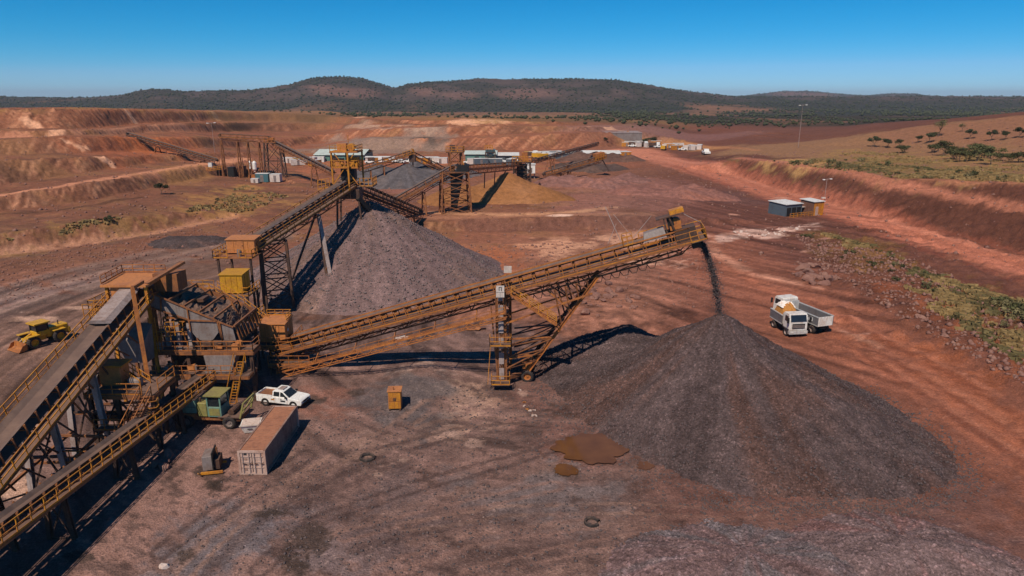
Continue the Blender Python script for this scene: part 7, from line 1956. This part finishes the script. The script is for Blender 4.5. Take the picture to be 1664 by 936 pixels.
# boulders, each its own stone
def rock_mesh(seed, mat):
    bm = bmesh.new(); bmesh.ops.create_icosphere(bm, subdivisions=2, radius=1.0); rr = random.Random(seed)
    cuts = [(Vector((rr.gauss(0, 1), rr.gauss(0, 1), rr.gauss(0, 1))).normalized(), rr.uniform(.45, .8)) for _ in range(9)]
    for v in bm.verts:
        for n, d in cuts:
            e = v.co.dot(n) - d
            if e > 0: v.co -= n * e * .95
        v.co += Vector((rr.gauss(0, .03), rr.gauss(0, .03), rr.gauss(0, .03)))
        v.co.z *= .75
    me = bpy.data.meshes.new('boulder'); bm.to_mesh(me); bm.free(); me.materials.append(mat); return me
ROCKS = [rock_mesh(i, M_ROCK) for i in range(6)]; ROCKSW = [rock_mesh(i + 20, M_ROCKW) for i in range(4)]
def boulders(poly, n, smin, smax, meshes, label, group, seed, name='boulder'):
    X, Y = pix_scatter(poly, n, seed); rr = random.Random(seed)
    for x, y in zip(X, Y):
        s = smin + (smax - smin) * rr.random() ** 2
        q_ = (s - smin) / (smax - smin); o = link(name, rr.choice(meshes), None, (x, y, gz(x, y) + s * .25), ('small ', 'middling ', 'large ')[(q_ > .15) + (q_ > .5)] + label, 'boulder', group)
        o.rotation_euler = (rr.uniform(-.4, .4), rr.uniform(-.4, .4), rr.uniform(0, 6.28)); o.scale = (s * rr.uniform(.8, 1.3), s * rr.uniform(.8, 1.2), s * rr.uniform(.7, 1.1))
boulders([(925, 478), (990, 462), (1045, 482), (1030, 510), (950, 516)], 30, .3, 1.15, ROCKS, 'angular red boulder in the rubble behind the stacker brace', 'boulders behind the stacker', 41)
boulders([(1285, 445), (1310, 428), (1350, 440), (1362, 458), (1320, 466)], 24, .35, 1.3, ROCKS, 'broken pinkish rock in the heap above the tippers', 'rocks heaped above the tippers', 42)
boulders([(1172, 391), (1190, 377), (1300, 368), (1325, 374), (1250, 384)], 40, .18, .6, ROCKSW, 'pale limestone block in the white heap below the sheds', 'white blocks below the sheds', 43)
boulders([(1480, 530), (1560, 560), (1664, 632), (1664, 600), (1580, 540), (1490, 510)], 20, .2, .6, ROCKS, 'red clod on the broken edge of the access road', 'clods along the access road', 44)
boulders([(255, 735), (285, 728), (280, 760), (250, 770)], 7, .25, .7, ROCKS, 'reddish rock at the foot of the plant beside the discharge conveyor', 'rocks by the discharge conveyor', 45)
g = ground(268, 922); o = link('boulder', ROCKSW[0], None, (g.x, g.y, g.z + .1), 'single pale boulder on the ground near the bottom edge of the photo', 'boulder'); o.scale = (.42, .34, .3)
# tyres lying in the yard
def lying_tyre(label, px, py, R, cut):
    g = ground(px, py); t = thing('old_tyre', label, 'tyre', (g.x, g.y, g.z + .02)); m = MB(); rr = random.Random(px)
    n = 22; vs = []; prof = [(-.24, 0), (-.20, .20), (0, .28), (.22, .20), (.24, 0)]
    ks = [i for i in range(n + 1)]
    for i in ks:
        th = 2 * math.pi * i / n * (1 - cut)
        for d, z in prof: r_ = R + d * R * .9 * rr.uniform(.8, 1.15); vs.append((r_ * math.cos(th), r_ * math.sin(th) * .95, z * rr.uniform(.6, 1.1)))
    k = len(prof); m.add(vs, [(i * k + j, i * k + j + 1, (i + 1) * k + j + 1, (i + 1) * k + j) for i in range(n) for j in range(k - 1)])
    m.build('casing', M_TYRE, t)
lying_tyre('black tyre lying flat in the yard below the yellow cabinet', 597, 745, .58, .03)
lying_tyre('torn black tyre below the brown puddle', 962, 850, .50, .12)
for i, (px, py, mt) in enumerate(((845, 634, 1), (852, 654, 0), (852, 660, 1), (856, 666, 0), (861, 668, 1), (866, 676, 1), (871, 676, 1), (868, 667, 1))):
    g = ground(px, py); t = thing('timber_offcut', 'small pale or yellow offcut in the litter trail below the stacker wheel', 'litter', (g.x, g.y, g.z + .05), 2.2 + i, 'litter below the stacker wheel')
    MB().box((0, 0, 0), (.34, .13, .08)).build('piece', (M_YEL, M_ROCKW)[mt], t); MB().box((.05, .11, .06), (.22, .09, .06)).build('splinter', (M_YEL2, M_PINK)[mt], t)
g = ground(775, 536); t = thing('scrap_plate', 'brownish scrap sheets lying behind the stacker gallery', 'scrap', (g.x, g.y, g.z))
for i in range(4): MB().box((i * .5 - .8, (i % 2) * .5, .12 + i * .05), (1.1, .7, .06), i * .6).build('sheet', M_BRICKW if i % 2 else M_CABO, t)
g = ground(655, 551); t = thing('scrap_plate', 'pale scrap sheets lying under the stacker boom', 'scrap', (g.x, g.y, g.z))
for i in range(3): MB().box((i * .5 - .6, (i % 2) * .4, .1 + i * .05), (.9, .5, .05), i * .8).build('sheet', M_WHITED, t)

# ================================================================== VEGETATION
def leaf_mat(name, c0, c1):
    nt = NT(name); p = gcoords(nt); n = nt.noise(.9, 4, .6, p); oi = nt.node('ShaderNodeObjectInfo')
    c = nt.ramp(n.outputs[0], [(.3, c0), (.7, c1)]).outputs[0]
    h_ = nt.node('ShaderNodeHueSaturation'); mr = nt.node('ShaderNodeMapRange'); mr.inputs[3].default_value = .7; mr.inputs[4].default_value = 1.3
    nt.link(oi.outputs['Random'], mr.inputs[0]); nt.link(mr.outputs[0], h_.inputs['Value']); nt.link(c, h_.inputs['Color'])
    nt.link(h_.outputs[0], nt.b.inputs['Base Color']); nt.b.inputs['Roughness'].default_value = .8; nt.b.inputs['Specular IOR Level'].default_value = .1
    return nt.m
M_LEAF = leaf_mat('olive_leaves', (.048, .052, .022), (.105, .100, .042)); M_LEAFD = leaf_mat('dark_leaves', (.028, .036, .018), (.062, .066, .030)); M_LEAFP = leaf_mat('pale_leaves', (.12, .105, .050), (.19, .155, .075))
M_FOREST = leaf_mat('woodland_leaves', (.026, .032, .018), (.060, .058, .030)); M_DRY = leaf_mat('dry_grass', (.20, .130, .055), (.32, .215, .095)); M_OLG = leaf_mat('olive_grass', (.110, .090, .040), (.19, .145, .065))
M_BARK = paint_mat('bark', (.10, .075, .055), (.15, .11, .085), (.06, .045, .035), 2.0, .5, .9, 0)
def leaves(rg, centers, radii, n, size):
    k = rg.integers(0, len(centers), n); d = rg.standard_normal((n, 3)); d /= np.linalg.norm(d, axis=1)[:, None]
    r = rg.random(n) ** .45; c = centers[k] + d * (radii[k] * r[:, None])
    a = rg.standard_normal((n, 3)); a /= np.linalg.norm(a, axis=1)[:, None]; b = np.cross(a, d + .01); b /= np.linalg.norm(b, axis=1)[:, None] + 1e-6
    s = size * rg.uniform(.6, 1.4, n)[:, None]
    V = np.stack([c - a * s, c + b * s * .6, c + a * s, c - b * s * .6], 1).reshape(-1, 3)
    return V, np.arange(n * 4).reshape(n, 4)
def tree_proto(seed, h, w_, mat, n=700, trunk=.30, stems=1, size=.24):
    rg = np.random.default_rng(seed); root = bpy.data.objects.new('tree', None); COL.objects.link(root); m = MB()
    cs, rs = [], []
    for s in range(stems):
        bx, by = (rg.uniform(-.5, .5, 2) if stems > 1 else (0, 0)); top = Vector((bx + rg.uniform(-.6, .6), by + rg.uniform(-.5, .5), h * trunk))
        m.cyl((bx, by, -.2), top, .16 * h / 6, 7, .10 * h / 6)
        for i in range(6):
            th = rg.uniform(0, 6.28); e = Vector((top.x + math.cos(th) * w_ * rg.uniform(.15, .38), top.y + math.sin(th) * w_ * rg.uniform(.15, .38), h * rg.uniform(.5, .85)))
            m.cyl(top, e, .07 * h / 6, 5, .025 * h / 6); cs.append(e)
            rs.append(Vector((w_ * rg.uniform(.14, .24), w_ * rg.uniform(.14, .24), h * rg.uniform(.10, .17))))
    for i in range(5):
        th = rg.uniform(0, 6.28); q = rg.uniform(0, .3) * w_; cs.append(Vector((math.cos(th) * q, math.sin(th) * q, h * rg.uniform(.6, .9)))); rs.append(Vector((w_ * .2, w_ * .2, h * .12)))
    m.build('trunk', M_BARK, root)
    V, F = leaves(rg, np.array(cs), np.array(rs), n, size); link('crown', mesh_np('crown', V, F, mat), root)
    return root
PROTO = {'round': tree_proto(1, 5.2, 6.4, M_LEAFD, 800), 'spread': tree_proto(2, 5.6, 8.0, M_LEAF, 900), 'pale': tree_proto(3, 6.2, 6.0, M_LEAFP, 420, .35, 1, .22), 'bushy': tree_proto(4, 3.8, 6.2, M_LEAF, 800, .18, 3)}
first = {}
def plant(kind, px, py, s, label, group=None, name=None, cat='tree'):
    g = ground(px, py); rz = random.uniform(0, 6.28); src = PROTO[kind]
    if kind not in first: first[kind] = 1; o = src
    else: o = copy_tree(src)
    o.name = name or 'tree'
    o.location = (g.x, g.y, g.z); o.rotation_euler = (0, 0, rz); o.scale = (s, s, s * random.uniform(.9, 1.1))
    o['label'] = label; o['category'] = cat
    if group: o['group'] = group
    elif 'group' in o: del o['group']
    return o
plant('round', 1421, 239, 1.0, 'dark round tree, first of the row on the dry grass slope'); plant('round', 1441, 240, .85, 'dark bushy tree second in the row on the dry grass slope')
plant('spread', 1461, 239, .62, 'olive tree third in the row on the dry grass slope'); plant('bushy', 1466, 249, .85, 'low olive shrub tree just below the row of three'); plant('round', 1492, 232, .62, 'small dark bush above the grove on the slope')
plant('round', 1511, 232, .95, 'dark reddish dome-shaped tree behind the grove'); plant('pale', 1524, 222, 1.15, 'pale thin-crowned tree standing highest behind the grove'); plant('pale', 1563, 214, .6, 'small pale tree on the bare hillside')
G_ = 'trees of the hillside grove'
for px, py, s, k in ((1516, 248, .8, 'bushy'), (1533, 253, 1.0, 'spread'), (1548, 259, 1.0, 'bushy'), (1560, 263, .9, 'spread'), (1572, 262, 1.0, 'bushy'), (1586, 262, .95, 'spread'), (1597, 258, .9, 'bushy'), (1610, 268, 1.05, 'spread'), (1624, 262, .8, 'bushy'), (1640, 264, .8, 'bushy'), (1656, 264, .9, 'bushy'), (1580, 254, .8, 'spread'), (1545, 249, .8, 'bushy')):
    plant(k, px, py, s, 'olive tree in the dense grove on the grassy slope', G_)
for px, py, s in ((1575, 226, .75), (1612, 228, .75), (1633, 227, .6), (1655, 224, .8)): plant('round', px, py, s, 'dark round tree spaced along the upper hillside track', 'trees along the hillside track')
plant('round', 262, 316, .72, 'single green tree with clear shadow on the left bench'); plant('round', 178, 364, .36, 'tiny lone tree on the lowest left bench')
plant('round', 1048, 237, .9, 'dark tree left of the pair above the parked vehicles'); plant('round', 1060, 236, .95, 'dark tree right of the pair above the parked vehicles'); plant('round', 984, 231, .55, 'small dark tree beside the grey block')
plant('bushy', 1290, 205, 1.0, 'dark bush at the near end of the winding dirt road')
# shrubs on the verge
def shrub_proto(seed, mat, n=150):
    rg = np.random.default_rng(seed); root = bpy.data.objects.new('shrub', None); COL.objects.link(root); m = MB()
    for i in range(5): th = rg.uniform(0, 6.28); m.cyl((0, 0, -.05), (math.cos(th) * .4, math.sin(th) * .4, .6), .03, 4, .01)
    m.build('stem', M_BARK, root); cs = rg.uniform(-1, 1, (7, 3)) * np.array((.5, .5, .15)) + np.array((0, 0, .42)); V, F = leaves(rg, cs, np.full((7, 3), .34), n, .11)
    link('foliage', mesh_np('foliage', V, F, mat), root); return root
SH = [shrub_proto(11, M_LEAF), shrub_proto(12, M_LEAFP), shrub_proto(13, M_LEAF)]
sh_used = [False] * 3
def shrubs(poly, n, s0, s1, label, group, seed, kinds=(0, 1, 2)):
    X, Y = pix_scatter(poly, n, seed); rr = random.Random(seed)
    for x, y in zip(X, Y):
        k = rr.choice(kinds); o = SH[k] if not sh_used[k] else copy_tree(SH[k]); sh_used[k] = True
        s = s0 + (s1 - s0) * rr.random() ** 1.6; o.location = (x, y, gz(x, y) - .03); o.rotation_euler = (0, 0, rr.uniform(0, 6)); o.scale = (s, s, s * rr.uniform(.7, 1.1))
        o['label'] = ('bushy olive ', 'pale dry ', 'small olive ')[k] + label; o['category'] = 'shrub'; o['group'] = group; o.name = 'shrub'
shrubs([(1290, 377), (1350, 382), (1450, 410), (1480, 432), (1400, 440), (1330, 405)], 22, .4, 1.2, 'shrub on the olive patch beside the sheds', 'shrubs beside the sheds', 51)
shrubs([(1440, 420), (1664, 490), (1664, 600), (1540, 520), (1450, 455)], 30, .4, 1.3, 'shrub on the rough verge between the two roads', 'shrubs on the rough verge', 52)
shrubs([(1600, 478), (1664, 500), (1720, 560), (1650, 530)], 20, .9, 2.2, 'shrub in the clump where the verge meets the photo edge', 'shrub clump at the verge edge', 53, (0, 1))
shrubs([(1230, 262), (1400, 262), (1664, 285), (1664, 297), (1450, 288), (1300, 268)], 40, .8, 2.4, 'shrub in the dry grass above the embankment', 'shrubs above the embankment', 54)
shrubs([(330, 320), (400, 302), (470, 320), (400, 345), (300, 350)], 24, .3, 1.0, 'shrub on the yellow slope left of the stockpile conveyor', 'shrubs on the left slope', 55, (1,))
# dry grass, one mass
def tufts(name, patches, mat, label, seed):
    pts = []
    for poly, n in patches:
        X, Y = pix_scatter(poly, n, seed + n); pts.append(on_ground(X, Y))
    P_ = np.concatenate(pts); P_ = P_[fbm(P_[:, 0] * .11, P_[:, 1] * .07, 3, seed) + .25 * fbm(P_[:, 0] * .6, P_[:, 1] * .5, 2, seed + 3) > .17]; rg = np.random.default_rng(seed); n = len(P_); V, F = [], []
    for j in range(3):
        th = rg.uniform(0, 6.28, n); s = rg.uniform(.15, .55, n); dx, dy = np.cos(th) * s * .8, np.sin(th) * s * .8; z = np.zeros(n)
        lean = rg.uniform(-.3, .3, (n, 2)) * s[:, None]
        V.append(np.stack([P_ + np.stack([-dx, -dy, z - .05], 1), P_ + np.stack([dx, dy, z - .05], 1), P_ + np.stack([dx * 1.4 + lean[:, 0], dy * 1.4 + lean[:, 1], s], 1), P_ + np.stack([-dx * 1.4 + lean[:, 0], -dy * 1.4 + lean[:, 1], s * .8], 1)], 1))
    V = np.concatenate(V).reshape(-1, 3); return link(name, mesh_np(name, V, np.arange(len(V)).reshape(-1, 4), mat), label=label, kind='stuff')
tufts('grass', [([(1290, 377), (1350, 382), (1450, 410), (1480, 432), (1400, 440), (1330, 405)], 1500), ([(1440, 420), (1664, 490), (1664, 610), (1540, 525), (1450, 455)], 2200), ([(1225, 268), (1400, 262), (1664, 285), (1664, 298), (1450, 289), (1300, 270)], 3600), ([(1350, 255), (1421, 240), (1664, 250), (1664, 285), (1400, 262)], 3000), ([(330, 320), (400, 302), (470, 320), (400, 345), (300, 350)], 900), ([(0, 392), (160, 358), (250, 354), (60, 396)], 500)], M_DRY, 'dry yellow grass on the verge, slope and benches', 61)
tufts('grass', [([(1290, 377), (1350, 382), (1450, 410), (1480, 432), (1400, 440), (1330, 405)], 1100), ([(1460, 430), (1664, 490), (1664, 600), (1540, 520)], 1300), ([(1225, 268), (1400, 262), (1664, 285), (1664, 298), (1450, 289), (1300, 270)], 1900)], M_OLG, 'olive grass tufts on the verge and slope', 62)
# far woodland, one mass
def woodland():
    rg = np.random.default_rng(71); n = 44000
    Y = 430 * np.exp(rg.random(n) * math.log(5200 / 430)); a_ = rg.uniform(-.84, .84, n); X = a_ * Y
    dens = sstep(-.2, .25, fbm(X * .004, Y * .0025, 4, 171) + .15 + .35 * sstep(1300, 2200, Y)); H = hfun(X, Y)
    hill = sstep(6, 30, H - 2) * (Y > 1200); rock = fbm(X * .010, Y * .006, 5, 191)
    dens = np.where(hill > .5, .95 - .6 * sstep(.0, .4, rock + .05), dens * .9)
    right = (a_ > .40) & (Y < 560); dens = np.where(right, 0, dens); dens = dens * sstep(430, 1000, Y + 160 * fbm(X * .01, Y * .006, 3, 173)); dens = np.where((Y < 1500) & (fbm(X * .012, Y * .004, 3, 175) > .12), dens * .12, dens)
    k = rg.random(n) < dens; X, Y, H = X[k], Y[k], H[k]; n = len(X)
    s = rg.uniform(1.0, 3.2, n) * np.where(Y < 1000, .62, 1.0) * (1 + (Y > 2600) * .5)
    V = OCT[None] * s[:, None, None] * np.array((1.15, 1.15, 1.0)) * rg.uniform(.6, 1.35, (n, 6, 3)) + np.stack([X, Y, H + s * .7], 1)[:, None, :]
    F = (OCTF[None] + (np.arange(n) * 6)[:, None, None]).reshape(-1, 3)
    link('woodland', mesh_np('woodland', V.reshape(-1, 3), F, M_FOREST), label='dark scrub woodland over the plain and hills', kind='stuff')
woodland()

# ================================================================== PARKED MACHINES FAR OFF
def far_vehicle(kind, mat, seed):
    r = bpy.data.objects.new('parked_vehicle', None); COL.objects.link(r)
    if kind == 'ute':
        MB().bb(-2.4, 2.3, -.9, .9, .4, 1.05).build('body', mat, r, bevel=.05); MB().hexa([(-.7, -.85, 1.05), (1.1, -.85, 1.05), (1.1, .85, 1.05), (-.7, .85, 1.05)], [(-.6, -.7, 1.75), (.5, -.7, 1.75), (.5, .7, 1.75), (-.6, .7, 1.75)]).build('cab', mat, r)
        MB().bb(-.5, .6, -.86, .86, 1.15, 1.55).build('window', M_GLASS, r)
    elif kind == 'truck':
        MB().bb(-3.2, 1.2, -1.2, 1.2, .9, 2.6).build('body', mat, r); MB().bb(1.4, 3.2, -1.2, 1.2, .7, 2.9).build('cab', M_WHITE, r, bevel=.08); MB().bb(3.15, 3.23, -1, 1, 1.9, 2.6).build('window', M_GLASS, r)
    else:
        MB().bb(-3, 3, -1.2, 1.2, .1, 2.5).build('body', mat, r); MB().bb(-3.05, 3.05, -1.25, 1.25, 2.503, 2.6).build('roof', M_ROOFW, r); MB().bb(-.5, .5, -1.25, -1.2, .2, 2.1).build('door', M_GREYP, r)
    if kind != 'box':
        for x in (-1.5, 1.5):
            for y in (-.85, .85): MB().cyl((x, y - .14, .42), (x, y + .14, .42), .42, 10).build('wheel', M_TYRE, r)
    return r
FV = [far_vehicle('ute', M_WHITE, 0), far_vehicle('truck', M_LOADER, 1), far_vehicle('box', M_WHITED, 2), far_vehicle('box', M_SHEDB, 3), far_vehicle('truck', M_DARK, 4), far_vehicle('box', M_YEL, 5)]
fv_used = [False] * len(FV); FVD = ('white utility ', 'yellow truck ', 'pale container ', 'dark blue container ', 'dark truck ', 'yellow container ')
def park(x0, x1, y0, y1, n, label, group, seed, kinds, s=1.0):
    rr = random.Random(seed)
    for i in range(n):
        px, py = x0 + (x1 - x0) * (i + rr.uniform(.1, .9)) / n, rr.uniform(y0, y1) + (0)
        k = rr.choice(kinds); o = FV[k] if not fv_used[k] else copy_tree(FV[k]); fv_used[k] = True
        g = ground(px, py); o.location = g; o.rotation_euler = (0, 0, rr.uniform(-.5, .5) + (1.57 if rr.random() < .3 else 0)); o.scale = (s, s, s); o['label'] = FVD[k] + label; o['category'] = 'vehicle'; o['group'] = group
park(858, 950, 254, 259, 22, 'in the yard left of the white-roofed shed', 'machines left of the white-roofed shed', 81, (0, 0, 2, 3, 4, 1))
park(1018, 1072, 236, 241, 14, 'in the row below the pair of dark trees', 'vehicles below the two dark trees', 82, (0, 2, 2, 1, 5, 4))
park(1075, 1140, 240, 245, 10, 'parked along the far end of the red road', 'machines at the far end of the red road', 83, (1, 5, 0, 2))
park(596, 720, 263, 266, 14, 'in front of the pale office blocks', 'vehicles before the office blocks', 84, (0, 2, 0, 4, 5))
park(760, 845, 264, 268, 10, 'parked before the teal workshop', 'vehicles before the teal workshop', 85, (0, 3, 2, 0))
park(1006, 1016, 254, 256, 2, 'at the right end of the white-roofed shed', 'machines at the white-roofed shed end', 86, (1, 5))
park(470, 515, 264, 270, 5, 'standing left of the green workshop', 'machines left of the green workshop', 87, (1, 5, 2))
g = ground(1147, 251); o = copy_tree(FV[0]); o.location = g; o.scale = (1.5, 1.5, 1.5); o['label'] = 'lone white vehicle beside the pale patch right of the red road'; o['category'] = 'vehicle'; del o['group']
for k, u in enumerate(fv_used):
    if not u: FV[k].location = ground(640 + k * 6, 265); FV[k]['label'] = 'small hut beside the pale office blocks'; FV[k]['category'] = 'vehicle'; FV[k]['group'] = 'huts'

# ================================================================== AIR
nt = bpy.data.materials.new('haze'); nt.use_nodes = True
for n_ in list(nt.node_tree.nodes):
    if n_.type == 'BSDF_PRINCIPLED': nt.node_tree.nodes.remove(n_)
pv = nt.node_tree.nodes.new('ShaderNodeVolumePrincipled'); pv.inputs['Color'].default_value = (.62, .76, .95, 1); pv.inputs['Density'].default_value = HAZE
pv.inputs['Anisotropy'].default_value = 0.0
nt.node_tree.links.new(pv.outputs[0], nt.node_tree.nodes['Material Output'].inputs['Volume'])
if HAZE > 0:
    hz = MB().bb(-41000, 41000, -60, 17000, -14, 150).build('haze', nt); hz['kind'] = 'stuff'; hz['label'] = 'thin blue haze over the plain'
